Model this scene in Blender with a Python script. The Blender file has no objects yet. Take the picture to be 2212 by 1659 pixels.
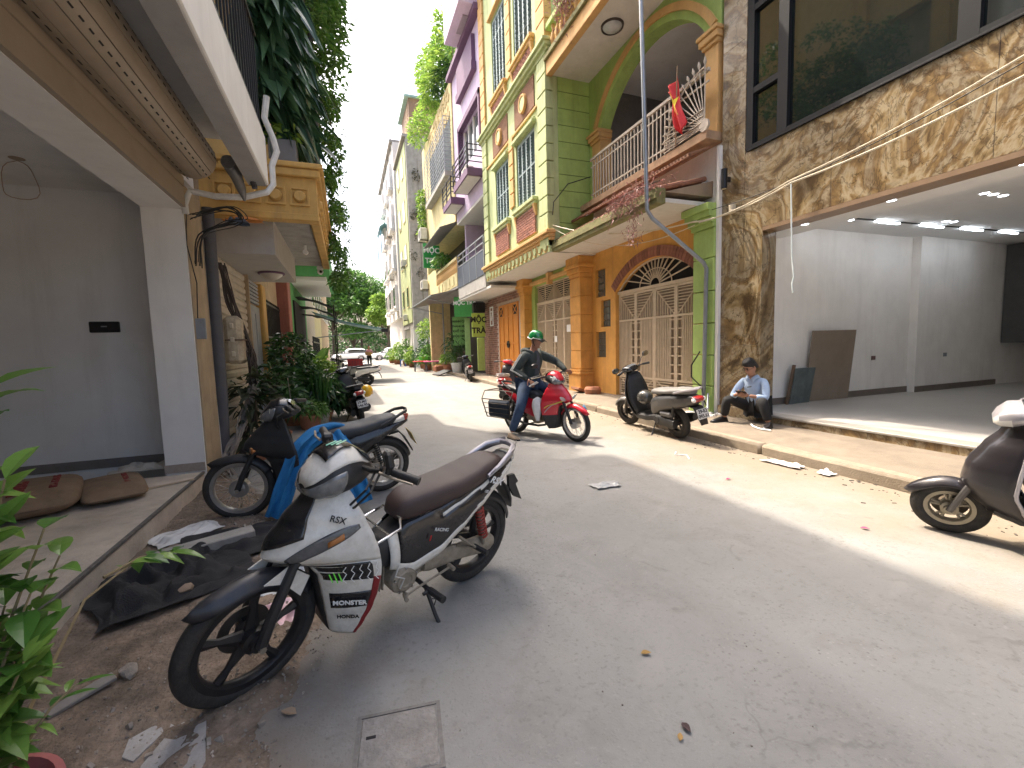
import bpy, bmesh, math, random
from math import sin, cos, pi, radians, sqrt, atan2
from mathutils import Vector, Matrix, noise as mnoise
random.seed(7)
scene = bpy.context.scene
C = bpy.data.collections.new('street'); scene.collection.children.link(C)

# ------------------------------------------------------------------ camera
YAW, PITCH, ROLL, CAM_H = radians(20.4), radians(5.0), radians(1.6), 1.45
fh = Vector((sin(YAW), cos(YAW), 0)); rh = Vector((cos(YAW), -sin(YAW), 0)); UP = Vector((0, 0, 1))
fw = fh*cos(PITCH) - UP*sin(PITCH); u0 = fh*sin(PITCH) + UP*cos(PITCH)
rt = rh*cos(ROLL) - u0*sin(ROLL); uu = u0*cos(ROLL) + rh*sin(ROLL)
cd = bpy.data.cameras.new('camera'); cam = bpy.data.objects.new('camera', cd); scene.collection.objects.link(cam)
cd.sensor_width = 36; cd.lens = 36*950/2212; cd.clip_start = 0.05; cd.clip_end = 2000
cam.matrix_world = Matrix(((rt.x, uu.x, -fw.x, 0), (rt.y, uu.y, -fw.y, 0), (rt.z, uu.z, -fw.z, CAM_H), (0, 0, 0, 1)))
scene.camera = cam

# ------------------------------------------------------------------ daylight
SUN = Vector((-0.27, 0.5, 1.0)).normalized()
w = bpy.data.worlds.new('World'); scene.world = w; w.use_nodes = True
nt = w.node_tree; nt.nodes.clear()
sky = nt.nodes.new('ShaderNodeTexSky'); sky.sky_type = 'NISHITA'; sky.sun_disc = False
sky.sun_elevation = math.asin(SUN.z); sky.sun_rotation = atan2(SUN.x, SUN.y)
sky.air_density = 1.0; sky.dust_density = 8.0; sky.ozone_density = 1.0
bg = nt.nodes.new('ShaderNodeBackground'); bg.inputs['Strength'].default_value = 0.15
wo = nt.nodes.new('ShaderNodeOutputWorld')
nt.links.new(sky.outputs[0], bg.inputs[0]); nt.links.new(bg.outputs[0], wo.inputs[0])
sl = bpy.data.lights.new('sun', 'SUN'); sl.energy = 2.0; sl.angle = radians(0.8); sl.color = (1.0, 0.89, 0.74)
so = bpy.data.objects.new('sun', sl); scene.collection.objects.link(so)
so.rotation_euler = (-SUN).to_track_quat('-Z', 'Y').to_euler()
vs = scene.view_settings; vs.view_transform = 'Standard'; vs.look = 'None'; vs.gamma = 1.0; vs.exposure = 1.95
vs.use_curve_mapping = False
scene.cycles.max_bounces = 8; scene.cycles.diffuse_bounces = 5

# ------------------------------------------------------------------ materials
def L(r, g, b):
    f = lambda c: (c/12.92 if c <= .04045 else ((c+.055)/1.055)**2.4)
    return tuple(f(c/255) for c in (r, g, b))
MATS = {}
def nd(t, kind, **kw):
    n = t.nodes.new(kind)
    for k, v in kw.items(): setattr(n, k, v)
    return n
def mat(name, col, rough=.6, metal=0, var=.12, scale=6, bump=0, bscale=60, coat=0, streak=0, streakcol=(.05, .045, .04), dirt=0, dirtcol=(.16, .12, .08), objrand=0, spec=.5, emit=None, estr=0, coord='Object'):
    if name in MATS: return MATS[name]
    m = bpy.data.materials.new(name); MATS[name] = m; m.use_nodes = True
    t = m.node_tree; b = t.nodes['Principled BSDF']; lk = t.links.new
    b.inputs['Roughness'].default_value = rough; b.inputs['Metallic'].default_value = metal
    b.inputs['Coat Weight'].default_value = coat; b.inputs['Coat Roughness'].default_value = .06
    b.inputs['Specular IOR Level'].default_value = spec
    tc = nd(t, 'ShaderNodeTexCoord'); src = tc.outputs[coord]
    n1 = nd(t, 'ShaderNodeTexNoise'); n1.inputs['Scale'].default_value = scale; n1.inputs['Detail'].default_value = 6; n1.inputs['Roughness'].default_value = .65
    lk(src, n1.inputs['Vector'])
    mr = nd(t, 'ShaderNodeMapRange'); mr.inputs[1].default_value = .3; mr.inputs[2].default_value = .7
    mr.inputs[3].default_value = 1-var; mr.inputs[4].default_value = 1+var
    lk(n1.outputs[0], mr.inputs[0])
    mx = nd(t, 'ShaderNodeMix', data_type='RGBA', blend_type='MULTIPLY'); mx.inputs[0].default_value = 1
    mx.inputs[6].default_value = (*col, 1); lk(mr.outputs[0], mx.inputs[7])
    out = mx.outputs[2]
    if objrand:
        oi = nd(t, 'ShaderNodeObjectInfo'); m2 = nd(t, 'ShaderNodeMapRange'); m2.inputs[3].default_value = 1-objrand; m2.inputs[4].default_value = 1+objrand
        lk(oi.outputs['Random'], m2.inputs[0]); x2 = nd(t, 'ShaderNodeMix', data_type='RGBA', blend_type='MULTIPLY'); x2.inputs[0].default_value = 1
        lk(out, x2.inputs[6]); lk(m2.outputs[0], x2.inputs[7]); out = x2.outputs[2]
    if streak:
        mp = nd(t, 'ShaderNodeMapping'); mp.inputs['Scale'].default_value = (3.2, 3.2, .35); lk(src, mp.inputs[0])
        n2 = nd(t, 'ShaderNodeTexNoise'); n2.inputs['Scale'].default_value = 1.6; n2.inputs['Detail'].default_value = 8; n2.inputs['Roughness'].default_value = .7
        lk(mp.outputs[0], n2.inputs['Vector'])
        r2 = nd(t, 'ShaderNodeMapRange'); r2.inputs[1].default_value = .5; r2.inputs[2].default_value = .78; r2.inputs[3].default_value = 0; r2.inputs[4].default_value = streak
        lk(n2.outputs[0], r2.inputs[0]); x3 = nd(t, 'ShaderNodeMix', data_type='RGBA'); lk(r2.outputs[0], x3.inputs[0]); lk(out, x3.inputs[6]); x3.inputs[7].default_value = (*streakcol, 1); out = x3.outputs[2]
    if dirt:
        n4 = nd(t, 'ShaderNodeTexNoise'); n4.inputs['Scale'].default_value = scale*2.3; n4.inputs['Detail'].default_value = 9; n4.inputs['Roughness'].default_value = .75
        lk(src, n4.inputs['Vector'])
        r4 = nd(t, 'ShaderNodeMapRange'); r4.inputs[1].default_value = .45; r4.inputs[2].default_value = .75; r4.inputs[3].default_value = 0; r4.inputs[4].default_value = dirt
        lk(n4.outputs[0], r4.inputs[0]); x4 = nd(t, 'ShaderNodeMix', data_type='RGBA'); lk(r4.outputs[0], x4.inputs[0]); lk(out, x4.inputs[6]); x4.inputs[7].default_value = (*dirtcol, 1); out = x4.outputs[2]
        rr = nd(t, 'ShaderNodeMapRange'); rr.inputs[3].default_value = rough; rr.inputs[4].default_value = min(1, rough+.5); lk(r4.outputs[0], rr.inputs[0]); lk(rr.outputs[0], b.inputs['Roughness'])
    lk(out, b.inputs['Base Color'])
    if bump:
        n3 = nd(t, 'ShaderNodeTexNoise'); n3.inputs['Scale'].default_value = bscale; n3.inputs['Detail'].default_value = 5; lk(src, n3.inputs['Vector'])
        bp = nd(t, 'ShaderNodeBump'); bp.inputs['Strength'].default_value = bump; bp.inputs['Distance'].default_value = .02
        lk(n3.outputs[0], bp.inputs['Height']); lk(bp.outputs[0], b.inputs['Normal'])
    if emit:
        b.inputs['Emission Color'].default_value = (*emit, 1); b.inputs['Emission Strength'].default_value = estr
    return m
def leafmat(name, c1, c2, rough=.45, transl=.35):
    if name in MATS: return MATS[name]
    m = bpy.data.materials.new(name); MATS[name] = m; m.use_nodes = True; t = m.node_tree; lk = t.links.new
    b = t.nodes['Principled BSDF']; o = t.nodes['Material Output']
    g = nd(t, 'ShaderNodeNewGeometry'); cr = nd(t, 'ShaderNodeMix', data_type='RGBA'); cr.inputs[6].default_value = (*c1, 1); cr.inputs[7].default_value = (*c2, 1)
    lk(g.outputs['Random Per Island'], cr.inputs[0]); lk(cr.outputs[2], b.inputs['Base Color']); b.inputs['Roughness'].default_value = rough
    tr = nd(t, 'ShaderNodeBsdfTranslucent'); lk(cr.outputs[2], tr.inputs[0]); ms = nd(t, 'ShaderNodeMixShader'); ms.inputs[0].default_value = transl
    lk(b.outputs[0], ms.inputs[1]); lk(tr.outputs[0], ms.inputs[2]); lk(ms.outputs[0], o.inputs[0])
    return m
def glassmat(name, col, rough=.05, alpha=1.0):
    if name in MATS: return MATS[name]
    m = bpy.data.materials.new(name); MATS[name] = m; m.use_nodes = True; b = m.node_tree.nodes['Principled BSDF']
    b.inputs['Base Color'].default_value = (*col, 1); b.inputs['Roughness'].default_value = rough; b.inputs['Alpha'].default_value = alpha
    b.inputs['Specular IOR Level'].default_value = .8; b.inputs['Coat Weight'].default_value = .5
    return m

# ------------------------------------------------------------------ mesh builder
class MB:
    def __init__(s): s.v = []; s.f = []
    def add(s, vs, fs):
        o = len(s.v); s.v += [tuple(p) for p in vs]; s.f += [tuple(i+o for i in f) for f in fs]; return s
    def box(s, c, d, rot=None, b=0):
        x, y, z = d[0]/2, d[1]/2, d[2]/2
        if b <= 0:
            vs = [(sx*x, sy*y, sz*z) for sz in (-1, 1) for sy in (-1, 1) for sx in (-1, 1)]
            fs = [(0, 2, 3, 1), (4, 5, 7, 6), (0, 1, 5, 4), (2, 6, 7, 3), (0, 4, 6, 2), (1, 3, 7, 5)]
        else:
            b = min(b, x*.9, y*.9, z*.9); bm = bmesh.new(); bmesh.ops.create_cube(bm, size=1)
            for v in bm.verts: v.co = Vector((v.co.x*d[0], v.co.y*d[1], v.co.z*d[2]))
            bmesh.ops.bevel(bm, geom=list(bm.edges), offset=b, segments=1, affect='EDGES'); bm.verts.index_update()
            vs = [v.co.copy() for v in bm.verts]; fs = [[v.index for v in f.verts] for f in bm.faces]; bm.free()
        R = rot if rot is not None else Matrix.Identity(3)
        c = Vector(c); return s.add([R @ Vector(p) + c for p in vs], fs)
    def b2(s, x0, x1, y0, y1, z0, z1, b=0): return s.box(((x0+x1)/2, (y0+y1)/2, (z0+z1)/2), (abs(x1-x0), abs(y1-y0), abs(z1-z0)), b=b)
    def tube(s, pts, r, seg=8, closed=False, cap=True):
        pts = [Vector(p) for p in pts]; n = len(pts); rs = r if isinstance(r, (list, tuple)) else [r]*n; rings = []
        prev = None
        for i, p in enumerate(pts):
            if closed: d = pts[(i+1) % n]-pts[i-1]
            else: d = pts[min(i+1, n-1)]-pts[max(i-1, 0)]
            d = d.normalized() if d.length > 1e-9 else Vector((0, 0, 1))
            if prev is None: a = d.orthogonal().normalized()
            else: a = (prev-d*prev.dot(d)); a = a.normalized() if a.length > 1e-6 else d.orthogonal().normalized()
            prev = a; bb = d.cross(a)
            rings.append([p+(a*cos(2*pi*k/seg)+bb*sin(2*pi*k/seg))*rs[i] for k in range(seg)])
        return s.loft(rings, cap=cap and not closed, loop=closed)
    def loft(s, rings, cap=True, loop=False, ringclosed=True):
        n = len(rings[0]); o = len(s.v); m = len(rings)
        for r in rings: s.v += [tuple(p) for p in r]
        for i in range(m if loop else m-1):
            i2 = (i+1) % m
            for k in range(n if ringclosed else n-1):
                k2 = (k+1) % n; s.f.append((o+i*n+k, o+i*n+k2, o+i2*n+k2, o+i2*n+k))
        if cap and not loop:
            s.f.append(tuple(o+k for k in reversed(range(n)))); s.f.append(tuple(o+(m-1)*n+k for k in range(n)))
        return s
    def lathe(s, prof, c=(0, 0, 0), axis='z', seg=24, loop=False):
        c = Vector(c); rings = []
        for k in range(seg):
            a = 2*pi*k/seg; ring = []
            for r, h in prof:
                if axis == 'z': p = Vector((r*cos(a), r*sin(a), h))
                elif axis == 'y': p = Vector((r*cos(a), h, r*sin(a)))
                else: p = Vector((h, r*cos(a), r*sin(a)))
                ring.append(c+p)
            rings.append(ring)
        return s.loft(rings, cap=False, loop=True, ringclosed=loop)
    def prism(s, poly, a, b, axis='y'):
        n = len(poly)
        def P(u, v, h):
            return {'y': (u, h, v), 'x': (h, u, v), 'z': (u, v, h)}[axis]
        vs = [P(u, v, a) for u, v in poly]+[P(u, v, b) for u, v in poly]
        fs = [tuple(range(n)), tuple(reversed(range(n, 2*n)))]+[(i, i+n, (i+1) % n+n, (i+1) % n) for i in range(n)]
        return s.add(vs, fs)
    def sphere(s, c, r, seg=14, rings=9, rot=None):
        c = Vector(c); r = r if isinstance(r, (tuple, list)) else (r, r, r); R = rot if rot is not None else Matrix.Identity(3); rr = []
        for i in range(rings+1):
            a = -pi/2+pi*i/rings; k = max(cos(a), 1e-3)
            rr.append([c+R @ Vector((r[0]*k*cos(2*pi*j/seg), r[1]*k*sin(2*pi*j/seg), r[2]*sin(a))) for j in range(seg)])
        return s.loft(rr)
    def data(s, name, mats, smooth=35, clean=True):
        me = bpy.data.meshes.new(name); me.from_pydata([tuple(p) for p in s.v], [], s.f); 
        if clean:
            bm = bmesh.new(); bm.from_mesh(me); bmesh.ops.recalc_face_normals(bm, faces=bm.faces); bm.to_mesh(me); bm.free()
        for m in (mats if isinstance(mats, (list, tuple)) else [mats]): me.materials.append(m)
        if smooth:
            for p in me.polygons: p.use_smooth = True
            me.set_sharp_from_angle(angle=radians(smooth))
        me.update(); return me
    def build(s, name, m, parent=None, smooth=35, solid=0, sub=0, clean=True):
        o = link(name, s.data(name, m, smooth, clean), parent)
        if solid: md = o.modifiers.new('solidify', 'SOLIDIFY'); md.thickness = solid; md.offset = -1
        if sub: md = o.modifiers.new('subdivision', 'SUBSURF'); md.levels = sub; md.render_levels = sub
        return o
def link(name, data, parent=None):
    o = bpy.data.objects.new(name, data); C.objects.link(o)
    if parent is not None: o.parent = parent
    return o
def tag(o, label, cat, group=None):
    o['label'] = label; o['category'] = cat
    if group: o['group'] = group
    return o
def thing(name, label, cat, loc=(0, 0, 0), rot=(0, 0, 0), group=None):
    o = link(name, None); o.location = loc; o.rotation_euler = rot; o.empty_display_size = .1
    return tag(o, label, cat, group)
def struct(o): o['kind'] = 'structure'; return o
def stuff(o): o['kind'] = 'stuff'; return o
def inst(name, data, parent, loc=(0, 0, 0), rot=(0, 0, 0), scale=(1, 1, 1)):
    o = link(name, data, parent); o.location = loc; o.rotation_euler = rot; o.scale = scale; return o
def copy_tree(o, parent=None):
    c = o.copy(); C.objects.link(c); c.parent = parent
    for ch in [x for x in C.objects if x.parent == o]: copy_tree(ch, c)
    return c
def wallgrid(axis, a0, a1, ur, zr, holes):
    """wall slab normal to axis ('x' or 'y') between a0..a1, spanning ur and zr, minus rectangular holes (u0,u1,z0,z1)"""
    us = sorted({ur[0], ur[1], *[min(max(h[i], ur[0]), ur[1]) for h in holes for i in (0, 1)]})
    zs = sorted({zr[0], zr[1], *[min(max(h[i], zr[0]), zr[1]) for h in holes for i in (2, 3)]})
    full = {}
    for i in range(len(us)-1):
        for j in range(len(zs)-1):
            uc, zc = (us[i]+us[i+1])/2, (zs[j]+zs[j+1])/2
            full[i, j] = not any(h[0] < uc < h[1] and h[2] < zc < h[3] for h in holes)
    mb = MB(); P = (lambda a, u, z: (a, u, z)) if axis == 'x' else (lambda a, u, z: (u, a, z))
    for (i, j), f in full.items():
        if not f: continue
        u, U, z, Z = us[i], us[i+1], zs[j], zs[j+1]
        for a in (a0, a1): mb.add([P(a, u, z), P(a, U, z), P(a, U, Z), P(a, u, Z)], [(0, 1, 2, 3)])
        if not full.get((i-1, j)): mb.add([P(a0, u, z), P(a1, u, z), P(a1, u, Z), P(a0, u, Z)], [(0, 1, 2, 3)])
        if not full.get((i+1, j)): mb.add([P(a0, U, z), P(a1, U, z), P(a1, U, Z), P(a0, U, Z)], [(0, 1, 2, 3)])
        if not full.get((i, j-1)): mb.add([P(a0, u, z), P(a1, u, z), P(a1, U, z), P(a0, U, z)], [(0, 1, 2, 3)])
        if not full.get((i, j+1)): mb.add([P(a0, u, Z), P(a1, u, Z), P(a1, U, Z), P(a0, U, Z)], [(0, 1, 2, 3)])
    bm = bmesh.new(); me = bpy.data.meshes.new('t'); me.from_pydata(mb.v, [], mb.f); bm.from_mesh(me); bmesh.ops.remove_doubles(bm, verts=bm.verts, dist=1e-5)
    bm.verts.index_update(); out = MB(); out.v = [tuple(v.co) for v in bm.verts]; out.f = [tuple(v.index for v in f.verts) for f in bm.faces]; bm.free(); bpy.data.meshes.remove(me)
    return out
def text(name, s, size, m, parent, loc, rot, depth=.002, align='CENTER', shear=0, spacing=1.0, bold=0):
    cu = bpy.data.curves.new(name, 'FONT'); cu.body = s; cu.size = size; cu.extrude = depth; cu.align_x = align; cu.align_y = 'CENTER'; cu.shear = shear; cu.space_character = spacing; cu.offset = bold; cu.resolution_u = 3
    o = bpy.data.objects.new(name, cu); C.objects.link(o); dg = bpy.context.evaluated_depsgraph_get()
    me = bpy.data.meshes.new_from_object(o.evaluated_get(dg)); bpy.data.objects.remove(o); me.materials.clear(); me.materials.append(m)
    q = link(name, me, parent); q.location = loc; q.rotation_euler = rot; return q
R90 = pi/2
FACE_NEG_X = (R90, 0, -R90)     # text readable for someone looking towards +x
FACE_NEG_Y = (R90, 0, 0)        # text readable for someone looking towards +y
def rotz(a): return Matrix.Rotation(a, 3, 'Z')
def E3(x, y, z): return (Matrix.Rotation(z, 3, 'Z') @ Matrix.Rotation(y, 3, 'Y') @ Matrix.Rotation(x, 3, 'X'))
def rng(a, b): return random.uniform(a, b)

# leaf meshes -----------------------------------------------------------
def leaf(mb, p, d, up, ln, wd, fold=.25, droop=.2, seg=2):
    """one pointed leaf from base p along d; seg cross rows"""
    d = Vector(d).normalized(); up = Vector(up); s = d.cross(up)
    s = s.normalized() if s.length > 1e-5 else d.orthogonal().normalized(); n = s.cross(d).normalized(); p = Vector(p)
    vs = [p]; fs = []; 
    for i in range(1, seg+1):
        t = i/(seg+1); wv = wd*sin(pi*min(1, t**.8))*.5
        c = p+d*ln*t-Vector((0, 0, 1))*droop*ln*t*t
        vs += [c-s*wv+n*wv*fold, c, c+s*wv+n*wv*fold]
    vs.append(p+d*ln-Vector((0, 0, 1))*droop*ln)
    fs += [(0, 2, 1), (0, 3, 2)]
    for i in range(seg-1):
        a = 1+3*i; fs += [(a, a+1, a+4, a+3), (a+1, a+2, a+5, a+4)]
    a = 1+3*(seg-1); k = len(vs)-1; fs += [(a, a+1, k), (a+1, a+2, k)]
    mb.add(vs, fs)
def rdir(zmin=-1, zmax=1):
    z = rng(zmin, zmax); a = rng(0, 2*pi); k = sqrt(max(0, 1-z*z)); return Vector((k*cos(a), k*sin(a), z))
def clump(mb, c, r, n, ln, wd, droop=.2, zmin=-.5, zmax=1, shell=.55, seg=1):
    c = Vector(c); r = r if isinstance(r, (tuple, list)) else (r, r, r)
    for _ in range(n):
        d = rdir(zmin, zmax); k = shell+(1-shell)*random.random()
        p = c+Vector((d.x*r[0], d.y*r[1], d.z*r[2]))*k
        q = (d*.6+rdir(-.6, .6)); leaf(mb, p, q, rdir(.2, 1), ln*rng(.7, 1.25), wd*rng(.75, 1.2), droop=droop*rng(.3, 1.6), seg=seg)
# ------------------------------------------------------------------ special materials
def road_material():
    m = bpy.data.materials.new('worn_concrete_road'); m.use_nodes = True; t = m.node_tree; lk = t.links.new; b = t.nodes['Principled BSDF']
    tc = nd(t, 'ShaderNodeTexCoord'); P = tc.outputs['Object']
    def noise(sc, det=6, ro=.6, vec=P, dist=0):
        n = nd(t, 'ShaderNodeTexNoise'); n.inputs['Scale'].default_value = sc; n.inputs['Detail'].default_value = det; n.inputs['Roughness'].default_value = ro; n.inputs['Distortion'].default_value = dist; lk(vec, n.inputs['Vector']); return n.outputs[0]
    def rmp(v, a, b_, c, d):
        r = nd(t, 'ShaderNodeMapRange'); r.inputs[1].default_value = a; r.inputs[2].default_value = b_; r.inputs[3].default_value = c; r.inputs[4].default_value = d; lk(v, r.inputs[0]); return r.outputs[0]
    def mix(f, a, b_, mode='MIX'):
        x = nd(t, 'ShaderNodeMix', data_type='RGBA', blend_type=mode)
        if isinstance(f, float): x.inputs[0].default_value = f
        else: lk(f, x.inputs[0])
        for i, v in ((6, a), (7, b_)):
            if isinstance(v, tuple): x.inputs[i].default_value = (*v, 1)
            else: lk(v, x.inputs[i])
        return x.outputs[2]
    def math_(op, a, b_):
        x = nd(t, 'ShaderNodeMath', operation=op)
        for i, v in ((0, a), (1, b_)):
            if isinstance(v, (int, float)): x.inputs[i].default_value = v
            else: lk(v, x.inputs[i])
        return x.outputs[0]
    col = mix(rmp(noise(.55, 5, .6), .35, .65, 0, 1), (.245, .245, .234), (.31, .305, .292))
    col = mix(rmp(noise(2.2, 8, .7, dist=.6), .5, .72, 0, .55), col, (.185, .178, .166))
    col = mix(rmp(noise(9, 6, .7), .55, .75, 0, .35), col, (.32, .31, .295))
    # exposed aggregate
    v1 = nd(t, 'ShaderNodeTexVoronoi', feature='F1'); v1.inputs['Scale'].default_value = 48; lk(P, v1.inputs['Vector'])
    sep = nd(t, 'ShaderNodeSeparateColor'); lk(v1.outputs['Color'], sep.inputs[0])
    dot = rmp(v1.outputs['Distance'], .22, .34, 1, 0)
    wear = rmp(noise(1.1, 6, .65), .45, .66, 0, 1)
    dark = math_('MULTIPLY', math_('MULTIPLY', dot, rmp(sep.outputs[0], .66, .74, 0, .6)), wear)
    lite = math_('MULTIPLY', dot, rmp(sep.outputs[1], .82, .86, 0, .6))
    col = mix(dark, col, (.12, .115, .11)); col = mix(math_('MULTIPLY', lite, wear), col, (.38, .37, .35))
    # broad worn lanes and repaired patches
    mp2 = nd(t, 'ShaderNodeMapping'); mp2.inputs['Scale'].default_value = (1.0, .22, 1); lk(P, mp2.inputs[0])
    col = mix(rmp(noise(1.0, 5, .6, vec=mp2.outputs[0], dist=.8), .48, .70, 0, .42), col, (.165, .16, .15))
    col = mix(rmp(noise(.38, 4, .55, dist=1.0), .50, .62, 0, .35), col, (.33, .325, .305))
    # hairline cracks
    wv = nd(t, 'ShaderNodeTexNoise'); wv.inputs['Scale'].default_value = 1.6; wv.inputs['Detail'].default_value = 5; lk(P, wv.inputs['Vector'])
    av = nd(t, 'ShaderNodeVectorMath', operation='MULTIPLY_ADD'); lk(wv.outputs['Color'], av.inputs[0]); av.inputs[1].default_value = (.9, .9, .9); lk(P, av.inputs[2])
    vc = nd(t, 'ShaderNodeTexVoronoi', feature='DISTANCE_TO_EDGE'); vc.inputs['Scale'].default_value = .55; lk(av.outputs[0], vc.inputs['Vector'])
    crk = math_('MULTIPLY', rmp(vc.outputs['Distance'], .0015, .006, 1, 0), rmp(noise(.7, 3, .5), .54, .62, 0, .28)); col = mix(crk, col, (.07, .066, .06))
    col = mix(math_('MULTIPLY', rmp(noise(34, 4, .6), .56, .64, 0, .5), rmp(noise(1.4, 5, .6), .40, .62, .15, 1)), col, (.155, .15, .14))
    col = mix(math_('MULTIPLY', rmp(noise(41, 4, .6), .60, .66, 0, .4), rmp(noise(1.9, 5, .6), .42, .62, .1, 1)), col, (.37, .36, .34))
    # fine grain
    col = mix(rmp(noise(260, 2, .5), .35, .65, .0, .22), col, (.18, .175, .165))
    # dry blots
    col = mix(rmp(noise(3.1, 4, .55, dist=1.6), .64, .74, 0, .5), col, (.145, .138, .128))
    col = mix(rmp(noise(.8, 7, .6, dist=2.5), .58, .66, 0, .4), col, (.31, .30, .28))
    # fine sand gathers along the right kerb
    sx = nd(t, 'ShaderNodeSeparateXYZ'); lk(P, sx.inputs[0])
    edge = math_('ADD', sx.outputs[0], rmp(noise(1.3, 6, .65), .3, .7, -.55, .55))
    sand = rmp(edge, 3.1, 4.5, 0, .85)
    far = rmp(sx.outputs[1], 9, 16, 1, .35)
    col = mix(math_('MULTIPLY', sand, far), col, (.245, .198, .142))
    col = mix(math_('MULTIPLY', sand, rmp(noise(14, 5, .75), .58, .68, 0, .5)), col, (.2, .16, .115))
    # earth trodden out of the dug strip on the left
    edl = math_('ADD', sx.outputs[0], rmp(noise(2.1, 6, .65), .3, .7, -.35, .35))
    soil = math_('MULTIPLY', rmp(edl, -.55, .2, .85, 0), rmp(sx.outputs[1], 4.2, 5.8, 1, .25))
    col = mix(soil, col, (.19, .155, .125))
    lk(col, b.inputs['Base Color']); b.inputs['Roughness'].default_value = .93; b.inputs['Specular IOR Level'].default_value = .25
    h = math_('ADD', math_('MULTIPLY', noise(110, 3, .6), .5), math_('MULTIPLY', dot, .35)); h = math_('ADD', h, math_('MULTIPLY', noise(14, 6, .7), 1.0))
    bp = nd(t, 'ShaderNodeBump'); bp.inputs['Strength'].default_value = .35; bp.inputs['Distance'].default_value = .012; lk(h, bp.inputs['Height']); lk(bp.outputs[0], b.inputs['Normal'])
    return m
def marble_material(name='veined_brown_marble', gold=1.0):
    m = bpy.data.materials.new(name); m.use_nodes = True; t = m.node_tree; lk = t.links.new; b = t.nodes['Principled BSDF']
    tc = nd(t, 'ShaderNodeTexCoord'); mp = nd(t, 'ShaderNodeMapping'); mp.inputs['Rotation'].default_value = (radians(35), 0, 0); mp.inputs['Scale'].default_value = (1, 1.0, .85); lk(tc.outputs['Object'], mp.inputs[0])
    def noise(sc, det, ro, dist=0):
        n = nd(t, 'ShaderNodeTexNoise'); n.inputs['Scale'].default_value = sc; n.inputs['Detail'].default_value = det; n.inputs['Roughness'].default_value = ro; n.inputs['Distortion'].default_value = dist; lk(mp.outputs[0], n.inputs['Vector']); return n
    n1 = noise(.62, 6, .58, 3.2); cr = nd(t, 'ShaderNodeValToRGB'); e = cr.color_ramp.elements
    e[0].position = .28; e[0].color = (.045, .028, .014, 1); e[1].position = .76; e[1].color = (.10, .075, .05, 1)
    for q_, c in ((.36, (.12, .075, .035, 1)), (.41, (.33, .24, .12, 1)), (.46, (.46, .39, .27, 1)), (.50, (.30, .20, .09, 1)), (.54, (.17, .11, .055, 1)), (.59, (.40, .34, .24, 1)), (.64, (.30, .22, .12, 1)), (.70, (.14, .095, .05, 1))):
        q = e.new(q_); q.color = c
    lk(n1.outputs[0], cr.inputs[0])
    n2 = noise(1.5, 6, .58, 3.0); a = nd(t, 'ShaderNodeMath', operation='SUBTRACT'); lk(n2.outputs[0], a.inputs[0]); a.inputs[1].default_value = .5
    a2 = nd(t, 'ShaderNodeMath', operation='ABSOLUTE'); lk(a.outputs[0], a2.inputs[0])
    r = nd(t, 'ShaderNodeMapRange'); r.inputs[1].default_value = 0; r.inputs[2].default_value = .022; r.inputs[3].default_value = .8; r.inputs[4].default_value = 0; lk(a2.outputs[0], r.inputs[0])
    x = nd(t, 'ShaderNodeMix', data_type='RGBA'); lk(r.outputs[0], x.inputs[0]); lk(cr.outputs[0], x.inputs[6]); x.inputs[7].default_value = (.06, .036, .016, 1)
    n3 = noise(1.9, 7, .62, 2.2); r3 = nd(t, 'ShaderNodeMapRange'); r3.inputs[1].default_value = .52; r3.inputs[2].default_value = .7; r3.inputs[3].default_value = 0; r3.inputs[4].default_value = .45; lk(n3.outputs[0], r3.inputs[0])
    x2 = nd(t, 'ShaderNodeMix', data_type='RGBA'); lk(r3.outputs[0], x2.inputs[0]); lk(x.outputs[2], x2.inputs[6]); x2.inputs[7].default_value = (.38, .315, .215, 1)
    n5 = noise(6.5, 8, .7, 1.2); r5 = nd(t, 'ShaderNodeMapRange'); r5.inputs[1].default_value = .48; r5.inputs[2].default_value = .66; r5.inputs[3].default_value = 0; r5.inputs[4].default_value = .45; lk(n5.outputs[0], r5.inputs[0])
    x5 = nd(t, 'ShaderNodeMix', data_type='RGBA'); lk(r5.outputs[0], x5.inputs[0]); lk(x2.outputs[2], x5.inputs[6]); x5.inputs[7].default_value = (.10, .066, .034, 1)
    x6 = nd(t, 'ShaderNodeMix', data_type='RGBA', blend_type='MULTIPLY'); x6.inputs[0].default_value = 1; lk(x5.outputs[2], x6.inputs[6]); x6.inputs[7].default_value = (.80, .78, .74, 1)
    lk(x6.outputs[2], b.inputs['Base Color']); b.inputs['Roughness'].default_value = .28
    bp = nd(t, 'ShaderNodeBump'); bp.inputs['Strength'].default_value = .12; bp.inputs['Distance'].default_value = .01; lk(n2.outputs[0], bp.inputs['Height']); lk(bp.outputs[0], b.inputs['Normal'])
    return m
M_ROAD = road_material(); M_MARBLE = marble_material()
M_DIRT = mat('trodden_earth', (.215, .165, .125), .95, var=.45, scale=7, bump=1.0, bscale=45, dirt=.75, dirtcol=(.10, .075, .055))
M_CONC = mat('grey_concrete', (.33, .315, .29), .9, var=.2, scale=4, bump=.3, bscale=50, streak=.5, streakcol=(.14, .13, .115))
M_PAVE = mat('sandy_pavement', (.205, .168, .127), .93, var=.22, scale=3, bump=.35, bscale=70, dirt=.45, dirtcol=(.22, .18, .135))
M_KERB = mat('kerb_stone', (.27, .222, .165), .9, var=.2, scale=5, bump=.4, bscale=60, dirt=.5, dirtcol=(.2, .155, .105), objrand=.06)
M_GWALL = mat('grey_putty_wall', (.70, .695, .69), .85, var=.06, scale=1.6, bump=.08, bscale=200, streak=.4, streakcol=(.45, .42, .40))
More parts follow.
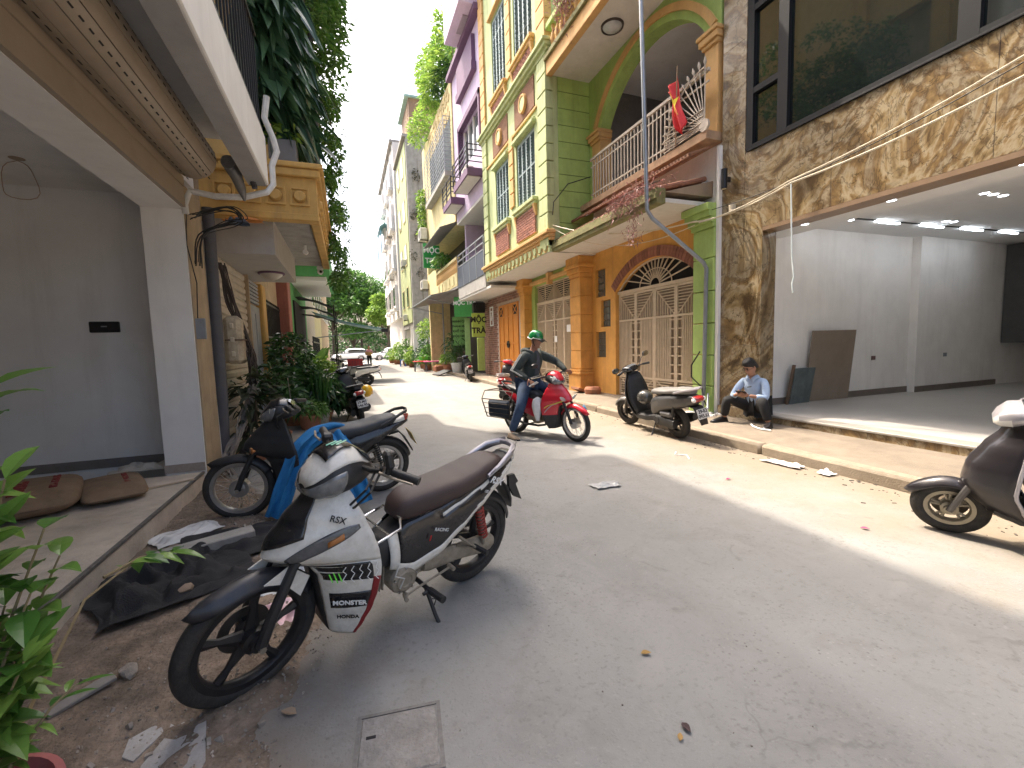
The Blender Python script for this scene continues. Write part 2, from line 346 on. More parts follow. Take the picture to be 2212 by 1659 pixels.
M_WPLAST = mat('white_plaster', (.78, .76, .73), .85, var=.06, scale=2, bump=.06, bscale=150, streak=.22, streakcol=(.38, .36, .34))
M_WHITE = mat('clean_white_paint', (.78, .78, .77), .7, var=.03)
M_STEP = mat('dusty_step_concrete', (.56, .48, .40), .92, var=.2, scale=2.4, bump=.25, bscale=80, dirt=.5, dirtcol=(.22, .175, .13))
M_SHUT = mat('beige_shutter_enamel', (.33, .265, .195), .5, var=.08, scale=5, objrand=.04)
M_DARK = mat('dark_gap', (.02, .018, .018), .9)
M_BLACK = mat('black_metal', (.018, .018, .02), .4, metal=.3)
M_YPIL = mat('stained_ochre_plaster', (.40, .30, .19), .9, var=.2, scale=3, bump=.15, streak=.85, streakcol=(.22, .17, .12))
M_OCHRE = mat('ochre_cornice_paint', (.56, .34, .10), .75, var=.14, scale=4, streak=.55, streakcol=(.24, .16, .08))
M_PIPE = mat('grey_drain_pipe', (.075, .075, .085), .55, var=.15, dirt=.3)
M_CREAM = mat('cream_shutter', (.52, .46, .37), .6, var=.08, streak=.4, streakcol=(.3, .25, .18), objrand=.04)
M_BLUEDOOR = mat('pale_blue_door', (.32, .34, .37), .6, streak=.4, streakcol=(.2, .18, .16))
M_LGREEN = mat('green_house_paint', (.09, .33, .10), .8, var=.1, streak=.4, streakcol=(.05, .14, .05))
M_GREEN = mat('lime_green_paint', (.35, .48, .14), .8, var=.16, scale=2.5, streak=.45, streakcol=(.15, .19, .06), bump=.05)
M_GREEN2 = mat('pale_green_paint', (.46, .52, .26), .8, var=.12, scale=2.5, streak=.8, streakcol=(.20, .19, .085), bump=.05)
M_ORANGE = mat('orange_paint', (.64, .33, .08), .8, var=.16, scale=2.2, streak=.6, streakcol=(.36, .18, .06), bump=.05)
M_PEACH = mat('peach_ochre_trim', (.60, .36, .14), .8, var=.12, scale=3, streak=.5, streakcol=(.3, .19, .09))
M_BRICK = mat('red_brick', (.30, .125, .085), .85, var=.2, scale=9, bump=.3, objrand=.25)
M_MORTAR = mat('brick_mortar', (.42, .33, .27), .95, var=.15)
M_SHTEAL = mat('blue_grey_shutter', (.115, .165, .185), .6, var=.1)
M_SHFR = mat('shutter_frame', (.33, .41, .42), .6, var=.1)
M_GATE = mat('dusty_cream_gate', (.56, .455, .33), .6, var=.12, scale=3, dirt=.25, dirtcol=(.25, .19, .12))
M_LAV = mat('lavender_paint', (.52, .42, .56), .8, var=.08, streak=.35, streakcol=(.33, .25, .36))
M_PURP = mat('purple_trim', (.14, .075, .14), .7, var=.1)
M_YEL = mat('weathered_yellow_paint', (.62, .53, .27), .85, var=.15, streak=.7, streakcol=(.3, .25, .15))
M_DOOR = mat('orange_metal_door', (.56, .21, .03), .55, var=.08)
M_GLASS = glassmat('dark_window_glass', (.012, .016, .016), .03)
M_GLASS2 = glassmat('greenish_glass', (.09, .115, .11), .06)
M_ALU = mat('black_aluminium', (.010, .011, .013), .6, spec=.2)
M_GALV = mat('galvanised_pole', (.30, .32, .345), .45, metal=.55, var=.12, streak=.3)
M_RUST = mat('rusty_cream_railing', (.50, .44, .36), .6, var=.2, dirt=.4, dirtcol=(.2, .12, .07))
M_FLOOR = mat('pale_floor_tile', (.48, .46, .43), .35, var=.08, scale=1.5)
M_CABLE = mat('black_cable', (.02, .02, .02), .6)
M_CABLEW = mat('pale_cable', (.62, .55, .42), .6)
M_TERRA = mat('terracotta', (.36, .15, .085), .85, var=.2, dirt=.35)
M_SOIL = mat('potting_soil', (.05, .035, .025), 1, var=.3, bump=.8)

# ------------------------------------------------------------------ ground
def sheet(name, xs, ys, zf, m):
    vs = [(x, y, zf(x, y)) for y in ys for x in xs]; n = len(xs)
    fs = [(j*n+i, j*n+i+1, (j+1)*n+i+1, (j+1)*n+i) for j in range(len(ys)-1) for i in range(n-1)]
    mb = MB(); mb.add(vs, fs); return mb.build(name, m, None, smooth=180, clean=False)
def lin(a, b, n): return [a+(b-a)*i/n for i in range(n+1)]
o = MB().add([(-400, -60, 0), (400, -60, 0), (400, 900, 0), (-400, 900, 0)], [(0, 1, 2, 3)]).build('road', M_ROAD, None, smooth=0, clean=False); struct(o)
# dug-up earth strip along the left step
DB = [(.6, -.25), (1.65, -.36), (1.8, -.39), (2.03, -.28), (2.32, -.2), (2.66, -.08), (3.1, -.2), (3.55, -.42), (4.2, -.62), (4.8, -.62), (5.4, -1.1), (6.0, -1.45)]
def dedge(y):
    for (a, p), (b, q) in zip(DB, DB[1:]):
        if y <= b: return p+(q-p)*(y-a)/(b-a)
    return -1.6
def dz(x, y):
    e = dedge(y)+.06*mnoise.noise((x*5, y*5, 1)); d = e-x
    k = max(-1, min(1, d/.16)); z = .018*k + .022*mnoise.fractal((x*2.6, y*2.6, 3), 1, 2, 5)*(1 if d > 0 else .2) + (.007*mnoise.noise((x*23, y*23, 5))+.004*mnoise.noise((x*61, y*61, 8)))*(d > 0)
    return z+.012*(d > .1)-(.004 if d < 0 else 0)
o = sheet('earth_strip', lin(-1.62, .12, 116), lin(.55, 6.1, 300), dz, M_DIRT); struct(o)
# pavement on the right with kerb stones
PZ = .13
def kx(y): return 4.72+.018*y
ys = lin(-4, 46, 100)
mb = MB(); rows = [[(kx(y)+.10, y, PZ-.004), (5.6+.006*y, y, PZ), (9.5, y, PZ)] for y in ys]; mb.loft(rows, cap=False, ringclosed=False)
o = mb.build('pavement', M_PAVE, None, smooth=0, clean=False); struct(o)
kd = []
for v in range(4):
    mb = MB(); mb.box((0, 0, 0), (.17, 1.992, .16), b=.03)
    mb.v = [(x+.006*mnoise.noise((x*9, y*4, v)), y, z+.008*mnoise.noise((x*7, y*5, v+9))) for x, y, z in mb.v]; kd.append(mb.data('kerb_stone', M_KERB, 40))
for i in range(24):
    y = -3+2*i; k = inst('kerb_stone', kd[i % 4], o, (kx(y)+.07, y, PZ-.075+rng(-.004, .004)), (0, rng(-.01, .01), -.018+rng(-.004, .004)))
# concrete manhole slab set flush in the road
mh = thing('manhole_cover', 'square grey concrete manhole slab set in the road at the bottom edge', 'manhole', (.1, 1.575, 0), (0, 0, radians(-7)))
mb = MB(); w_, h_ = .29, .27
for x0, x1, y0, y1 in ((-w_/2-.014, -w_/2, -h_/2-.014, h_/2+.014), (w_/2, w_/2+.014, -h_/2-.014, h_/2+.014), (-w_/2, w_/2, h_/2, h_/2+.014), (-w_/2, w_/2, -h_/2-.014, -h_/2)): mb.b2(x0, x1, y0, y1, -.02, .0045)
mb.build('rim', mat('rim_concrete', (.2, .19, .18), .95, var=.3, scale=20, dirt=.4), mh)
MB().box((0, 0, -.006), (w_-.008, h_-.008, .024), b=.004).build('slab', mat('slab_concrete', (.27, .255, .24), .95, var=.3, scale=9, bump=.6, bscale=60, dirt=.6, dirtcol=(.17, .15, .13)), mh)
MB().b2(-.12, -.085, .03, .042, .004, .008).build('lift_slot', M_DARK, mh)
# ================================================================== LEFT SIDE
# ---- vacant ground-floor shop
SH = thing('vacant_shop_house', 'grey unfinished shop with open roller shutter and white balcony', 'house')
step = MB(); step.b2(-7.5, -1.5, -3, 5.47, -.05, .2, b=.012); step.build('step', M_STEP, SH)
mb = MB(); mb.b2(-1.52, -1.494, -3, 5.475, .178, .206, b=.004); mb.build('step_edging', mat('worn_edging', (.12, .11, .1), .6, var=.4, scale=20), SH)
side = wallgrid('y', 6.2, 6.4, (-7.6, -1.85), (0, 3.3), []); side.build('side_wall', M_GWALL, SH)
MB().b2(-7.6, -1.86, 6.185, 6.199, .2, .3).build('skirting', mat('dark_skirting', (.17, .155, .145), .7, dirt=.4), SH)
MB().b2(-7.6, -7.4, -3, 6.4, 0, 3.3).build('back_wall', M_GWALL, SH)
MB().b2(-7.5, -1.8, -3, 6.4, 3.25, 3.4).build('ceiling', M_WPLAST, SH)
MB().b2(-7.6, -1.5, -3.2, -3, 0, 3.3).build('side_wall', M_GWALL, SH)
MB().b2(-1.86, -1.5, 5.55, 6.4, .0, 3.0).build('jamb', M_WPLAST, SH)
MB().b2(-1.87, -1.505, 5.543, 5.56, .2, .29).build('skirting', mat('dusty_base', (.40, .34, .29), .8, dirt=.4), SH)
MB().b2(-1.86, -1.5, -3, 5.552, 2.945, 3.3).build('lintel', M_WPLAST, SH)
# roller shutter: guide panels and the roll of slats
RS = thing('roller_shutter', 'beige roller shutter rolled up above the vacant shop opening', 'shutter')
mb = MB(); mb.b2(-1.498, -1.46, -3, 5.5, 2.95, 3.06); mb.build('panel', M_SHUT, RS)
mb = MB(); mb.b2(-1.498, -1.465, -3, 5.5, 3.064, 3.15); mb.build('panel', M_SHUT, RS)
mb = MB(); mb.b2(-1.498, -1.455, -3, 5.5, 3.154, 3.25); mb.build('panel', M_SHUT, RS)
RC = Vector((-1.325, 0, 3.395)); RR = .2
sd = MB(); n = 13; a_w = 2*pi/n
prof = []
for k in range(6):
    a = -a_w/2*.94+a_w*.94*k/5; prof.append((cos(a)*RR, sin(a)*RR))
prof += [(p[0]*.955, p[1]*.955) for p in reversed(prof)]
sd.prism(prof, -3, 5.36, axis='y'); sdat = sd.data('slat', M_SHUT, 30)
slotd = MB()
for i in range(84): slotd.box((RR+.0005, -2.9+i*.1, 0), (.003, .045, .011))
slotdat = slotd.data('vent_slots', M_DARK, 0)
for k in range(n):
    s_ = inst('slat', sdat, RS, RC, (0, 2*pi*k/n, 0))
    if k % 2 == 0 or k in (5, 7, 9): stuff(inst('vent_slots', slotdat, s_))
MB().lathe([(.001, 5.37), (.17, 5.37), (.17, 5.40), (.001, 5.40)], (RC.x, 0, RC.z), 'y').build('end_plate', M_PIPE, RS)
mo = MB(); mo.tube([(-1.02, 5.40, 3.37), (-.98, 5.46, 3.30), (-.95, 5.52, 3.18), (-.93, 5.54, 3.07)], [.062, .06, .045, .012], 12); mo.lathe([(.001, 5.33), (.066, 5.33), (.07, 5.36), (.066, 5.42), (.001, 5.42)], (-1.02, 0, 3.385), 'y', 14)
mo.build('motor', mat('grey_cast_motor', (.23, .225, .22), .5, metal=.4, dirt=.4), RS)
mb = MB(); mb.tube([(-.9, 5.45, 3.34), (-.84, 5.5, 3.28), (-.82, 5.5, 3.2)], .03); mb.box((-.86, 5.42, 3.36), (.1, .08, .1), b=.015); mb.build('bracket', M_PIPE, RS)
# balcony above the shop
mb = MB(); mb.b2(-1.5, -.865, -3, 5.598, 3.70, 3.86); mb.build('balcony_slab', M_WPLAST, SH)
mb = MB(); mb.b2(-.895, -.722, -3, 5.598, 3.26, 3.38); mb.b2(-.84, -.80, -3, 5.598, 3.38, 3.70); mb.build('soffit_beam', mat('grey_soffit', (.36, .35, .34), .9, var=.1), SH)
mb = MB(); mb.b2(-.80, -.70, -3, 5.6, 3.27, 3.78, b=.01); mb.build('parapet', M_WPLAST, SH)
MB().b2(-.9, -.695, -3, 3.35, 3.775, 8.0).build('balcony_pier', M_WPLAST, SH)
MB().b2(-.82, -.69, 1.2, 2.62, 4.6, 7).build('window', M_GLASS, SH)
for i in range(18):
    y = 3.42+i*.125
    if i == 0: bar = MB().b2(-.008, .008, -.008, .008, 0, 1.05).data('baluster', M_BLACK, 0)
    inst('baluster', bar, SH, (-.74, y, 3.78))
for z in (3.83, 4.80): MB().b2(-.76, -.72, 3.36, 5.6, z, z+.035).build('rail', M_BLACK, SH)
# rough top edge of the peeling soffit
mb = MB(); mb.b2(-1.6, -.75, -3, 5.55, 8, 13.4); mb.build('upper_wall', M_WPLAST, SH)
MB().b2(-7.6, -1.6, -3, 6.4, 3.41, 13.4).build('upper_block', M_WPLAST, SH)
mb = MB(); mb.b2(-1.6, -.55, -3, 5.6, 13.4, 13.75); mb.build('roof_slab', M_CONC, SH)
# white flexible conduit wrapping the balcony corner
cd_ = MB().tube([(-.66, 5.62, 4.22), (-.70, 5.64, 4.0), (-.63, 5.64, 3.8), (-.6, 5.64, 3.66), (-.66, 5.64, 3.5), (-.66, 5.64, 3.3), (-.72, 5.6, 3.2), (-.95, 5.58, 3.12), (-1.2, 5.56, 3.1), (-1.42, 5.54, 3.13), (-1.48, 5.55, 3.0), (-1.48, 5.56, 2.9)], .032, 10).build('drain_hose', mat('white_wrapped_hose', (.68, .67, .64), .7, var=.12, dirt=.25), None)
tag(cd_, 'white taped hose bending around the corner of the white balcony', 'hose')
# things in the vacant room
eb = thing('breaker_box', 'black breaker box sunk in the grey wall of the vacant shop', 'box', (-2.5, 6.2, 1.78))
MB().box((0, -.012, 0), (.27, .03, .12), b=.008).build('cover', M_BLACK, eb); MB().box((0, -.03, .005), (.05, .01, .012)).build('latch', M_GALV, eb)
o = MB().box((-2.21, 6.194, 1.57), (.1, .012, .065), b=.003).build('switch_plate', M_GWALL, None); tag(o, 'small white switch plate on the grey wall below the breaker box', 'switch')
o = MB().box((-2.18, 6.195, .92), (.12, .01, .06), b=.003).build('socket_plate', M_GWALL, None); tag(o, 'low wall socket plate on the grey shop wall', 'socket')
wl = MB(); wl.tube([(-2.68+.13*sin(2*pi*i/20)*(1-.3*cos(2*pi*i/20)), 5.4+.03*sin(i), 3.03-.17*(1-cos(2*pi*i/20))+.2) for i in range(20)], .004, 5, closed=True); wl.lathe([(.001, 3.247), (.055, 3.247), (.055, 3.26)], (-2.68, 5.4, 0), 'z', 16)
o = wl.build('wire_loop', mat('tan_wire', (.36, .27, .2), .6), None); tag(o, 'loop of tan wire hanging from a hole in the shop ceiling', 'wire')
def sack(name, label, loc, rz, size, prints):
    sx, sy, sz = size; t = thing(name, label, 'sack', loc, (0, 0, rz), 'cement sacks on the shop floor'); mb = MB(); rows = []
    N = 22
    for i in range(N+1):
        u = -1+2*i/N; row = []
        for k in range(20):
            a = 2*pi*k/20; kx_ = (1-abs(u)**6*.25); thick = sz*(1-abs(u)**3.2)**.6 if abs(u) < 1 else 0
            y = sy*.5*kx_*(abs(cos(a))**.55)*(1 if cos(a) >= 0 else -1); z = max(thick, .012)*.5*(abs(sin(a))**.8)*(1 if sin(a) >= 0 else -1)
            x = u*sx*.5*(1-.03*abs(cos(a))**2)
            z += sz*.5+.018*mnoise.noise((x*6, y*6, loc[0]))*(thick/sz) - (.0 if z > 0 else .0)
            if z < .012: z = .004
            row.append((x, y, z))
        rows.append(row)
    mb.loft(rows); mb.build('bag', mat('woven_brown_sack', (.245, .165, .105), .9, var=.2, scale=7, bump=.5, bscale=220, dirt=.35, dirtcol=(.33, .26, .2)), t, smooth=60)
    MB().b2(sx*.5-.012, sx*.5+.004, -sy*.4, sy*.4, .002, .02).build('seam', mat('sack_seam', (.15, .1, .07), .9), t)
    for s_, x, y, sz_, cx in prints: text('print', s_, sz_, mat('sack_red_ink', (.22, .045, .04), .9) if cx else mat('sack_black_ink', (.05, .045, .045), .9), t, (x, y, size[2]*.985), (0, 0, R90 if not cx else 0), depth=.006)
sack('cement_sack', 'larger brown cement sack lying on the shop floor in front', (-2.58, 4.75, .2), radians(112), (1.05, .72, .21), [('XI MANG', -.1, 0, .12, 1), ('HOANG LONG', .0, -.2, .07, 1)])
sack('cement_sack', 'flatter brown cement sack half under the larger one', (-2.08, 4.98, .2), radians(115), (.92, .46, .12), [('HOANG LONG', .05, -.1, .06, 1)])
def crumple(name, label, cat, loc, size, m, n=22, amp=.05, seed=0, rz=0, h=.01):
    mb = MB(); vs = []; 
    for j in range(n+1):
        for i in range(n+1):
            u, v = i/n-.5, j/n-.5; e = 1+.25*mnoise.noise((u*3+seed, v*3, 7)); x, y = u*size[0]*e, v*size[1]*e
            q_ = mnoise.fractal((u*2.2+seed, v*2.2, seed), 1.0, 2.0, 2); q2 = mnoise.noise((u*5+seed, v*5, 3.1)); z = ((.5+.5*sin(9*q_+1.2*q2))*(.55+.45*q2)+.22*abs(mnoise.noise((u*13+seed, v*13, 5)))+.10*mnoise.noise((u*27, v*27, seed)))*amp*1.25*(1-max(abs(u), abs(v))*1.5 if max(abs(u), abs(v)) > .35 else 1)+h
            vs.append((x, y, z+.02*0))
    fs = [(j*(n+1)+i, j*(n+1)+i+1, (j+1)*(n+1)+i+1, (j+1)*(n+1)+i) for j in range(n) for i in range(n)]
    mb.add(vs, fs); o = mb.build(name, m, None, smooth=180, solid=.003, sub=1); o.location = loc; o.rotation_euler = (0, 0, rz); return tag(o, label, cat)
M_PAPER = mat('torn_paper', (.5, .46, .4), .9, var=.15)
M_MESH = mat('black_shade_net', (.022, .022, .024), .85, var=.3, bump=.6, bscale=160)
crumple('torn_paper', 'crumpled pale paper in the corner of the shop floor', 'paper', (-2.12, 5.85, .205), (.55, .4), M_PAPER, amp=.10, seed=3)
o = MB().box((-1.72, 5.02, .212), (.5, .03, .012), rotz(radians(28))).build('wood_strip', mat('pale_wood', (.48, .38, .27), .8), None); tag(o, 'thin strip of wood lying across the shop step', 'wood strip')
# clutter on the earth strip
crumple('shade_net', 'heap of black shade netting on the earth beside the step', 'netting', (-1.12, 3.22, .035), (.80, .75), M_MESH, n=40, amp=.13, seed=5, rz=.5)
crumple('shade_net', 'black netting spread under the two parked motorcycles', 'netting', (-.80, 3.72, .035), (.7, .6), M_MESH, n=30, amp=.07, seed=11, rz=.2)
crumple('white_sheet', 'white plastic sheet crumpled against the step', 'plastic sheet', (-1.28, 4.08, .02), (.5, .3), mat('white_film', (.62, .61, .59), .5, var=.1), amp=.06, seed=2, rz=.7)
crumple('plastic_bag', 'pale plastic bag lying behind the white motorcycle', 'plastic bag', (-.33, 3.05, .01), (.5, .45), mat('pale_bag', (.55, .58, .6), .4, var=.2), amp=.12, seed=8)
crumple('plastic_bag', 'pink and white plastic bag under the front of the white motorcycle', 'plastic bag', (-.42, 2.62, .012), (.32, .28), mat('pink_bag', (.62, .42, .46), .4, var=.3), amp=.06, seed=21)
o = MB().box((-1.03, 3.62, .085), (.62, .13, .075), E3(.05, -.03, radians(20)), b=.006).build('concrete_beam', M_CONC, None); tag(o, 'short grey concrete post lying on black netting', 'concrete post')
o = MB().box((-1.12, 2.255, .045), (.22, .05, .018), E3(.15, -.06, radians(42)), b=.003).build('broken_batten', mat('grey_batten', (.26, .24, .22), .8, var=.3), None); tag(o, 'broken grey batten lying on the earth', 'batten')
def rock(name, label, loc, r, m, seed):
    bm = bmesh.new(); bmesh.ops.create_icosphere(bm, subdivisions=2, radius=1)
    for v in bm.verts:
        k = 1+.35*mnoise.noise(v.co*1.3+Vector((seed, 0, 0))); v.co = Vector((v.co.x*r[0]*k, v.co.y*r[1]*k, v.co.z*r[2]*k))
    me = bpy.data.meshes.new(name); bm.to_mesh(me); bm.free(); me.materials.append(m); o = link(name, me); o.location = loc; o.rotation_euler = (0, 0, seed); return tag(o, label, 'rock') if label else o
M_ROCK = mat('broken_mortar', (.30, .265, .23), .95, var=.3, scale=14, bump=.5)
rock('rubble_lump', 'fist-sized lump of mortar beside the batten on the earth', (-1.0, 2.36, .04), (.05, .035, .03), M_ROCK, 2)
rock('brick_chunk', 'broken brick on top of the black netting', (-.98, 3.02, .08), (.06, .05, .035), mat('pale_brick_chunk', (.33, .24, .17), .9), 4)
# broken slabs at the lower left
M_SLAB = mat('pale_broken_slab', (.36, .345, .33), .92, var=.15, scale=6, bump=.3, dirt=.4)
def slabpoly(poly, z, label):
    mb = MB(); mb.prism([(x, y) for x, y in poly], z-.05, z, axis='z'); o = mb.build('broken_paving_slab', M_SLAB, None, smooth=0); tag(o, label, 'slab', 'broken paving slabs')
slabpoly([(-.72, 1.62), (-.56, 1.60), (-.545, 1.72), (-.60, 1.95), (-.655, 2.12), (-.70, 2.16), (-.735, 2.08), (-.71, 1.9), (-.75, 1.78)], .034, 'longest pale broken paving slab running up to the front tyre')
slabpoly([(-.86, 1.6), (-.735, 1.6), (-.77, 1.76), (-.80, 1.80), (-.89, 1.72)], .030, 'squat pale broken slab beside the pink flowerpot')
slabpoly([(-.785, 1.815), (-.73, 1.92), (-.76, 1.98), (-.84, 1.93), (-.83, 1.85)], .032, 'small triangular broken slab at the earth edge')
# loose rubble: too many to count
mb = MB(); base = MB(); 
for _ in range(2200):
    y = rng(1.2, 5.2); x = dedge(y)-abs(random.gauss(0, .45))+.06; 
    if x < -1.5: continue
    r = rng(.0012, .0048)*(2.6 if random.random() < .05 else 1); c = Vector((x, y, max(0, dz(x, y))+r*.4)); R = E3(rng(0, 6), rng(0, 6), rng(0, 6))
    mb.box(c, (r*2*rng(.6, 1.5), r*2*rng(.6, 1.4), r*1.4), R)
o = mb.build('rubble', mat('mixed_rubble', (.27, .235, .20), .95, var=.7, scale=9), None, smooth=0); stuff(tag(o, 'small stones and crumbs of mortar strewn over the earth', 'rubble'))

# ---- pilaster and pipe between the houses
H2 = thing('ochre_balcony_house', 'ochre house with ornamented balcony full of plants and cream shutter', 'house')
MB().b2(-1.6, -1.485, 5.57, 6.12, 0, 3.2).build('pilaster', M_YPIL, H2)
o = MB().tube([(-1.50, 6.30, 0), (-1.45, 6.22, 1.0), (-1.43, 6.2, 3.15)], .062, 14).build('drain_pipe', M_PIPE, None); tag(o, 'thick dark grey drain pipe beside the ochre pilaster', 'pipe')
o = MB().box((-1.46, 5.585, 1.72), (.13, .03, .22), b=.006).build('meter_bracket', M_GALV, None); tag(o, 'small metal bracket with cut wires on the ochre pilaster', 'bracket')
mb = MB(); mb.tube([(-1.47, 5.58, 3.1), (-1.50, 5.57, 2.6), (-1.44, 5.57, 2.2), (-1.46, 5.57, 1.83)], .006, 6); o = mb.build('hanging_wire', M_CABLE, None); tag(o, 'thin black wire running down the ochre pilaster', 'wire')
# wall with shutter, door and gate
MB().b2(-7.6, -1.56, 6.42, 13.4, 0, 13.0).build('wall', M_YPIL, H2)
for i in range(24):
    if i == 0:
        mm = MB(); mm.prism([(-.012, 0), (.012, .02), (.016, .07), (-.004, .108), (-.02, .108), (-.02, 0)], 0, 2.02, axis='y'); sl_ = mm.data('shutter_slat', M_CREAM, 30)
    inst('shutter_slat', sl_, H2, (-1.53, 6.44, .12+i*.109))
MB().b2(-1.56, -1.47, 8.46, 8.53, 0, 2.74).build('door_frame', M_YPIL, H2)
dr = MB().b2(-1.55, -1.50, 8.55, 9.5, .05, 2.28).build('door', M_BLUEDOOR, H2)
for y in (8.66, 9.06): MB().b2(-1.502, -1.488, y, y+.3, .35, 2.15, b=.006).build('panel', M_BLUEDOOR, dr)
for i in range(6): MB().b2(-1.54, -1.49, 8.58, 9.46, 2.33+i*.065, 2.37+i*.065).build('vent_slat', M_BLUEDOOR, dr)
MB().b2(-1.6, -1.44, 9.55, 9.95, 0, 2.74, b=.02).build('pilaster', M_OCHRE, H2)
MB().b2(-1.66, -1.6, 9.96, 12.4, 0, 3.1).build('doorway', M_DARK, H2)
for i in range(14):
    if i == 0: gb = MB().b2(-.012, .012, -.014, .014, 0, 2.5).data('gate_bar', M_BLACK, 0)
    inst('gate_bar', gb, H2, (-1.52, 10.02+i*.175, .05))
for z in (.3, 1.1, 1.75, 2.45): MB().b2(-1.535, -1.505, 9.97, 12.4, z, z+.04).build('gate_rail', M_BLACK, H2)
MB().b2(-1.66, -1.3, 12.42, 13.0, 0, 3.4, b=.02).build('pillar', mat('brick_red_paint', (.28, .10, .075), .8, streak=.3), H2)
# ornamented balcony
bz0, bz1 = 3.2, 3.82
mb = MB(); mb.b2(-1.56, -.30, 6.55, 10.1, bz0, 3.3); mb.build('balcony_floor', M_CONC, H2)
mb = MB(); mb.b2(-1.56, -.255, 6.45, 6.56, bz0-.02, bz1-.14); mb.build('balcony_side', M_OCHRE, H2)
mb = MB(); mb.b2(-.37, -.256, 6.56, 10.1, bz0-.02, bz1-.14); mb.build('balcony_front', M_OCHRE, H2)
for x0, x1, y0, y1, z0, z1 in ((-1.56, -.20, 6.39, 6.6, bz1-.139, bz1-.04), (-1.56, -.16, 6.36, 6.62, bz1-.038, bz1+.03), (-.40, -.199, 6.6, 10.14, bz1-.139, bz1-.04), (-.42, -.159, 6.62, 10.16, bz1-.038, bz1+.03), (-1.56, -.24, 6.435, 6.6, bz0-.06, bz0+.03), (-.36, -.239, 6.6, 10.1, bz0-.06, bz0+.03)):
    MB().b2(x0, x1, y0, y1, z0, z1, b=.012).build('moulding', M_OCHRE, H2)
fr = MB()
for a, b_, c_, d_ in ((-.115, .115, .09, .115), (-.115, .115, -.115, -.09), (-.115, -.09, -.09, .09), (.09, .115, -.09, .09)): fr.b2(a, b_, -.012, .012, c_, d_)
fr.lathe([(.001, -.045), (.058, -.045), (.075, -.02), (.078, .01)], (0, 0, 0), 'y', 20)
frd = fr.data('rosette_panel', M_OCHRE, 35)
for x in (-1.3, -1.02, -.74, -.46): inst('rosette_panel', frd, H2, (x, 6.44, 3.44))
for i in range(12): inst('rosette_panel', frd, H2, (-.246, 6.8+i*.28, 3.44), (0, 0, R90))
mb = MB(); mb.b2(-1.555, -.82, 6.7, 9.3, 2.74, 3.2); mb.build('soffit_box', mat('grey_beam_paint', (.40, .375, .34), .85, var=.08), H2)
# upper storeys
mb = wallgrid('x', -1.5, -1.2, (6.42, 13.4), (3.82, 13.0), [(7.0, 8.0, 3.9, 6.4), (9.2, 10.4, 3.9, 6.4), (7.0, 8.0, 7.6, 9.6)]); mb.build('upper_wall', mat('sunny_ochre_wall', (.60, .40, .15), .85, var=.12, streak=.4, streakcol=(.3, .2, .1)), H2)
for y in (6.6, 8.4): MB().b2(-1.22, -1.05, y, y+.35, 3.85, 12.8).build('pilaster', M_OCHRE, H2)
mb = MB(); mb.b2(-1.6, -.45, 6.42, 11.4, 13.0, 13.4); mb.build('roof_slab', M_CONC, H2)
mb = MB(); mb.b2(-1.5, -.3, 6.5, 13.2, 7.0, 7.2); mb.build('balcony_floor', M_CONC, H2)
mb = MB(); mb.tube([(-.98, 7.4, 8.2), (-.62, 7.4, 8.1), (-.36, 7.45, 8.0)], .04, 8); mb.tube([(-.28, 8.4, 7.5), (-.28, 8.4, 4.45), (-.7, 8.4, 4.4), (-1.2, 8.4, 4.45)], .05, 10); mb.build('rain_pipe', M_PIPE, H2)
o = thing('ceiling_lamp', 'round brown-rimmed ceiling lamp under the ochre balcony', 'lamp', (-1.08, 8.2, 2.74)); MB().lathe([(.001, -.03), (.19, -.03), (.2, -.01), (.19, 0)], (0, 0, 0), 'z', 28).build('rim', M_PURP, o); MB().lathe([(.001, -.13), (.02, -.125), (.09, -.1), (.15, -.05), (.165, -.03)], (0, 0, 0), 'z', 28).build('shade', mat('frosted_glass', (.5, .46, .4), .4), o)
o = thing('security_camera', 'white bullet camera hanging under the ochre balcony', 'camera', (-.55, 8.2, 3.2)); MB().tube([(0, 0, 0), (0, 0, -.08)], .02).build('mount', M_WHITE, o); MB().tube([(0, .06, -.1), (0, -.08, -.12)], .04, 12).build('body', M_WHITE, o)
o = thing('dome_camera', 'white dome camera at the far end of the ochre balcony', 'camera', (-.42, 10.0, 3.14)); MB().box((0, 0, 0), (.12, .12, .08), b=.02).build('base', M_WHITE, o); MB().sphere((0, 0, -.07), .06).build('dome', M_WHITE, o); MB().sphere((.01, -.045, -.075), .03).build('lens', M_BLACK, o)
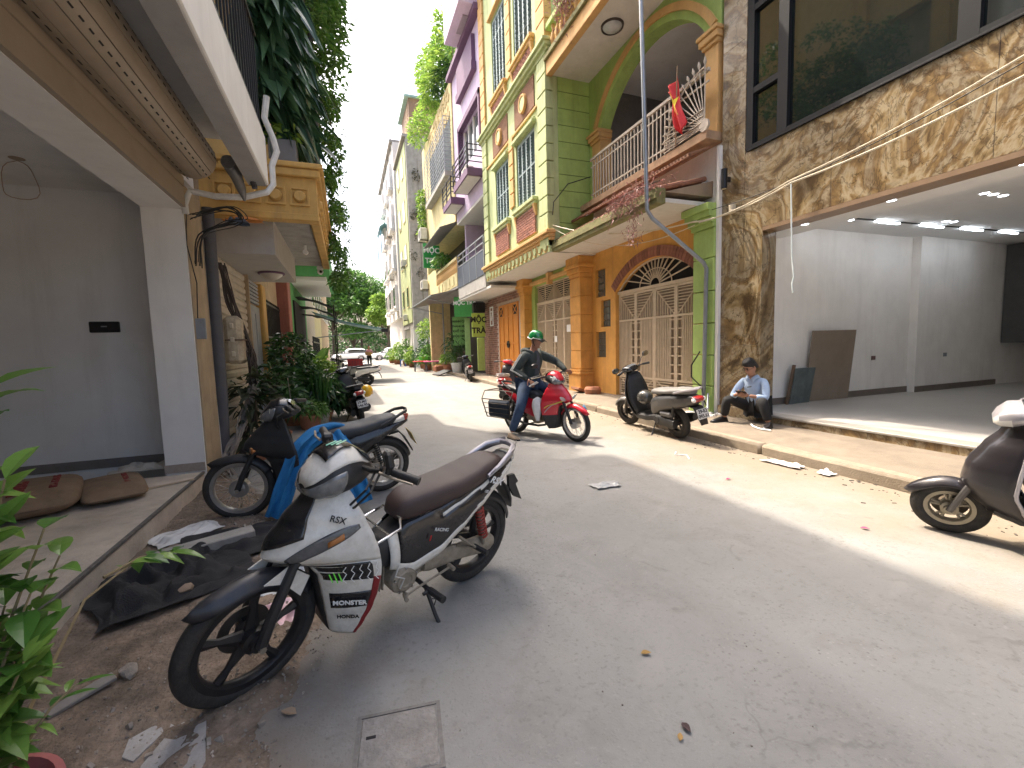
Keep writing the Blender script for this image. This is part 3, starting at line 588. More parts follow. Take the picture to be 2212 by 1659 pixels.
# old fabric, fittings and boxes near the pipe
jb = thing('junction_box', 'weathered cream junction box hanging on the shutter with cables', 'box', (-1.36, 6.75, 1.62), (0, 0, 0)); MB().box((0, 0, 0), (.2, .42, .62), b=.05).build('case', mat('yellowed_plastic', (.46, .38, .26), .6, var=.15, dirt=.6, dirtcol=(.12, .08, .05)), jb)
MB().box((.02, -.0, 0), (.21, .43, .02), b=.004).build('seam', mat('rusty_edge', (.12, .075, .05), .8), jb)
for z in (-.18, .0, .18): MB().box((.0, -.222, z), (.05, .03, .07), b=.01).build('clasp', mat('yellowed_plastic2', (.5, .42, .3), .6), jb)
def bundle(name, label, cat, path, n, spread, r, m, seed):
    random.seed(seed); mb = MB()
    for k in range(n):
        ph = rng(0, 6); pts = []
        for i, p in enumerate(path):
            p = Vector(p); pts.append(p+Vector((rng(-1, 1), rng(-1, 1), rng(-.6, .6)))*spread)
        # smooth resample
        q = []
        for i in range(len(pts)-1):
            p0, p1, p2, p3 = pts[max(i-1, 0)], pts[i], pts[i+1], pts[min(i+2, len(pts)-1)]
            for s_ in range(5):
                t_ = s_/5; q.append(.5*((2*p1)+(p2-p0)*t_+(2*p0-5*p1+4*p2-p3)*t_*t_+(3*p1-p0-3*p2+p3)*t_**3))
        q.append(pts[-1]); mb.tube(q, r*rng(.7, 1.3), 5)
    return tag(mb.build(name, m, None), label, cat)
bundle('cable_bundle', 'thick tangle of black cables hanging beside the junction box', 'cables', [(-1.40, 6.45, 2.55), (-1.36, 6.6, 2.1), (-1.28, 6.75, 1.7), (-1.22, 6.9, 1.35), (-1.25, 6.95, .95), (-1.25, 6.9, .6), (-1.35, 6.7, .2), (-1.4, 6.5, .03)], 16, .05, .009, mat('dusty_cable', (.06, .045, .038), .7, var=.3), 3)
random.seed(4); mb = MB()
for k in range(9):
    c = Vector((-1.22+rng(-.03, .03), 6.9+rng(-.05, .05), 1.3+rng(-.1, .1))); a, b_ = rng(.07, .13), rng(.14, .24); tl = rng(-.3, .3)
    mb.tube([c+Vector((rng(-.01, .01), a*cos(2*pi*i/18)+tl*b_*sin(2*pi*i/18), b_*sin(2*pi*i/18))) for i in range(18)], .008, 5, closed=True)
o = mb.build('cable_coil', mat('dusty_cable', (.06, .045, .038)), None); tag(o, 'coiled loops of old cable beside the junction box', 'cables')
bundle('cable_bundle', 'dusty grey cables sprawling at the foot of the drain pipe', 'cables', [(-1.22, 6.75, 1.0), (-1.3, 6.5, .6), (-1.38, 6.2, .35), (-1.42, 6.0, .15), (-1.4, 5.9, .03)], 12, .06, .012, mat('pale_dusty_cable', (.20, .17, .145), .8, var=.3), 5)
bundle('cable_bundle', 'black wires looped under the shutter motor', 'cables', [(-1.44, 5.62, 2.9), (-1.3, 5.66, 2.98), (-1.1, 5.66, 3.0), (-.98, 5.66, 2.9), (-1.12, 5.68, 2.86), (-1.38, 5.66, 2.7), (-1.44, 5.64, 2.4)], 7, .05, .006, M_CABLE, 6)
crumple('blue_rag', 'blue plastic rag stuffed among the wires under the shutter motor', 'rag', (-1.05, 5.72, 2.86), (.22, .2), mat('dull_blue_film', (.05, .075, .12), .4, var=.3), n=12, amp=.1, seed=31)
crumple('orange_rag', 'orange cloth tucked under the ochre balcony', 'rag', (-1.1, 6.36, 3.06), (.42, .16), mat('orange_cloth', (.55, .22, .06), .8, var=.3), n=12, amp=.07, seed=33)
# neighbours further down on the left
def simple_house(name, label, x, y0, y1, h, m, storeys, wx=-7.6, win=True, floor_h=3.3, trim=None, z0=0):
    t = thing(name, label, 'house'); a, b_ = (wx, x) if wx < x else (x, wx)
    MB().b2(a, b_, y0, y1, z0, h).build('wall', m, t)
    MB().b2(a-.0, b_+(.25 if wx < x else 0), y0+.003, y1-.003, h, h+.2).build('roof', M_CONC, t) if wx < x else MB().b2(a-.25, b_, y0+.003, y1-.003, h, h+.2).build('roof', M_CONC, t)
    if win:
        sgn = 1 if wx < x else -1
        for f in range(1, storeys):
            z = z0+f*floor_h+.7; n_ = max(1, int((y1-y0)/2.2))
            for k in range(n_):
                yc = y0+(k+.5)*(y1-y0)/n_; wn = MB().box((x+sgn*.02, yc, z+.75), (.06, 1.0, 1.5)).build('window', trim or M_WHITE, t)
                for q in (-.25, .25): MB().box((x+sgn*.052, yc+q, z+.75), (.012, .42, 1.36)).build('pane', M_GLASS2, wn)
    return t
H3 = simple_house('green_house', 'low bright green house with white balcony soffit on the left', -1.45, 14.0, 19.6, 6.2, M_LGREEN, 2, win=False)
mb = MB(); mb.b2(-1.45, -.35, 14.2, 18.6, 3.62, 4.5); mb.build('balcony', M_LGREEN, H3); mb = MB(); mb.b2(-1.44, -.45, 14.3, 18.5, 3.5, 3.62); mb.build('soffit', M_WHITE, H3)
mb = MB(); mb.b2(-1.25, -.5, 14.18, 14.25, 3.9, 4.1); mb.build('ledge', M_LGREEN, H3)
mb = MB(); mb.b2(-1.46, -1.40, 14.9, 18.5, .1, 3.0); mb.build('doorway', M_DARK, H3)
o = simple_house('narrow_house', 'narrow cream-walled house between the ochre and the green house', -1.5, 13.42, 13.98, 7.5, M_CREAM, 1, win=False)
aw = thing('black_awning', 'sagging black awnings in front of the green house', 'awning', (0, 0, 0))
for k, (y, z, d) in enumerate(((15.4, 3.15, 1.1), (16.2, 2.95, 1.15), (17.0, 2.75, 1.2))):
    mb = MB(); rows = []
    for i in range(9):
        u = i/8; rows.append([(-1.42+d*u, y+.9*v/6, z-.35*u*u+.05*mnoise.noise((u*4, v, k))) for v in range(7)])
    mb.loft(rows, cap=False, ringclosed=False); mb.build('canopy', mat('black_tarp', (.02, .02, .022), .6, var=.2), aw, solid=.006)
mb = MB(); [mb.tube([(-.32, y, 0), (-.32, y, 2.9)], .02) for y in (15.3, 17.9)]; mb.build('post', M_BLACK, aw)
fg = thing('iron_fence', 'black iron railings in front of the green house', 'fence'); bd = MB().b2(-.012, .012, -.012, .012, 0, 1.9).data('picket', M_BLACK, 0)
for i in range(22): inst('picket', bd, fg, (-.95, 14.8+i*.16, 0))
MB().b2(-.97, -.93, 14.7, 18.4, 1.7, 1.75).build('rail', M_BLACK, fg); MB().b2(-.97, -.93, 14.7, 18.4, .3, .35).build('rail', M_BLACK, fg)
o = thing('teal_awning', 'teal awning sheet sloping out over the left side of the street', 'awning')
mb = MB(); rows = [[(-1.3+3.0*u, 20.5, 3.12-.75*u-.1*sin(pi*u)), (-1.3+3.0*u, 23.5, 3.16-.75*u-.1*sin(pi*u))] for u in lin(0, 1, 10)]; mb.loft(rows, cap=False, ringclosed=False); mb.build('sheet', mat('teal_sheet', (.13, .30, .33), .5), o, solid=.01)
mb = MB(); mb.tube([(1.7, 20.5, 2.33), (1.7, 23.5, 2.36)], .03); mb.tube([(-1.3, 20.6, 2.0), (1.6, 20.6, 2.3)], .02); mb.build('frame', M_GALV, o)
MB().box((1.62, 20.4, 2.28), (.28, .1, .16)).build('end_roller', M_BLACK, o)
simple_house('cream_row_house', 'cream row house behind the teal awning on the left', -1.6, 19.7, 27, 5.6, M_CREAM, 2)
simple_house('pale_yellow_house', 'pale yellow house further down the left side', -1.7, 27.1, 36, 8.5, M_YEL, 3)
simple_house('tall_ochre_house', 'tall ochre house at the far left end of the street', -1.7, 36.1, 50, 17, M_YPIL, 5)
# ================================================================== RIGHT SIDE
random.seed(11)
# ---- marble-faced shop
MS = thing('marble_shop', 'new shop faced in veined brown marble with open white showroom', 'shop')
def slab_x(name, x, y0, y1, z0, z1, m, parent, th=.03, b=.003):
    return MB().b2(x, x+th, y0+.0015, y1-.0015, z0+.0015, z1-.0015, b=b).build(name, m, parent)
core = wallgrid('x', 6.235, 6.5, (-4, 6.03), (0, 12), [(-3.5, 5.27, .2, 3.19), (-3.4, 5.56, 4.45, 8.6)]); core.build('wall', M_WPLAST, MS)
for y0, y1 in ((5.25, 6.05),):
    zz = [.13, 1.35, 2.55, 3.75, 4.95, 6.2, 7.4, 8.6]
    for a, b_ in zip(zz, zz[1:]): slab_x('marble_slab', 6.2, 5.25 if b_ <= 3.2 else 5.58, y1, a, b_, M_MARBLE, MS)
    slab_x('marble_slab', 6.2, 5.25, 5.578, 2.55, 3.19, M_MARBLE, MS)
yy = [5.578, 4.2, 2.6, 1.0, -.6, -2.2, -3.8]
for a, b_ in zip(yy, yy[1:]): slab_x('marble_slab', 6.2, b_, a, 3.19, 4.43, M_MARBLE, MS)
MB().b2(6.2, 6.5, 5.23, 5.268, .26, 3.19).build('jamb_lining', M_MARBLE, MS)
MB().b2(6.195, 6.5, -3.5, 5.225, 3.13, 3.188).build('lintel_lining', mat('brown_lining', (.24, .16, .10), .4), MS)
mb = MB(); mb.b2(6.13, 6.4, -3.5, 5.2, .222, .255, b=.006); mb.build('threshold', mat('grey_stone_sill', (.30, .28, .25), .5, var=.2), MS)
for i in range(6): slab_x('plinth_slab', 6.15, 3.6-i*1.6, 5.2-i*1.6, .12, .222, M_MARBLE, MS)
MB().b2(6.12, 6.2, 5.2, 6.0, .12, .30, b=.005).build('plinth_block', M_MARBLE, MS)
# upper window with black frames
W = MB(); yL, yR, z0, z1 = 5.56, -3.3, 4.45, 8.6
for y0, y1 in ((5.44, 5.56), (4.86, 5.02), (2.76, 2.94), (.6, .75), (-3.4, -3.25)): W.b2(6.19, 6.3, y0, y1, z0, z1)
for zz_ in (4.45, 8.5): W.b2(6.192, 6.298, -3.3, 5.5, zz_, zz_+.07)
for a, b_ in ((5.02, 5.44), (-.2, 2.76)):
    for z in (5.28, 6.5, 7.6): W.b2(6.193, 6.297, a, b_, z, z+.09)
W.build('window_frame', M_ALU, MS)
MB().b2(6.17, 6.2, -3.3, 5.5, 4.43, 4.455, b=.004).build('window_sill', M_ALU, MS)
for a, b_ in ((5.02, 5.44), (2.94, 4.86), (.75, 2.76), (-3.25, .6)):
    g = MB().b2(6.25, 6.258, a, b_, 4.5, 8.5).build('pane', M_GLASS, MS)
MB().b2(6.5, 6.52, 4.9, 5.5, 4.5, 8.5).build('curtain', mat('grey_curtain', (.25, .27, .27), .9, var=.1, scale=9), MS)
MB().b2(6.5, 14, -4, 6.03, 4.3, 12).build('upper_block', M_DARK, MS)
# showroom interior
MB().b2(6.4, 17, -3.6, 6.0, .1, .25).build('floor', M_FLOOR, MS)
MB().b2(6.5, 11.0, 5.75, 6.0, .25, 3.6).build('side_wall', M_WPLAST, MS); MB().b2(11.0, 17, 5.6, 6.0, .25, 3.6).build('side_wall', M_WPLAST, MS)
MB().b2(17, 17.2, -3.6, 6, .25, 3.6).build('back_wall', M_WPLAST, MS); MB().b2(6.5, 17, -3.8, -3.6, .25, 3.6).build('side_wall', M_WPLAST, MS)
MB().b2(6.5, 17, -3.6, 6.0, 3.42, 3.6).build('ceiling', M_WHITE, MS); MB().b2(6.5, 7.25, -3.6, 5.75, 3.2, 3.42).build('ceiling_drop', M_WHITE, MS)
mb = MB(); mb.b2(6.5, 11.0, 5.73, 5.749, .25, .37); mb.b2(11.0, 14, 5.58, 5.599, .25, .37); mb.build('skirting', mat('taupe_skirting', (.16, .13, .11), .5), MS)
MB().b2(14.1, 16.9, 4.6, 5.58, 1.2, 3.4).build('stair_recess', mat('dim_recess', (.09, .09, .09), .9), MS)
M_LED = mat('lit_led', (.9, .92, 1), .4, emit=(.85, .92, 1), estr=5)
M_TRACK = mat('black_track', (.03, .03, .03), .5)
MB().box((10.1, 4.98, 3.412), (5.4, .035, .014), rotz(-.05)).build('light_track', M_TRACK, MS)
for nth, (x0, x1) in zip(('first', 'second', 'third', 'fourth', 'fifth'), ((7.62, 8.09), (8.61, 9.22), (9.74, 10.4), (10.87, 11.54), (12.03, 12.64))):
    o = MB().box(((x0+x1)/2, 5.10-.05*((x0+x1)/2-7.85), 3.40), (x1-x0, .05, .03)).build('strip_light', M_LED, None); tag(o, nth+' lit LED tube along the showroom ceiling track, counted from the marble pillar', 'light', 'LED tubes on the showroom ceiling track')
for i, (x, y, z) in enumerate(((6.75, 4.95, 3.2), (6.75, 3.79, 3.2), (6.75, 2.57, 3.2), (8.6, 3.67, 3.42), (8.8, 3.66, 3.42), (9.03, 3.65, 3.42), (10.0, 4.75, 3.42), (10.2, 4.74, 3.42))):
    t = thing('downlight', ('front downlight nearest the marble pillar', 'middle one of the three front downlights over the opening', 'front downlight nearest the right picture edge', 'left lamp of the triple downlight cluster inside the showroom', 'middle lamp of the triple downlight cluster inside the showroom', 'right lamp of the triple downlight cluster inside the showroom', 'left lamp of the downlight pair beside the LED track', 'right lamp of the downlight pair beside the LED track')[i], 'light', (x, y, z), group='front downlights' if i < 3 else 'inner downlights')
    MB().lathe([(.075, 0), (.075, -.008), (.055, -.008), (.055, 0)], (0, 0, 0), 'z', 20, loop=True).build('bezel', M_WHITE, t); MB().lathe([(.001, -.004), (.056, -.004)], (0, 0, 0), 'z', 20).build('lens', M_LED, t)
o = MB().box((8.52, 5.66, .91), (1.13, .02, 1.32), E3(radians(5), 0, radians(-2)), b=.003).build('stone_tile', mat('beige_stone_tile', (.25, .20, .155), .4, var=.12, scale=4), None); tag(o, 'large beige stone tile leaning on the showroom wall', 'tile')
o = MB().box((7.70, 5.60, .58), (.56, .016, .66), E3(radians(9), 0, radians(4)), b=.003).build('stone_tile', mat('slate_tile', (.10, .125, .125), .35, var=.3, scale=6), None); tag(o, 'small dark slate tile leaning in front of the beige one', 'tile')
o = MB().box((7.42, 5.62, .6), (.05, .04, .74), E3(radians(8), .04, 0), b=.003).build('wood_offcut', mat('brown_offcut', (.16, .105, .07), .7), None); tag(o, 'brown wooden offcut leaning beside the slate tile', 'wood offcut')
for x, z, lb in ((9.9, 1.0, 'nearer dark red socket on the showroom wall'), (12.0, 1.0, 'farther grey socket on the showroom wall')):
    o = MB().box((x, 5.745 if x < 11 else 5.595, z), (.12, .012, .08), b=.003).build('wall_socket', mat('socket_dark', (.12, .06, .055), .5) if x < 11 else M_GALV, None); tag(o, lb, 'socket')
sc = thing('wall_sconce', 'black up-down wall light on the marble pillar', 'lamp', (6.2, 5.88, 4.13)); MB().tube([(-.12, 0, -.16), (-.12, 0, .16)], .05, 16).build('tube', M_BLACK, sc); MB().box((-.05, 0, 0), (.1, .06, .08), b=.01).build('bracket', M_BLACK, sc); MB().lathe([(.001, -.161), (.035, -.161)], (-.12, 0, 0), 'z', 14).build('lens', mat('warm_lens', (.7, .6, .4), .4), sc)
o = MB().box((6.16, 5.78, 3.62), (.08, .09, .14), b=.01).build('cable_box', mat('ivory_box', (.55, .48, .36), .6), None); tag(o, 'small ivory junction box on the marble pillar where the cables pass', 'box')

# ---- green and orange house with gates
GH = thing('green_orange_house', 'green and orange house with arched balcony, louvred shutters and cream gates', 'house')
X0 = 6.35
# white strip and green pilaster next to the marble
MB().b2(6.14, 6.5, 6.035, 6.10, .12, 4.75).build('white_strip', M_WPLAST, GH)
zz = [.13, .62, 1.18, 1.75, 2.32, 2.9, 3.42]
for a, b_ in zip(zz, zz[1:]): MB().b2(6.1, 6.5, 6.105, 6.60, a+.008, b_-.008, b=.012).build('pilaster_block', M_GREEN, GH)
for k, (d, a, b_) in enumerate(((.03, 3.42, 3.5), (.07, 3.5, 3.6), (.11, 3.6, 3.7), (.15, 3.7, 3.82))): MB().b2(6.1-d, 6.5, 6.105, 6.60+d, a, b_, b=.006).build('capital', M_GREEN, GH)
MB().b2(6.04, 6.5, 6.107, 6.63, .12, .45, b=.015).build('pilaster_base', M_GREEN, GH)
# orange wall with segmental arch over the big gate
YA0, YA1, ZS, ZA = 6.72, 9.5, 2.70, 3.28
def archz(y, rise=ZA-ZS, zs=ZS, a=YA0, b=YA1): u = (y-(a+b)/2)/((b-a)/2); Rr = (((b-a)/2)**2+rise**2)/(2*rise); return zs+sqrt(max(0, Rr*Rr-(u*(b-a)/2)**2))-(Rr-rise)
N = 24; cur = [(YA0+(YA1-YA0)*i/N, archz(YA0+(YA1-YA0)*i/N)) for i in range(N+1)]
mb = MB()
for (a, za), (b_, zb) in zip(cur, cur[1:]): mb.prism([(a, za), (b_, zb), (b_, 3.86), (a, 3.86)], X0, X0+.25, axis='x')
mb.b2(X0, X0+.25, 6.6, YA0, .12, 3.86); mb.build('arch_wall', M_ORANGE, GH, smooth=0)
gb_holes = [(9.95, 10.42, 2.66, 3.38), (9.72, 10.17, 1.87, 2.56), (9.95, 10.42, 1.07, 1.75)]
wallgrid('x', X0, X0+.25, (YA1, 10.6), (.12, 3.86), gb_holes).build('orange_wall', M_ORANGE, GH, smooth=0)
M_GBLK = glassmat('glass_block', (.10, .11, .105), .15)
gbd = MB().box((0, 0, 0), (.06, .145, .165), b=.012).data('glass_block', M_GBLK, 35)
for y0, y1, z0_, z1_ in gb_holes:
    MB().b2(X0+.12, X0+.14, y0, y1, z0_, z1_).build('block_backing', mat('block_grout', (.3, .28, .24), .9), GH)
    for i in range(3):
        for j in range(4): inst('glass_block', gbd, GH, (X0+.10, y0+(i+.5)*(y1-y0)/3, z0_+(j+.5)*(z1_-z0_)/4))
cy = (YA0+YA1)/2; rise = ZA-ZS; half = (YA1-YA0)/2; Rr = (half*half+rise*rise)/(2*rise); cz = ZS-(Rr-rise); amax = math.asin(half/Rr); nb = 32
vb = MB().prism([(-.043, 0), (.043, 0), (.047, .22), (-.047, .22)], -.02, .03, axis='x').data('arch_brick', M_BRICK, 0)
for i in range(nb):
    a = -amax+2*amax*(i+.5)/nb; inst('arch_brick', vb, GH, (X0-.003, cy+sin(a)*(Rr+.005), cz+cos(a)*(Rr+.005)), (-a, 0, 0))
# gates -------------------------------------------------------------------
M_GATE2 = M_GATE
def bar_y(parent, name, x, y0, y1, z, t=.022, d=.025): MB().b2(x-d/2, x+d/2, y0, y1, z-t/2, z+t/2).build(name, M_GATE, parent, smooth=0)
def bar_z(parent, name, x, y, z0, z1, t=.02, d=.025): MB().b2(x-d/2, x+d/2, y-t/2, y+t/2, z0, z1).build(name, M_GATE, parent, smooth=0)
def bar_any(parent, name, x, p, q, t=.022):
    a = atan2(q[1]-p[1], q[0]-p[0]); ln = math.hypot(q[0]-p[0], q[1]-p[1]); MB().box((x, (p[0]+q[0])/2, (p[1]+q[1])/2), (.022, ln, t), Matrix.Rotation(a, 3, 'X')).build(name, M_GATE, parent, smooth=0)
def gate_leaf(t, x, y0, y1, z0, zm, z1, flip, bars=8, ladder=None):
    MB().b2(x+.03, x+.045, y0, y1, z0, z1).build('sheet', mat('gate_sheet', (.28, .21, .145), .7, var=.2, dirt=.3), t)
    for y in (y0+.02, y1-.02): bar_z(t, 'stile', x, y, z0, z1, .045, .04)
    for z in (z0+.02, z0+.45, zm, z1-.02): bar_y(t, 'rail', x-.002, y0+.043, y1-.043, z, .05, .04)
    a, b_ = y0+.05, y1-.05; H = z1-.05-(zm+.03)
    # diagonal division in the head of the leaf
    n_ = 9
    for k in range(n_):
        f = (k+.5)/n_; z = zm+.03+H*f
        w_ = (b_-a)*f
        if flip: bar_y(t, 'slat', x, b_-w_, b_, z, .02)
        else: bar_y(t, 'slat', x, a, a+w_, z, .02)
    for k in range(7):
        f = (k+.5)/7; y = a+(b_-a)*f; top = zm+.03+H*((1-f) if flip else f)
        if top-(zm+.03) > .05: bar_z(t, 'bar', x, y, zm+.03, top, .018)
    bar_any(t, 'brace', x-.004, (b_, zm+.03) if flip else (a, zm+.03), (a, z1-.05) if flip else (b_, z1-.05))
    la, lb = a, b_
    if ladder == 'l': lb0 = a; la = a+.13
    if ladder == 'r': lb = b_-.13
    if ladder:
        e0, e1 = (a, la-.02) if ladder == 'l' else (lb+.02, b_)
        bar_z(t, 'stile', x, la-.01 if ladder == 'l' else lb+.01, z0+.47, zm-.03, .022)
        k = z0+.6
        while k < zm-.05: bar_y(t, 'rung', x, e0, e1, k, .03); k += .19
    for k in range(bars):
        bar_z(t, 'bar', x, la+(lb-la)*(k+.5)/bars, z0+.47, zm-.03, .026)
    for k in range(6):
        f = (k+.5)/6; z = z0+.05+.37*f; bar_y(t, 'slat', x, (a if flip else a+(b_-a)*(1-f)), (a+(b_-a)*f if flip else b_), z, .022)
    bar_any(t, 'brace', x-.004, (a, z0+.05) if not flip else (b_, z0+.05), (b_, z0+.42) if not flip else (a, z0+.42))
G1 = thing('folding_gate', 'wide cream metal gate under the brick arch with fan grille', 'gate')
xs_ = 6.45; lw = (YA1-YA0-.06)/4
for k in range(4):
    y0 = YA0+.03+k*lw; gate_leaf(G1, xs_, y0+.004, y0+lw-.004, .16, 1.98, 2.62, k % 2 == 0, 8, 'r' if k in (0, 2) else 'l')
bar_y(G1, 'transom', xs_-.01, YA0+.01, YA1-.01, 2.665, .07, .06)
fz = 2.70
for i in range(1, 14):
    a = pi*i/14; r0 = .16; y_e, z_e = cy, fz
    r1 = .16
    while r1 < 1.5:
        yv, zv = cy+cos(a)*r1, fz+sin(a)*r1*.95
        if abs(yv-cy) > half-.02 or zv > archz(yv)-.01: break
        r1 += .02
    if r1 > r0+.03: bar_any(G1, 'fan_bar', xs_, (cy+cos(a)*r0, fz+sin(a)*r0), (cy+cos(a)*r1, fz+sin(a)*r1*.95), .024)
mb = MB()
for rr_ in (.16, .36): mb.tube([(xs_-.004, cy+cos(pi*i/18)*rr_*(1 if rr_ < .3 else 1.5), fz+sin(pi*i/18)*rr_) for i in range(19)], .012, 6)
mb.tube([(xs_-.004, y, z-.02) for y, z in cur], .02, 6); mb.build('fan_ring', M_GATE, G1)
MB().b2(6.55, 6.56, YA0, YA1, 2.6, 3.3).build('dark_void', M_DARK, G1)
G2 = thing('folding_gate', 'narrow cream metal gate with louvred top beside the orange pillar', 'gate')
YB0, YB1 = 11.78, 14.5; lw = (YB1-YB0)/4
for k in range(4):
    y0 = YB0+k*lw; gate_leaf(G2, xs_, y0+.004, y0+lw-.004, .16, 2.25, 2.86, k % 2 == 1, 7, 'r' if k == 1 else ('l' if k == 2 else None))
    a, b_ = y0+.03, y0+lw-.03
    for q in range(8):
        f = (q+.5)/8; z = 2.92+.52*f
        if k % 2: bar_y(G2, 'slat', xs_, a, a+(b_-a)*f, z, .02); bar_z(G2, 'bar', xs_, a+(b_-a)*f, 2.92, 2.92+.52*f, .018)
        else: bar_y(G2, 'slat', xs_, b_-(b_-a)*f, b_, z, .02); bar_z(G2, 'bar', xs_, b_-(b_-a)*f, 2.92, 2.92+.52*f, .018)
    bar_z(G2, 'stile', xs_, y0+.01, 2.88, 3.46, .035)
for z in (2.89, 3.47): bar_y(G2, 'rail', xs_-.01, YB0, YB1, z, .05, .05)
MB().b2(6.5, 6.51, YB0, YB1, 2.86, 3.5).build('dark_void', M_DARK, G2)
for y, z, w_, h_, c in ((12.1, 1.93, .28, .22, M_WHITE), (13.0, 1.62, .18, .2, M_WHITE)):
    o = MB().box((6.41, y, z), (.004, w_, h_)).build('paper_notice', c, None); tag(o, 'larger white paper notice on the narrow gate' if w_ > .2 else 'smaller white paper notice on the narrow gate', 'notice')
# green wall round the narrow gate
wallgrid('x', X0, X0+.25, (11.25, 15.2), (.12, 3.82), [(YB0, YB1, .12, 3.5)]).build('green_wall', M_GREEN, GH, smooth=0)
mb = MB(); mb.b2(X0-.12, X0+.1, 11.26, 14.8, 3.53, 3.66, b=.02); mb.build('lintel_moulding', M_PEACH, GH)
MB().prism([(-.05, 0), (.05, 0), (.09, .36), (-.09, .36)], X0-.18, X0, axis='x').build('keystone', M_PEACH, GH).location = (0, 13.1, 3.4)
def pillar(y0, y1, x, m):
    zz = [.75, 1.25, 1.75, 2.25, 2.75, 3.25]
    for a, b_ in zip(zz, zz[1:]): MB().b2(x, X0+.2, y0, y1, a+.008, b_-.008, b=.014).build('pillar_block', m, GH)
    MB().b2(x+.02, X0+.19, y0+.02, y1-.02, .12, 3.8).build('pillar_core', m, GH)
    for d, a, b_ in ((.05, .12, .6), (.09, .6, .66), (.03, .66, .74)): MB().b2(x-d, X0+.2, y0-d, y1+d, a, b_, b=.012).build('pillar_base', m, GH)
    for d, a, b_ in ((.02, 3.26, 3.36), (.06, 3.36, 3.5), (.12, 3.5, 3.6), (.08, 3.6, 3.8)): MB().b2(x-d, X0+.2, y0-d, y1+d, a, b_, b=.012).build('pillar_capital', m, GH)
M_OPIL = mat('worn_orange_pillar', (.60, .30, .075), .8, var=.16, scale=3, streak=.5, streakcol=(.3, .17, .07))
pillar(10.62, 11.2, 5.98, M_OPIL); pillar(14.8, 15.22, 6.05, M_OPIL)
# soffit and bay
BX, BY0, BY1 = 5.0, 10.4, 15.75
M_SOF = mat('off_white_soffit', (.62, .59, .54), .85, var=.08)
MB().b2(5.08, 9, 6.35, 10.4, 3.83, 3.90).build('canopy_soffit', M_SOF, GH)
MB().b2(BX, 9, BY0, BY1, 3.80, 3.9).build('bay_soffit', M_SOF, GH)
# canopy edge: stepped fascia and tile ridge
for k, (d, z0_, z1_) in enumerate(((0, 3.80, 3.88), (.03, 3.88, 3.97), (.0, 3.97, 4.05))): MB().b2(5.07-d, 5.25, 6.33, 10.39, z0_, z1_, b=.004).build('canopy_fascia', mat('mossy_fascia', (.20, .19, .08), .9, var=.3, streak=.6, streakcol=(.12, .09, .05)), GH)
mb = MB(); mb.prism([(5.25, 4.0), (6.3, 4.28), (6.3, 4.0)], 6.34, 10.38, axis='y'); mb.build('canopy_roof', mat('canopy_screed', (.30, .22, .15), .9), GH)
td = MB(); td.tube([(0, 0, 0), (.55, 0, .15)], .045, 8); tdat = td.data('roof_tile', mat('old_roof_tile', (.27, .12, .075), .85, var=.3, objrand=.2), 40)
for i in range(40): inst('roof_tile', tdat, GH, (5.12, 6.4+i*.1, 4.05)); 
for i in range(40): inst('roof_tile', tdat, GH, (5.62, 6.4+i*.1, 4.17))
# wall over the canopy
MB().b2(6.3, 6.6, 6.1, 10.45, 3.9, 5.0).build('wall_band', M_WPLAST, GH)
# balcony with arch, above
RX = 6.2
MB().b2(5.9, 7.4, 6.1, 10.4, 4.86, 5.0).build('balcony_slab', mat('stained_slab_edge', (.40, .26, .16), .9, var=.25, streak=.6), GH)
sb = MB().b2(-.24, .24, -.018, .018, -.012, .012).data('soffit_slat', mat('brown_slat', (.24, .13, .08), .8, var=.2, objrand=.2), 0)
for i in range(52): inst('soffit_slat', sb, GH, (5.84, 6.2+i*.081, 4.69-.0), (0, -.35, 0))
MB().box((5.65, 8.3, 4.60), (.05, 4.2, .05)).build('slat_bearer', mat('brown_slat', (.24, .13, .08)), GH)
ab0, ab1, azs, arise = 6.40, 9.92, 6.72, 1.05
Ra = (((ab1-ab0)/2)**2+arise**2)/(2*arise)
def az2(y): u = y-(ab0+ab1)/2; return azs+sqrt(max(0, Ra*Ra-u*u))-(Ra-arise)
mb = MB(); c2_ = [(ab0+(ab1-ab0)*i/28, az2(ab0+(ab1-ab0)*i/28)) for i in range(29)]
for (a, za), (b_, zb) in zip(c2_, c2_[1:]): mb.prism([(a, za), (b_, zb), (b_, 8.1), (a, 8.1)], RX, RX+.3, axis='x')
mb.b2(RX, RX+.3, 6.1, ab0, 6.72, 8.1); mb.b2(RX, RX+.3, ab1, 10.4, 5.0, 8.1); mb.build('arch_wall', M_GREEN, GH, smooth=0)
mb = MB(); rows = []
for y, z in c2_:
    u = (y-(ab0+ab1)/2)/Ra; nrm = Vector((0, u, sqrt(max(0, 1-u*u)))); p = Vector((RX, y, z))+nrm*.13
    rows.append([p+Vector((-.05, 0, 0)), p+Vector((-.05, 0, 0))+nrm*.13, p+nrm*.13+Vector((.02, 0, 0)), p+Vector((.02, 0, 0))])
mb.loft(rows); mb.build('arch_moulding', M_PEACH, GH)
for y0, y1 in ((6.14, 6.44), (9.86, 10.24)):
    MB().b2(RX-.02, RX+.3, y0, y1, 5.0, 6.54).build('arch_pillar', M_PEACH, GH)
    for d, a, b_ in ((.04, 6.48, 6.55), (.08, 6.55, 6.66), (.11, 6.66, 6.73)): MB().b2(RX-.02-d, RX+.3, y0-d*.6, y1+d, a, b_, b=.01).build('arch_capital', M_PEACH, GH)
MB().b2(6.5, 9, 6.1, 10.4, 7.9, 8.1).build('loggia_ceiling', M_WPLAST, GH); MB().b2(8.6, 8.8, 6.1, 10.4, 5.0, 8.0).build('loggia_wall', mat('grey_loggia_wall', (.2, .19, .185), .9), GH)
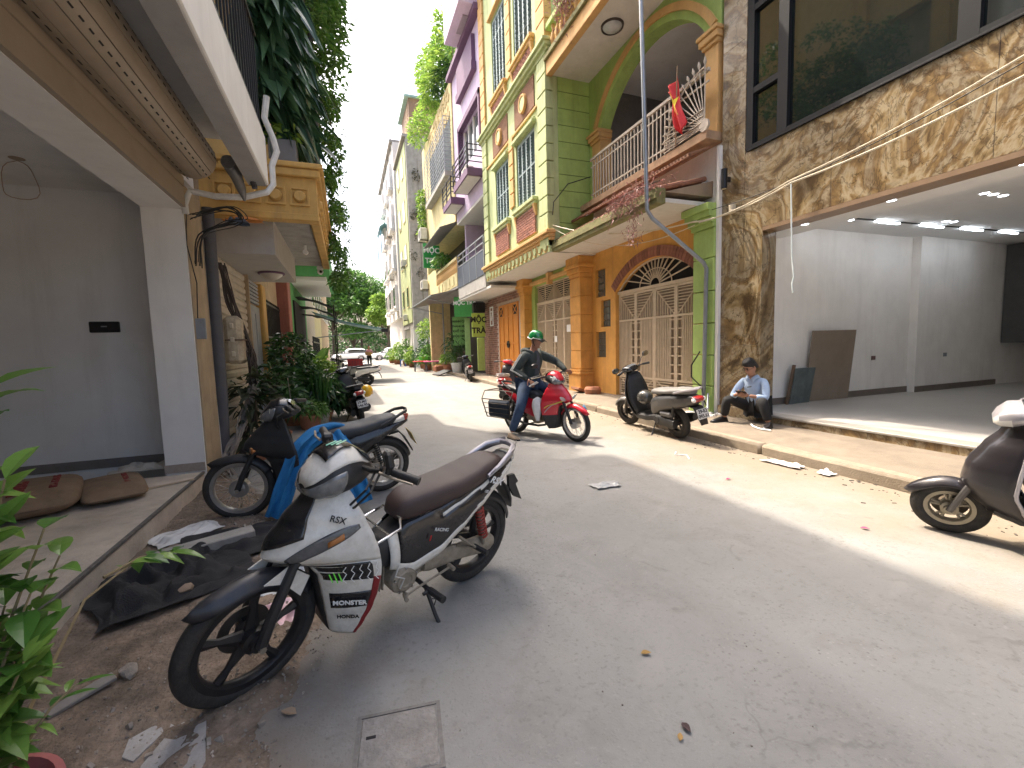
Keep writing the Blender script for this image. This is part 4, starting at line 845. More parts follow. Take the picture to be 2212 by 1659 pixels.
MB().b2(6.5, 8.6, 10.2, 10.4, 5, 8).build('loggia_side', mat('grey_loggia_wall', (.2, .19, .185)), GH)
MB().b2(5.1, 9, 6.1, 10.4, 8.1, 8.25).build('upper_soffit', M_SOF, GH)
mb = MB(); mb.b2(4.98, 5.14, 6.1, 10.4, 8.05, 8.38, b=.01); mb.build('upper_fascia', M_PEACH, GH)
mb = MB(); mb.b2(4.92, 5.16, 6.1, 10.4, 8.38, 8.5, b=.01); mb.build('upper_ledge', mat('mossy_fascia', (.2, .19, .08)), GH)
bl = MB(); bl.lathe([(.03, 0), (.05, .02), (.03, .06), (.065, .2), (.075, .28), (.045, .42), (.03, .5), (.05, .56), (.05, .6)], (0, 0, 0), 'z', 12); bld = bl.data('baluster', M_PEACH, 40)
for i in range(17): inst('baluster', bld, GH, (5.08, 6.3+i*.24, 8.5))
MB().b2(4.98, 5.18, 6.1, 10.4, 9.1, 9.25, b=.02).build('balustrade_rail', M_GREEN, GH)
MB().b2(7, 9, 6.1, 10.4, 8.25, 14.5).build('upper_back_wall', M_GREEN, GH)
cl = thing('ceiling_lamp', 'round glass ceiling lamp on the green house upper soffit', 'lamp', (5.62, 8.45, 8.1)); MB().lathe([(.001, -.02), (.2, -.02), (.23, -.05), (.24, -.02), (.24, 0)], (0, 0, 0), 'z', 30).build('rim', mat('bronze_rim', (.06, .045, .04), .5), cl); MB().lathe([(.001, -.12), (.1, -.1), (.17, -.06), (.2, -.03)], (0, 0, 0), 'z', 30).build('shade', mat('ribbed_glass', (.5, .52, .52), .3), cl)
# balcony railing with fan grille
RL = thing('balcony_railing', 'rusty cream balcony railing of upright bars in the green house', 'railing')
bd = MB().b2(-.012, .012, -.012, .012, 0, .92).data('bar', M_RUST, 0)
for i in range(25): inst('bar', bd, RL, (5.95, 6.95+i*.12, 5.02))
for z, t_ in ((5.12, .03), (5.78, .025), (5.95, .055)): MB().b2(5.95-t_/2, 5.95+t_/2, 6.1, 9.93, z, z+t_).build('rail', M_RUST, RL)
FG = thing('fan_grille', 'fan-shaped spiked iron grille at the end of the green house balcony', 'grille')
fc = (6.14, 5.08)
for i in range(13):
    a = R90*(i/12); R_ = .98; e = (fc[0]+cos(a)*R_, fc[1]+sin(a)*R_); MB().tube([(5.9, fc[0]+.1*cos(a), fc[1]+.1*sin(a)), (5.9, e[0], e[1])], .011, 6).build('spoke', M_RUST, FG)
    MB().tube([(5.9, e[0]-.0*cos(a), e[1]), (5.9, e[0]+cos(a)*.05, e[1]+sin(a)*.05), (5.9, e[0]+cos(a)*.14, e[1]+sin(a)*.14)], [.012, .03, .001], 6).build('spike', M_RUST, FG)
mb = MB(); mb.tube([(5.895, fc[0]+.94*cos(R90*i/20), fc[1]+.94*sin(R90*i/20)) for i in range(21)], .014, 6); mb.lathe([(.001, -.02), (.1, -.02), (.1, .02), (.001, .02)], (5.9, fc[0], fc[1]), 'x', 20); mb.build('rim', M_RUST, FG)
for k in range(4): MB().tube([(5.885, 6.15, 5.05+k*.1), (5.885, 7.15, 5.02+k*.11)], .009, 5).build('cross_bar', M_RUST, FG)
# flag
fl = thing('flag', 'red flag with a yellow star hanging limp from the fan grille', 'flag', (5.80, 6.70, 5.2))
def flagpt(u, v):     # u along width, v down
    return Vector((.05*sin(u*9+v*2)+.02*sin(v*7), .26*(u-.5)*(1-.35*v)+.05*sin(v*4+u*3)-.20*v+.12, .95-.85*v-.12*u*(1-v)-.18*sin(pi*u)*v))
mb = MB(); mb.loft([[flagpt(i/12, j/16) for i in range(13)] for j in range(17)], cap=False, ringclosed=False); mb.build('cloth', mat('flag_red', (.62, .03, .035), .7), fl, smooth=180, clean=False, solid=.004)
star = MB(); pts = []
for k in range(10):
    a = R90+k*pi/5; r_ = .44 if k % 2 == 0 else .18; pts.append((.48+r_*cos(a)*.95, .45-r_*sin(a)*.75))
ctr = flagpt(.48, .45)+Vector((-.012, 0, 0)); star.add([ctr]+[flagpt(u, v)+Vector((-.016, 0, 0)) for u, v in pts], [(0, 1+k, 1+(k+1) % 10) for k in range(10)]); star.build('star', mat('flag_yellow', (.8, .6, .03), .7), fl, smooth=0, clean=False)
MB().tube([(.06, .1, -.2), (.02, .02, 1.15)], .012, 6).build('pole', mat('pole_wood', (.3, .2, .12), .7), fl)
# ---- bay with shutters
holes = [(11.25, 12.6, 5.45, 7.3), (13.3, 14.55, 5.45, 7.3), (11.25, 12.6, 9.55, 12.0), (13.3, 14.55, 9.55, 12.0)]
wallgrid('x', BX+.02, BX+.3, (BY0+.02, BY1-.02), (3.9, 15), holes).build('bay_wall', M_GREEN2, GH, smooth=0)
MB().b2(BX+.3, 9, BY0+.0, BY0+.3, 3.9, 15).build('bay_side', M_GREEN, GH); MB().b2(BX+.3, 9, BY1-.3, BY1, 3.9, 15).build('bay_side', M_GREEN2, GH); MB().b2(BX+.3, 9, BY0+.3, BY1-.3, 14.8, 15).build('roof', M_CONC, GH)
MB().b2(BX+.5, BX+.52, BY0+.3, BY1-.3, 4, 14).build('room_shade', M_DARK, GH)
for k in range(9): MB().b2(BX+.3, 6.2, BY0-.006, BY0+.001, 4.55+k*.40, 4.565+k*.40).build('groove', mat('dark_green_line', (.13, .19, .05), .9), GH)
zz = [3.95+.42*k for k in range(26)]
for y0, y1, dx in ((BY0-.02, BY0+.5, -.05), (BY1-.45, BY1+.02, -.05), (12.78, 13.12, -.03)):
    for a, b_ in zip(zz, zz[1:]):
        if 12 < y0 < 13.2 and not (5.3 < a < 7.4 or a > 9.3): continue
        top = a > 8.6
        MB().b2(BX+dx, BX+.16, y0, y1, a+.012, b_-.012, b=.012).build('quoin', M_PEACH if (top or 12 < y0 < 13.2) else M_GREEN2, GH)
def cornice(z, segs, m, y0=BY0-.1, y1=BY1+.1):
    for d, h0, h1 in segs: MB().b2(BX-d, BX+.1, y0-d*.5, y1+d*.5, z+h0, z+h1, b=.01).build('cornice', m, GH)
cornice(4.10, ((.04, .0, .08), (.10, .08, .16), (.16, .16, .24)), M_PEACH)
MB().b2(BX-.02, BX+.1, BY0-.02, BY1+.02, 3.82, 4.1).build('frieze', M_GREEN2, GH)
rd = MB().lathe([(.001, -.035), (.085, -.035), (.11, -.01), (.115, .01)], (0, 0, 0), 'x', 20).data('roundel', M_GREEN2, 40); rd2 = MB().lathe([(.115, .0), (.13, -.02), (.145, 0)], (0, 0, 0), 'x', 20).data('roundel_ring', M_PEACH, 40)
for i in range(16): inst('roundel', rd, GH, (BX-.022, BY0+.2+i*.333, 3.965)); inst('roundel_ring', rd2, GH, (BX-.022, BY0+.2+i*.333, 3.965))
cornice(8.62, ((.05, .0, .08), (.12, .08, .18), (.18, .18, .26)), M_GREEN2)
cornice(7.62, ((.03, 0, .07),), M_PEACH, BY0+.5, BY1-.45)
for yc in (11.9, 13.95):
    MB().b2(BX-.005, BX+.05, yc-.72, yc+.72, 7.75, 8.55).build('frieze_panel', mat('brown_roughcast', (.20, .10, .055), .95, var=.4, scale=30, bump=.8, bscale=60), GH)
    MB().lathe([(.001, -.04), (.16, -.04), (.18, -.02)], (BX-.02, yc, 8.15), 'x', 24).build('medallion', M_GREEN2, GH); MB().lathe([(.18, 0), (.19, -.07), (.235, -.07), (.25, 0)], (BX-.005, yc, 8.15), 'x', 28).build('medallion_ring', M_PEACH, GH)
def brickpanel(y0, y1, z0, z1):
    MB().b2(BX-.012, BX+.05, y0, y1, z0, z1).build('mortar_panel', M_MORTAR, GH); bw, bh = .19, .07; r = 0; z = z0
    while z+bh <= z1+.001:
        y = y0-(bw/2 if r % 2 else 0)
        while y < y1-.01:
            a, b_ = max(y, y0), min(y+bw-.012, y1)
            if b_-a > .02: inst('brick', BRK, GH, (BX-.022, (a+b_)/2, z+bh/2-.006), (0, 0, 0), (1, (b_-a)/.178, 1))
            y += bw
        z += bh; r += 1
BRK = MB().box((0, 0, 0), (.03, .178, .058), b=.004).data('brick', M_BRICK, 0)
for a, b_ in ((11.12, 12.72), (13.2, 14.68)):
    brickpanel(a+.1, b_-.1, 4.5, 5.24); brickpanel(a+.1, b_-.1, 8.98, 9.36)
def shutter_window(y0, y1, z0, z1, style):
    wn = MB(); wn.b2(BX+.06, BX+.12, y0, y0+.05, z0, z1); wn.b2(BX+.06, BX+.12, y1-.05, y1, z0, z1); wn.b2(BX+.061, BX+.119, y0, y1, z1-.05, z1); wn.b2(BX+.061, BX+.119, y0, y1, z0, z0+.04); f = wn.build('window', M_SHFR, GH)
    n_ = 4; w_ = (y1-y0-.1)/n_
    for k in range(n_):
        a = y0+.05+k*w_; fr_ = MB()
        fr_.b2(BX+.055, BX+.09, a+.004, a+.04, z0+.04, z1-.05); fr_.b2(BX+.055, BX+.09, a+w_-.04, a+w_-.004, z0+.04, z1-.05)
        for z in ((z0+.04, (z0+z1)/2, z1-.1) if style == 0 else (z0+.04, z0+.55, z1-.6, z1-.1)): fr_.b2(BX+.056, BX+.089, a+.04, a+w_-.04, z, z+.05)
        fr_.build('shutter_leaf', M_SHFR, f, smooth=0)
        MB().b2(BX+.10, BX+.11, a+.03, a+w_-.03, z0+.05, z1-.06).build('shade_board', M_SHTEAL, f, smooth=0)
        m_ = 20 if style == 0 else 17; h = (z1-z0-.2)/m_
        for q in range(m_): inst('louvre', LOUV, f, (BX+.07, a+w_/2, z0+.1+h*(q+.5)), (0, .7, 0), (1, (w_-.08)/.25, h/.09))
LOUV = MB().b2(-.03, .03, -.125, .125, -.006, .006).data('louvre', M_SHTEAL, 0)
for i, (a, b_, c_, d_) in enumerate(holes):
    shutter_window(a, b_, c_, d_, 0 if i < 2 else 1)
    m_ = M_GREEN2 if i < 2 else M_PEACH
    MB().b2(BX-.13, BX+.1, a-.14, b_+.14, c_-.12, c_-.02, b=.015).build('window_sill', m_, GH); MB().b2(BX-.08, BX+.1, a-.10, b_+.10, c_-.2, c_-.12, b=.01).build('window_sill', m_, GH)
    for y in (a-.08, b_-.02): MB().prism([(BX-.09, 0), (BX+.05, 0), (BX+.05, -.3), (BX-.02, -.3)], y, y+.1, axis='y').build('sill_bracket', M_PEACH, GH).location = (0, 0, c_-.2)
    MB().b2(BX-.10, BX+.1, a-.12, b_+.12, d_+.03, d_+.14, b=.02).build('window_hood', m_, GH); MB().b2(BX-.05, BX+.1, a-.08, b_+.08, d_+.14, d_+.2, b=.02).build('window_hood', m_, GH)
# pole in front of the canopy
gp = MB().tube([(4.98, 6.75, 9.6), (4.98, 6.62, 7.0), (5.0, 6.5, 3.72), (5.08, 6.47, 3.58), (6.0, 6.24, 2.82), (6.05, 6.22, 2.72), (6.05, 6.26, .12)], .036, 10).build('conduit_pole', M_GALV, None); tag(gp, 'bent galvanised conduit pole in front of the green house canopy', 'pole')
# plants on the canopy: dry purple trailing leaves
random.seed(5); mb = MB()
M_PURPL = leafmat('purple_leaf', (.16, .07, .075), (.36, .20, .18), .6, .2)
for _ in range(900):
    y = random.gauss(7.15, .42); x = rng(4.85, 5.4); z = 4.15+random.gauss(0, .12)-max(0, 5.1-x)*rng(.3, 1.2)
    leaf(mb, (x, y, z), rdir(-.6, .7), (0, 0, 1), rng(.07, .15), rng(.015, .03), droop=.3, seg=1)
for _ in range(260):
    y = random.gauss(6.85, .12); leaf(mb, (4.97+rng(-.08, .05), y, rng(3.2, 4.0)), rdir(-.9, .3), (0, 0, 1), rng(.05, .1), rng(.014, .025), droop=.3, seg=1)
o = thing('trailing_plant', 'dry purple-leaved plant trailing over the green house canopy', 'plant', (5.1, 7.1, 4.1)); q = mb.build('foliage', M_PURPL, o, smooth=0, clean=False); q.location = (-5.1, -7.1, -4.1); MB().tube([(0, -.8, .05), (-.1, 0, .08), (0, .8, .05)], .012, 6).build('stem', mat('woody_vine', (.12, .08, .06), .9), o)
random.seed(6); mb = MB()
for _ in range(500): leaf(mb, (4.95+rng(-.15, .1), random.gauss(9.2, .25), 9.3-abs(random.gauss(0, .35))), rdir(-.8, .5), (0, 0, 1), rng(.08, .16), rng(.02, .035), droop=.3, seg=1)
o = thing('trailing_plant', 'purple plant hanging from the top balustrade of the green house', 'plant', (5.0, 9.2, 9.2)); q = mb.build('foliage', M_PURPL, o, smooth=0, clean=False); q.location = (-5.0, -9.2, -9.2); MB().tube([(0, -.4, .1), (-.05, 0, .1), (0, .4, .05)], .012, 6).build('stem', mat('woody_vine', (.12, .08, .06)), o)
# cables
def sag(a, b, s_, n=16): a, b = Vector(a), Vector(b); return [a+(b-a)*(i/n)-Vector((0, 0, s_*4*(i/n)*(1-i/n))) for i in range(n+1)]
for i, (pts, r_, m_, lb) in enumerate((
    (sag((6.0, 6.6, 3.60), (5.9, 4.55, 3.59), .1)+sag((5.9, 4.55, 3.59), (5.9, -1.5, 5.0), .38)[1:], .012, M_CABLEW, 'lower pale cable sagging across the marble facade'),
    (sag((5.95, 6.3, 3.52), (5.92, 4.6, 3.63), .06)+sag((5.92, 4.6, 3.63), (5.86, -1.5, 5.35), .36)[1:], .010, M_CABLEW, 'upper pale cable crossing the marble facade'),
    (sag((6.05, 6.2, 3.7), (5.9, -1.4, 5.2), .55), .006, M_CABLE, 'thin dark cable running between the pale cables on the marble'),
    (sag((5.05, 10.3, 4.45), (6.0, 6.4, 3.58), .22), .012, M_CABLEW, 'pale cable from the ochre cornice to the green pilaster'),
    (sag((5.05, 10.35, 4.40), (6.0, 6.45, 3.52), .40), .007, M_CABLEW, 'thin slack wire below the pale cable at the canopy'),
    ([(5.05, 10.3, 4.7), (5.06, 10.25, 5.0), (5.5, 10.3, 5.5), (6.1, 10.2, 5.7)], .012, M_CABLE, 'black cable climbing the green side wall to the balcony'))):
    o = MB().tube(pts, r_, 6).build('cable', m_, None); tag(o, lb, 'cable')
o = MB().tube([(5.9, 4.54, 3.58), (5.9, 4.5, 2.6), (5.91, 4.47, 2.3), (5.89, 4.48, 2.2), (5.9, 4.47, 2.08)], .010, 6).build('dangling_rope', mat('white_cord', (.6, .66, .66), .6), None); tag(o, 'white rope dangling from the cables before the showroom', 'rope')
o = MB().tube([(6.0, 6.3, 1.25), (5.9, 6.4, 1.0), (5.92, 6.42, .78), (6.0, 6.25, .6), (5.9, 6.1, .4), (5.95, 6.05, .25), (5.85, 6.1, .16), (5.7, 6.2, .145)], .014, 6).build('cable', M_CABLE, None); tag(o, 'black cable curling at the foot of the conduit pole', 'cable')
o = MB().tube([(6.0, 6.1, .5), (5.9, 6.0, .25), (5.78, 5.98, .17), (5.6, 6.1, .15)], .02, 8).build('grey_hose', M_GALV, None); tag(o, 'short grey hose at the foot of the green pilaster', 'hose')
# ---- far right row
random.seed(21)
BH = thing('lavender_house', 'lavender house with purple trim over a brick ground floor', 'house')
bx = 6.1
wallgrid('x', bx, bx+.25, (15.24, 19.9), (.12, 3.6), [(15.45, 17.7, .12, 3.12)]).build('mortar_wall', M_MORTAR, BH, smooth=0)
BR2 = MB().box((0, 0, 0), (.03, .235, .075), b=.004).data('brick', mat('brown_brick', (.24, .125, .09), .9, var=.2, objrand=.3), 0); cnt = 0
for r in range(36):
    y = 15.3+(.125 if r % 2 else 0); z = .16+r*.093
    while y < 19.7:
        if not (15.2 < y < 17.85 and z < 3.16) and cnt < 298: inst('brick', BR2, BH, (bx-.008, y+.12, z+.04)); cnt += 1
        y += .25
D = MB().b2(bx-.02, bx+.04, 15.47, 17.68, .15, 3.1).build('door', M_DOOR, BH)
for y in (15.5, 16.05, 16.56, 17.1, 17.62): MB().b2(bx-.045, bx-.018, y-.03, y+.03, .16, 3.08).build('stile', M_DOOR, D)
for z in (.2, 1.55, 2.6, 3.05): MB().b2(bx-.04, bx-.018, 15.5, 17.65, z-.03, z+.03).build('rail', M_DOOR, D)
for a, b_ in ((15.54, 16.0), (17.14, 17.58)):
    MB().b2(bx-.03, bx-.019, a, b_, 2.65, 3.0).build('light', M_DARK, D)
    for s_ in (1, -1):
        ang = atan2(.35*s_, b_-a); MB().box((bx-.038, (a+b_)/2, 2.825), (.016, .58, .035), Matrix.Rotation(ang, 3, 'X')).build('cross', M_DOOR, D)
MB().lathe([(.05, -.02), (.14, -.02), (.14, .02), (.05, .02)], (bx-.05, 16.57, 1.5), 'x', 20, loop=True).build('handle', M_BLACK, D)
for i, (dy, dz_, w_, h_) in enumerate(((0, .0, .30, .05), (.0, .52, .3, .05))): pass
nf = MB(); yc, zc = 18.65, 2.75
for a, b_, c_, d_ in ((-.22, .22, .36, .42), (-.22, .22, -.42, -.36), (-.22, -.16, -.36, .36), (.16, .22, -.36, .36)): nf.b2(bx-.05, bx-.022, yc+a, yc+b_, zc+c_, zc+d_)
ns = nf.build('house_number', M_WHITE, None, smooth=0); tag(ns, 'white framed house number 7 on the brick wall', 'sign'); text('digit', '7', .62, M_WHITE, ns, (bx-.03, yc, zc), FACE_NEG_X, depth=.008)
# concrete balcony, recess, railing
MB().b2(4.98, bx+.2, 15.3, 19.95, 3.55, 3.64).build('soffit', M_SOF, BH); MB().b2(4.95, bx+.2, 15.8, 19.97, 3.64, 4.12).build('balcony_edge', M_CONC, BH)
MB().b2(6.6, 6.8, 15.7, 20, 4.1, 7.3).build('recess_wall', mat('dim_purple_wall', (.18, .13, .18), .8), BH)
MB().b2(6.56, 6.6, 16.6, 18.8, 4.2, 6.6).build('recess_door', M_GLASS2, BH)
MB().b2(4.93, 4.95, 15.85, 19.93, 4.12, 5.0).build('railing_sheet', mat('navy_mesh', (.045, .06, .085), .7), BH)
for z in (5.0, 5.25, 5.5): MB().b2(4.92, 4.96, 15.85, 19.93, z, z+.05).build('rail', M_GALV, BH)
for y in (15.87, 16.9, 17.9, 18.9, 19.9): MB().b2(4.92, 4.96, y-.025, y+.025, 4.1, 5.55).build('rail_post', M_GALV, BH)
ph = [(16.2, 19.2, 8.9, 10.6)]
wallgrid('x', 5.05, 5.4, (15.78, 20.2), (7.1, 13.2), ph).build('front_wall', M_LAV, BH, smooth=0); MB().b2(5.4, 9, 15.78, 16.0, 4, 13.2).build('side_wall', M_LAV, BH); MB().b2(5.4, 9, 20.0, 20.2, 4, 13.2).build('side_wall', M_LAV, BH)
MB().b2(5.06, 9, 15.8, 20.2, 7.0, 7.1).build('floor_slab', M_SOF, BH); MB().b2(4.8, 9, 15.7, 20.3, 13.2, 13.4).build('roof', M_PURP, BH)
MB().b2(5.3, 5.34, 16.2, 19.2, 8.9, 10.6).build('glazing', M_GLASS2, BH)
for y in (16.2, 16.95, 17.7, 18.45, 19.14): MB().b2(5.24, 5.33, y, y+.07, 8.9, 10.6).build('window_frame', M_WHITE, BH)
MB().b2(4.98, 5.2, 16.05, 16.2, 8.8, 10.75).build('window_trim', M_PURP, BH); MB().b2(4.98, 5.2, 16.05, 19.3, 10.6, 10.8).build('window_trim', M_PURP, BH); MB().b2(4.98, 5.2, 19.2, 19.35, 8.8, 10.75).build('window_trim', M_PURP, BH)
MB().b2(4.85, 5.06, 16.4, 18.9, 11.6, 11.9).build('ledge', M_PURP, BH); MB().b2(4.9, 5.06, 16.5, 18.8, 11.9, 12.9).build('top_opening', M_PURP, BH)
for y0, y1, z0_ in ((16.0, 18.2, 7.7), (18.7, 20.3, 7.5)):
    MB().b2(4.45, 5.06, y0, y1, z0_, z0_+.25).build('balcony_box', M_PURP, BH); MB().b2(4.5, 5.0, y0+.15, y1-.15, z0_-.03, z0_).build('balcony_soffit', M_SOF, BH)
    for z in (.45, .65, .85, 1.05): MB().b2(4.44, 4.48, y0, y1, z0_+z, z0_+z+.03).build('rail', M_BLACK, BH); MB().b2(4.44, 5.05, y0, y0+.03, z0_+z, z0_+z+.03).build('rail', M_BLACK, BH)
    for y in (y0, (y0+y1)/2, y1): MB().b2(4.43, 4.48, y-.02, y+.02, z0_+.2, z0_+1.1).build('rail_post', M_BLACK, BH)
MB().b2(4.3, 5.06, 15.8, 18.2, 13.4, 16.5).build('upper_box', M_LAV, BH); MB().b2(4.6, 4.9, 16.4, 17.4, 13.37, 13.4).build('box_vent', mat('soffit_vent', (.3, .25, .3), .8), BH)
# ---- yellow house with the tea shop
YH = thing('yellow_tea_house', 'weathered yellow house with balustrade over the green tea shop', 'house')
yx = 5.0
MB().b2(yx, 9, 20.25, 28.2, 7.2, 13.4).build('upper_wall', M_YEL, YH); MB().b2(6.3, 9, 20.25, 28.2, 0, 7.2).build('ground_wall', mat('dark_shop_front', (.035, .035, .04), .6), YH)
MB().b2(yx+.02, 6.35, 27.9, 28.2, 0, 7.2).build('party_wall', M_YEL, YH)
MB().b2(yx, 6.3, 20.3, 27.9, 4.2, 4.5).build('balcony_floor', M_CONC, YH)
MB().b2(yx-.02, yx+.12, 20.3, 25.2, 4.3, 4.9).build('balcony_fascia', M_YEL, YH); MB().b2(yx-.02, yx+.12, 25.2, 27.9, 4.5, 5.9).build('balcony_panel', M_YEL, YH)
for i in range(24): inst('baluster', bld, YH, (yx+.05, 20.45+i*.2, 4.9))
MB().b2(yx-.03, yx+.14, 20.3, 25.2, 5.5, 5.62).build('balustrade_rail', M_YEL, YH)
for y in (20.9, 21.8, 22.7, 23.6, 24.5): MB().b2(yx-.05, yx-.02, y, y+.5, 4.4, 4.8).build('fascia_panel', M_YEL, YH)
MB().box((4.7, 22.6, 7.05), (.9, 4.5, .05), E3(0, -.35, 0)).build('tin_canopy', mat('grey_tin', (.17, .165, .165), .6), YH)
# barred box window with crazy paving
cage = [(20.6, 25.6, 9.55, 11.9)]
MB().b2(yx-.35, yx, 20.5, 25.8, 9.3, 9.5).build('cage_floor', M_CONC, YH)
bb = MB().b2(-.012, .012, 0, 5.2, -.012, .012).data('cage_bar', M_GALV, 0); bb2 = MB().b2(-.012, .012, -.012, .012, 0, 2.4).data('cage_bar', M_GALV, 0)
for i in range(13): inst('cage_bar', bb, YH, (yx-.33, 20.5, 9.6+i*.19))
for i in range(7): inst('cage_bar', bb2, YH, (yx-.34, 20.55+i*.86, 9.5))
for i in range(13): inst('cage_bar', MB().b2(-.17, .17, -.012, .012, -.012, .012).data('cage_bar', M_GALV, 0), YH, (yx-.17, 20.5, 9.6+i*.19))
MB().b2(yx-.01, yx, 20.6, 25.7, 9.6, 11.9).build('cage_void', mat('dim_blue', (.06, .08, .09), .8), YH)
cp = mat('crazy_stone', (.56, .44, .22), .85, var=.25, objrand=.2); random.seed(9)
for i in range(9):
    for j in range(4):
        y, z = 20.8+i*.58+(.29 if j % 2 else 0), 12.1+j*.36; pl = [(y+.27*cos(2*pi*k/6+rng(-.3, .3)), z+.19*sin(2*pi*k/6+rng(-.3, .3))) for k in range(6)]
        if y < 25.9: MB().prism(pl, yx-.03, yx, axis='x').build('cladding_stone', cp, YH, smooth=0)
MB().box((4.5, 24.5, 4.05), (1.3, 7.2, .05), E3(0, -.22, 0)).build('street_awning', mat('grey_awning_sheet', (.24, .22, .21), .6), YH)
mb = MB(); mb.tube([(3.86, 20.9, 3.9), (3.86, 28.1, 3.9)], .035); mb.tube([(5.6, 22, 3.5), (3.9, 22, 3.86)], .025); mb.tube([(5.6, 27, 3.5), (3.9, 27, 3.86)], .025); mb.tube([(5.15, 24.6, 0), (5.15, 24.6, 3.9)], .04); mb.build('awning_frame', M_GALV, YH)
# shop boards
M_SIGNG = mat('green_sign', (.03, .30, .07), .5, var=.05); M_SIGNL = mat('lime_sign', (.38, .52, .10), .5, var=.05); M_INK = mat('sign_black', (.01, .01, .01), .6); M_SIGNW = mat('sign_white', (.8, .8, .78), .6)
def sign(name, label, c, w_, h_, m_, rz, lines, ink, th=.05):
    t = thing(name, label, 'sign', c, (0, 0, rz)); MB().box((0, 0, 0), (w_, th, h_), b=.008).build('board', m_, t)
    for s_, x, z, sz, b_ in lines: text('lettering', s_, sz, ink, t, (x, -th/2-.004, z), FACE_NEG_Y, depth=.004, bold=b_)
    return t
sign('hanging_sign', 'lime sign with black letters hanging beside the dark shop door', (5.55, 19.0, 2.40), .62, 1.05, M_SIGNL, radians(4), [('MỘC', 0, .23, .34, .012), ('TRÀ', 0, -.25, .34, .012)], M_INK)
sign('hanging_sign', 'dark green sign with white letters hung on the yellow balcony', (4.78, 25.3, 6.6), .95, 1.35, M_SIGNG, radians(6), [('MỘC', 0, .3, .42, .012), ('TRÀ', 0, -.28, .42, .012)], M_SIGNW)
t = sign('shop_sign', 'bright green shop sign tilted over the tea shop door', (5.45, 20.9, 3.38), 1.05, .95, mat('bright_green_sign', (.06, .30, .07), .5), radians(-28), [('MỘC TRÀ', 0, .18, .26, .008)], M_SIGNW)
sign('menu_board', 'green menu board with dark letters beside the tea shop door', (5.5, 22.2, 2.25), .75, 1.45, mat('menu_green', (.20, .42, .13), .6), radians(-8), [('HẠNH CÂM', 0, .5, .15, .004), ('THANH ĐẠM', 0, .25, .14, .004), ('KHỔ VỊNH', 0, 0, .15, .004), ('ĐỘC HÍCH', 0, -.25, .15, .004)], M_INK)
sign('banner', 'narrow upright green banner at the shop door', (5.62, 21.2, 1.7), .26, 2.3, mat('banner_green', (.32, .5, .2), .6), radians(-5), [], M_INK)
sign('banner', 'narrow lime banner below the hanging lime sign', (5.72, 19.3, 1.1), .34, 1.5, mat('banner_lime', (.42, .55, .16), .6), 0, [], M_INK)
o = MB(); o.box((0, 0, 0), (.55, .3, .45), b=.03); o.lathe([(.05, -.16), (.2, -.17), (.2, -.15)], (0, 0, 0), 'y', 20); o = o.build('fan_unit', M_BLACK, None); o.location = (5.7, 19.4, 3.2); tag(o, 'black fan unit above the hanging lime sign', 'fan')
# AC units
def ac(c, label, s_=1, cage_=False):
    t = thing('air_conditioner', label, 'air conditioner', c); MB().box((0, 0, 0), (.36*s_, .8*s_, .56*s_), b=.03).build('case', mat('ivory_ac', (.55, .53, .47), .6, streak=.3, streakcol=(.3, .26, .2)), t)
    MB().lathe([(.001, -.185*s_), (.2*s_, -.185*s_), (.22*s_, -.17*s_)], (0, -.1*s_, 0), 'x', 20).build('fan_grille', M_PIPE, t)
    for q in (-.3, .3): MB().b2(-.18*s_, .3*s_, q*s_-.02, q*s_+.02, -.33*s_, -.29*s_).build('bracket', M_BLACK, t)
ac((4.75, 28.0, 5.35), 'ivory air conditioner at the near end of the yellow balcony'); ac((4.72, 27.6, 8.3), 'ivory air conditioner on the yellow wall below the barred window', 1.2)
ac((4.62, 36.5, 8.2), 'air conditioner on the upper front of the grey house'); ac((4.5, 36, 3.9), 'small air conditioner low on the grey house corner', .8)
ac((4.4, 45, 12.5), 'upper air conditioner on the white end building'); ac((4.4, 44, 8.3), 'lower air conditioner on the white end building'); ac((4.85, 17.4, 8.2), 'air conditioner standing on the lavender house balcony', .9)
# roof garden of the yellow house
random.seed(31)
M_BAMB = leafmat('bright_leaf', (.10, .22, .03), (.32, .46, .08), .5, .45); M_DGR = leafmat('deep_leaf', (.02, .07, .015), (.07, .17, .035), .4, .3); M_MID = leafmat('mid_leaf', (.05, .14, .025), (.14, .28, .05), .45, .35)
def plant(name, label, cat, loc, clumps, m_, stems=(), stemr=.02, seed=0, pot=None, group=None, stem_m=None):
    random.seed(seed+100); t = thing(name, label, cat, loc, group=group); mb = MB()
    for c_, r_, n_, ln_, wd_, dr_ in clumps: clump(mb, c_, r_, n_, ln_, wd_, dr_)
    mb.build('foliage', m_, t, smooth=0, clean=False)
    if stems:
        sm = MB(); [sm.tube(p, [stemr*(1-.6*i/(len(p)-1)) for i in range(len(p))], 6) for p in stems]; sm.build('stem', stem_m or mat('woody_stem', (.12, .085, .05), .9), t)
    if pot:
        r_, h_, pm = pot; MB().lathe([(.001, 0), (r_*.72, 0), (r_, h_*.86), (r_*1.07, h_*.86), (r_*1.07, h_), (r_*.92, h_), (r_*.9, h_*.9), (.001, h_*.88)], (0, 0, 0), 'z', 22).build('pot', pm, t)
    return t
plant('roof_shrub', 'tall bright bushy plants on the yellow house roof', 'plant', (5.4, 23.0, 13.4), [((-.3, 0, 1.3), (.9, 2.6, 1.7), 2300, .38, .09, .3), ((-.5, 1.8, 2.6), (.6, .9, 1.5), 620, .38, .08, .3), ((-.2, -.6, 3.0), (.5, .7, 1.3), 520, .38, .08, .3), ((-.7, 3.6, .4), (.7, 1.0, 1.2), 620, .34, .08, .3)], M_BAMB, [[(0, k, 0), (.1, k+.1, 2)] for k in (-1, 0, 1)], seed=1)
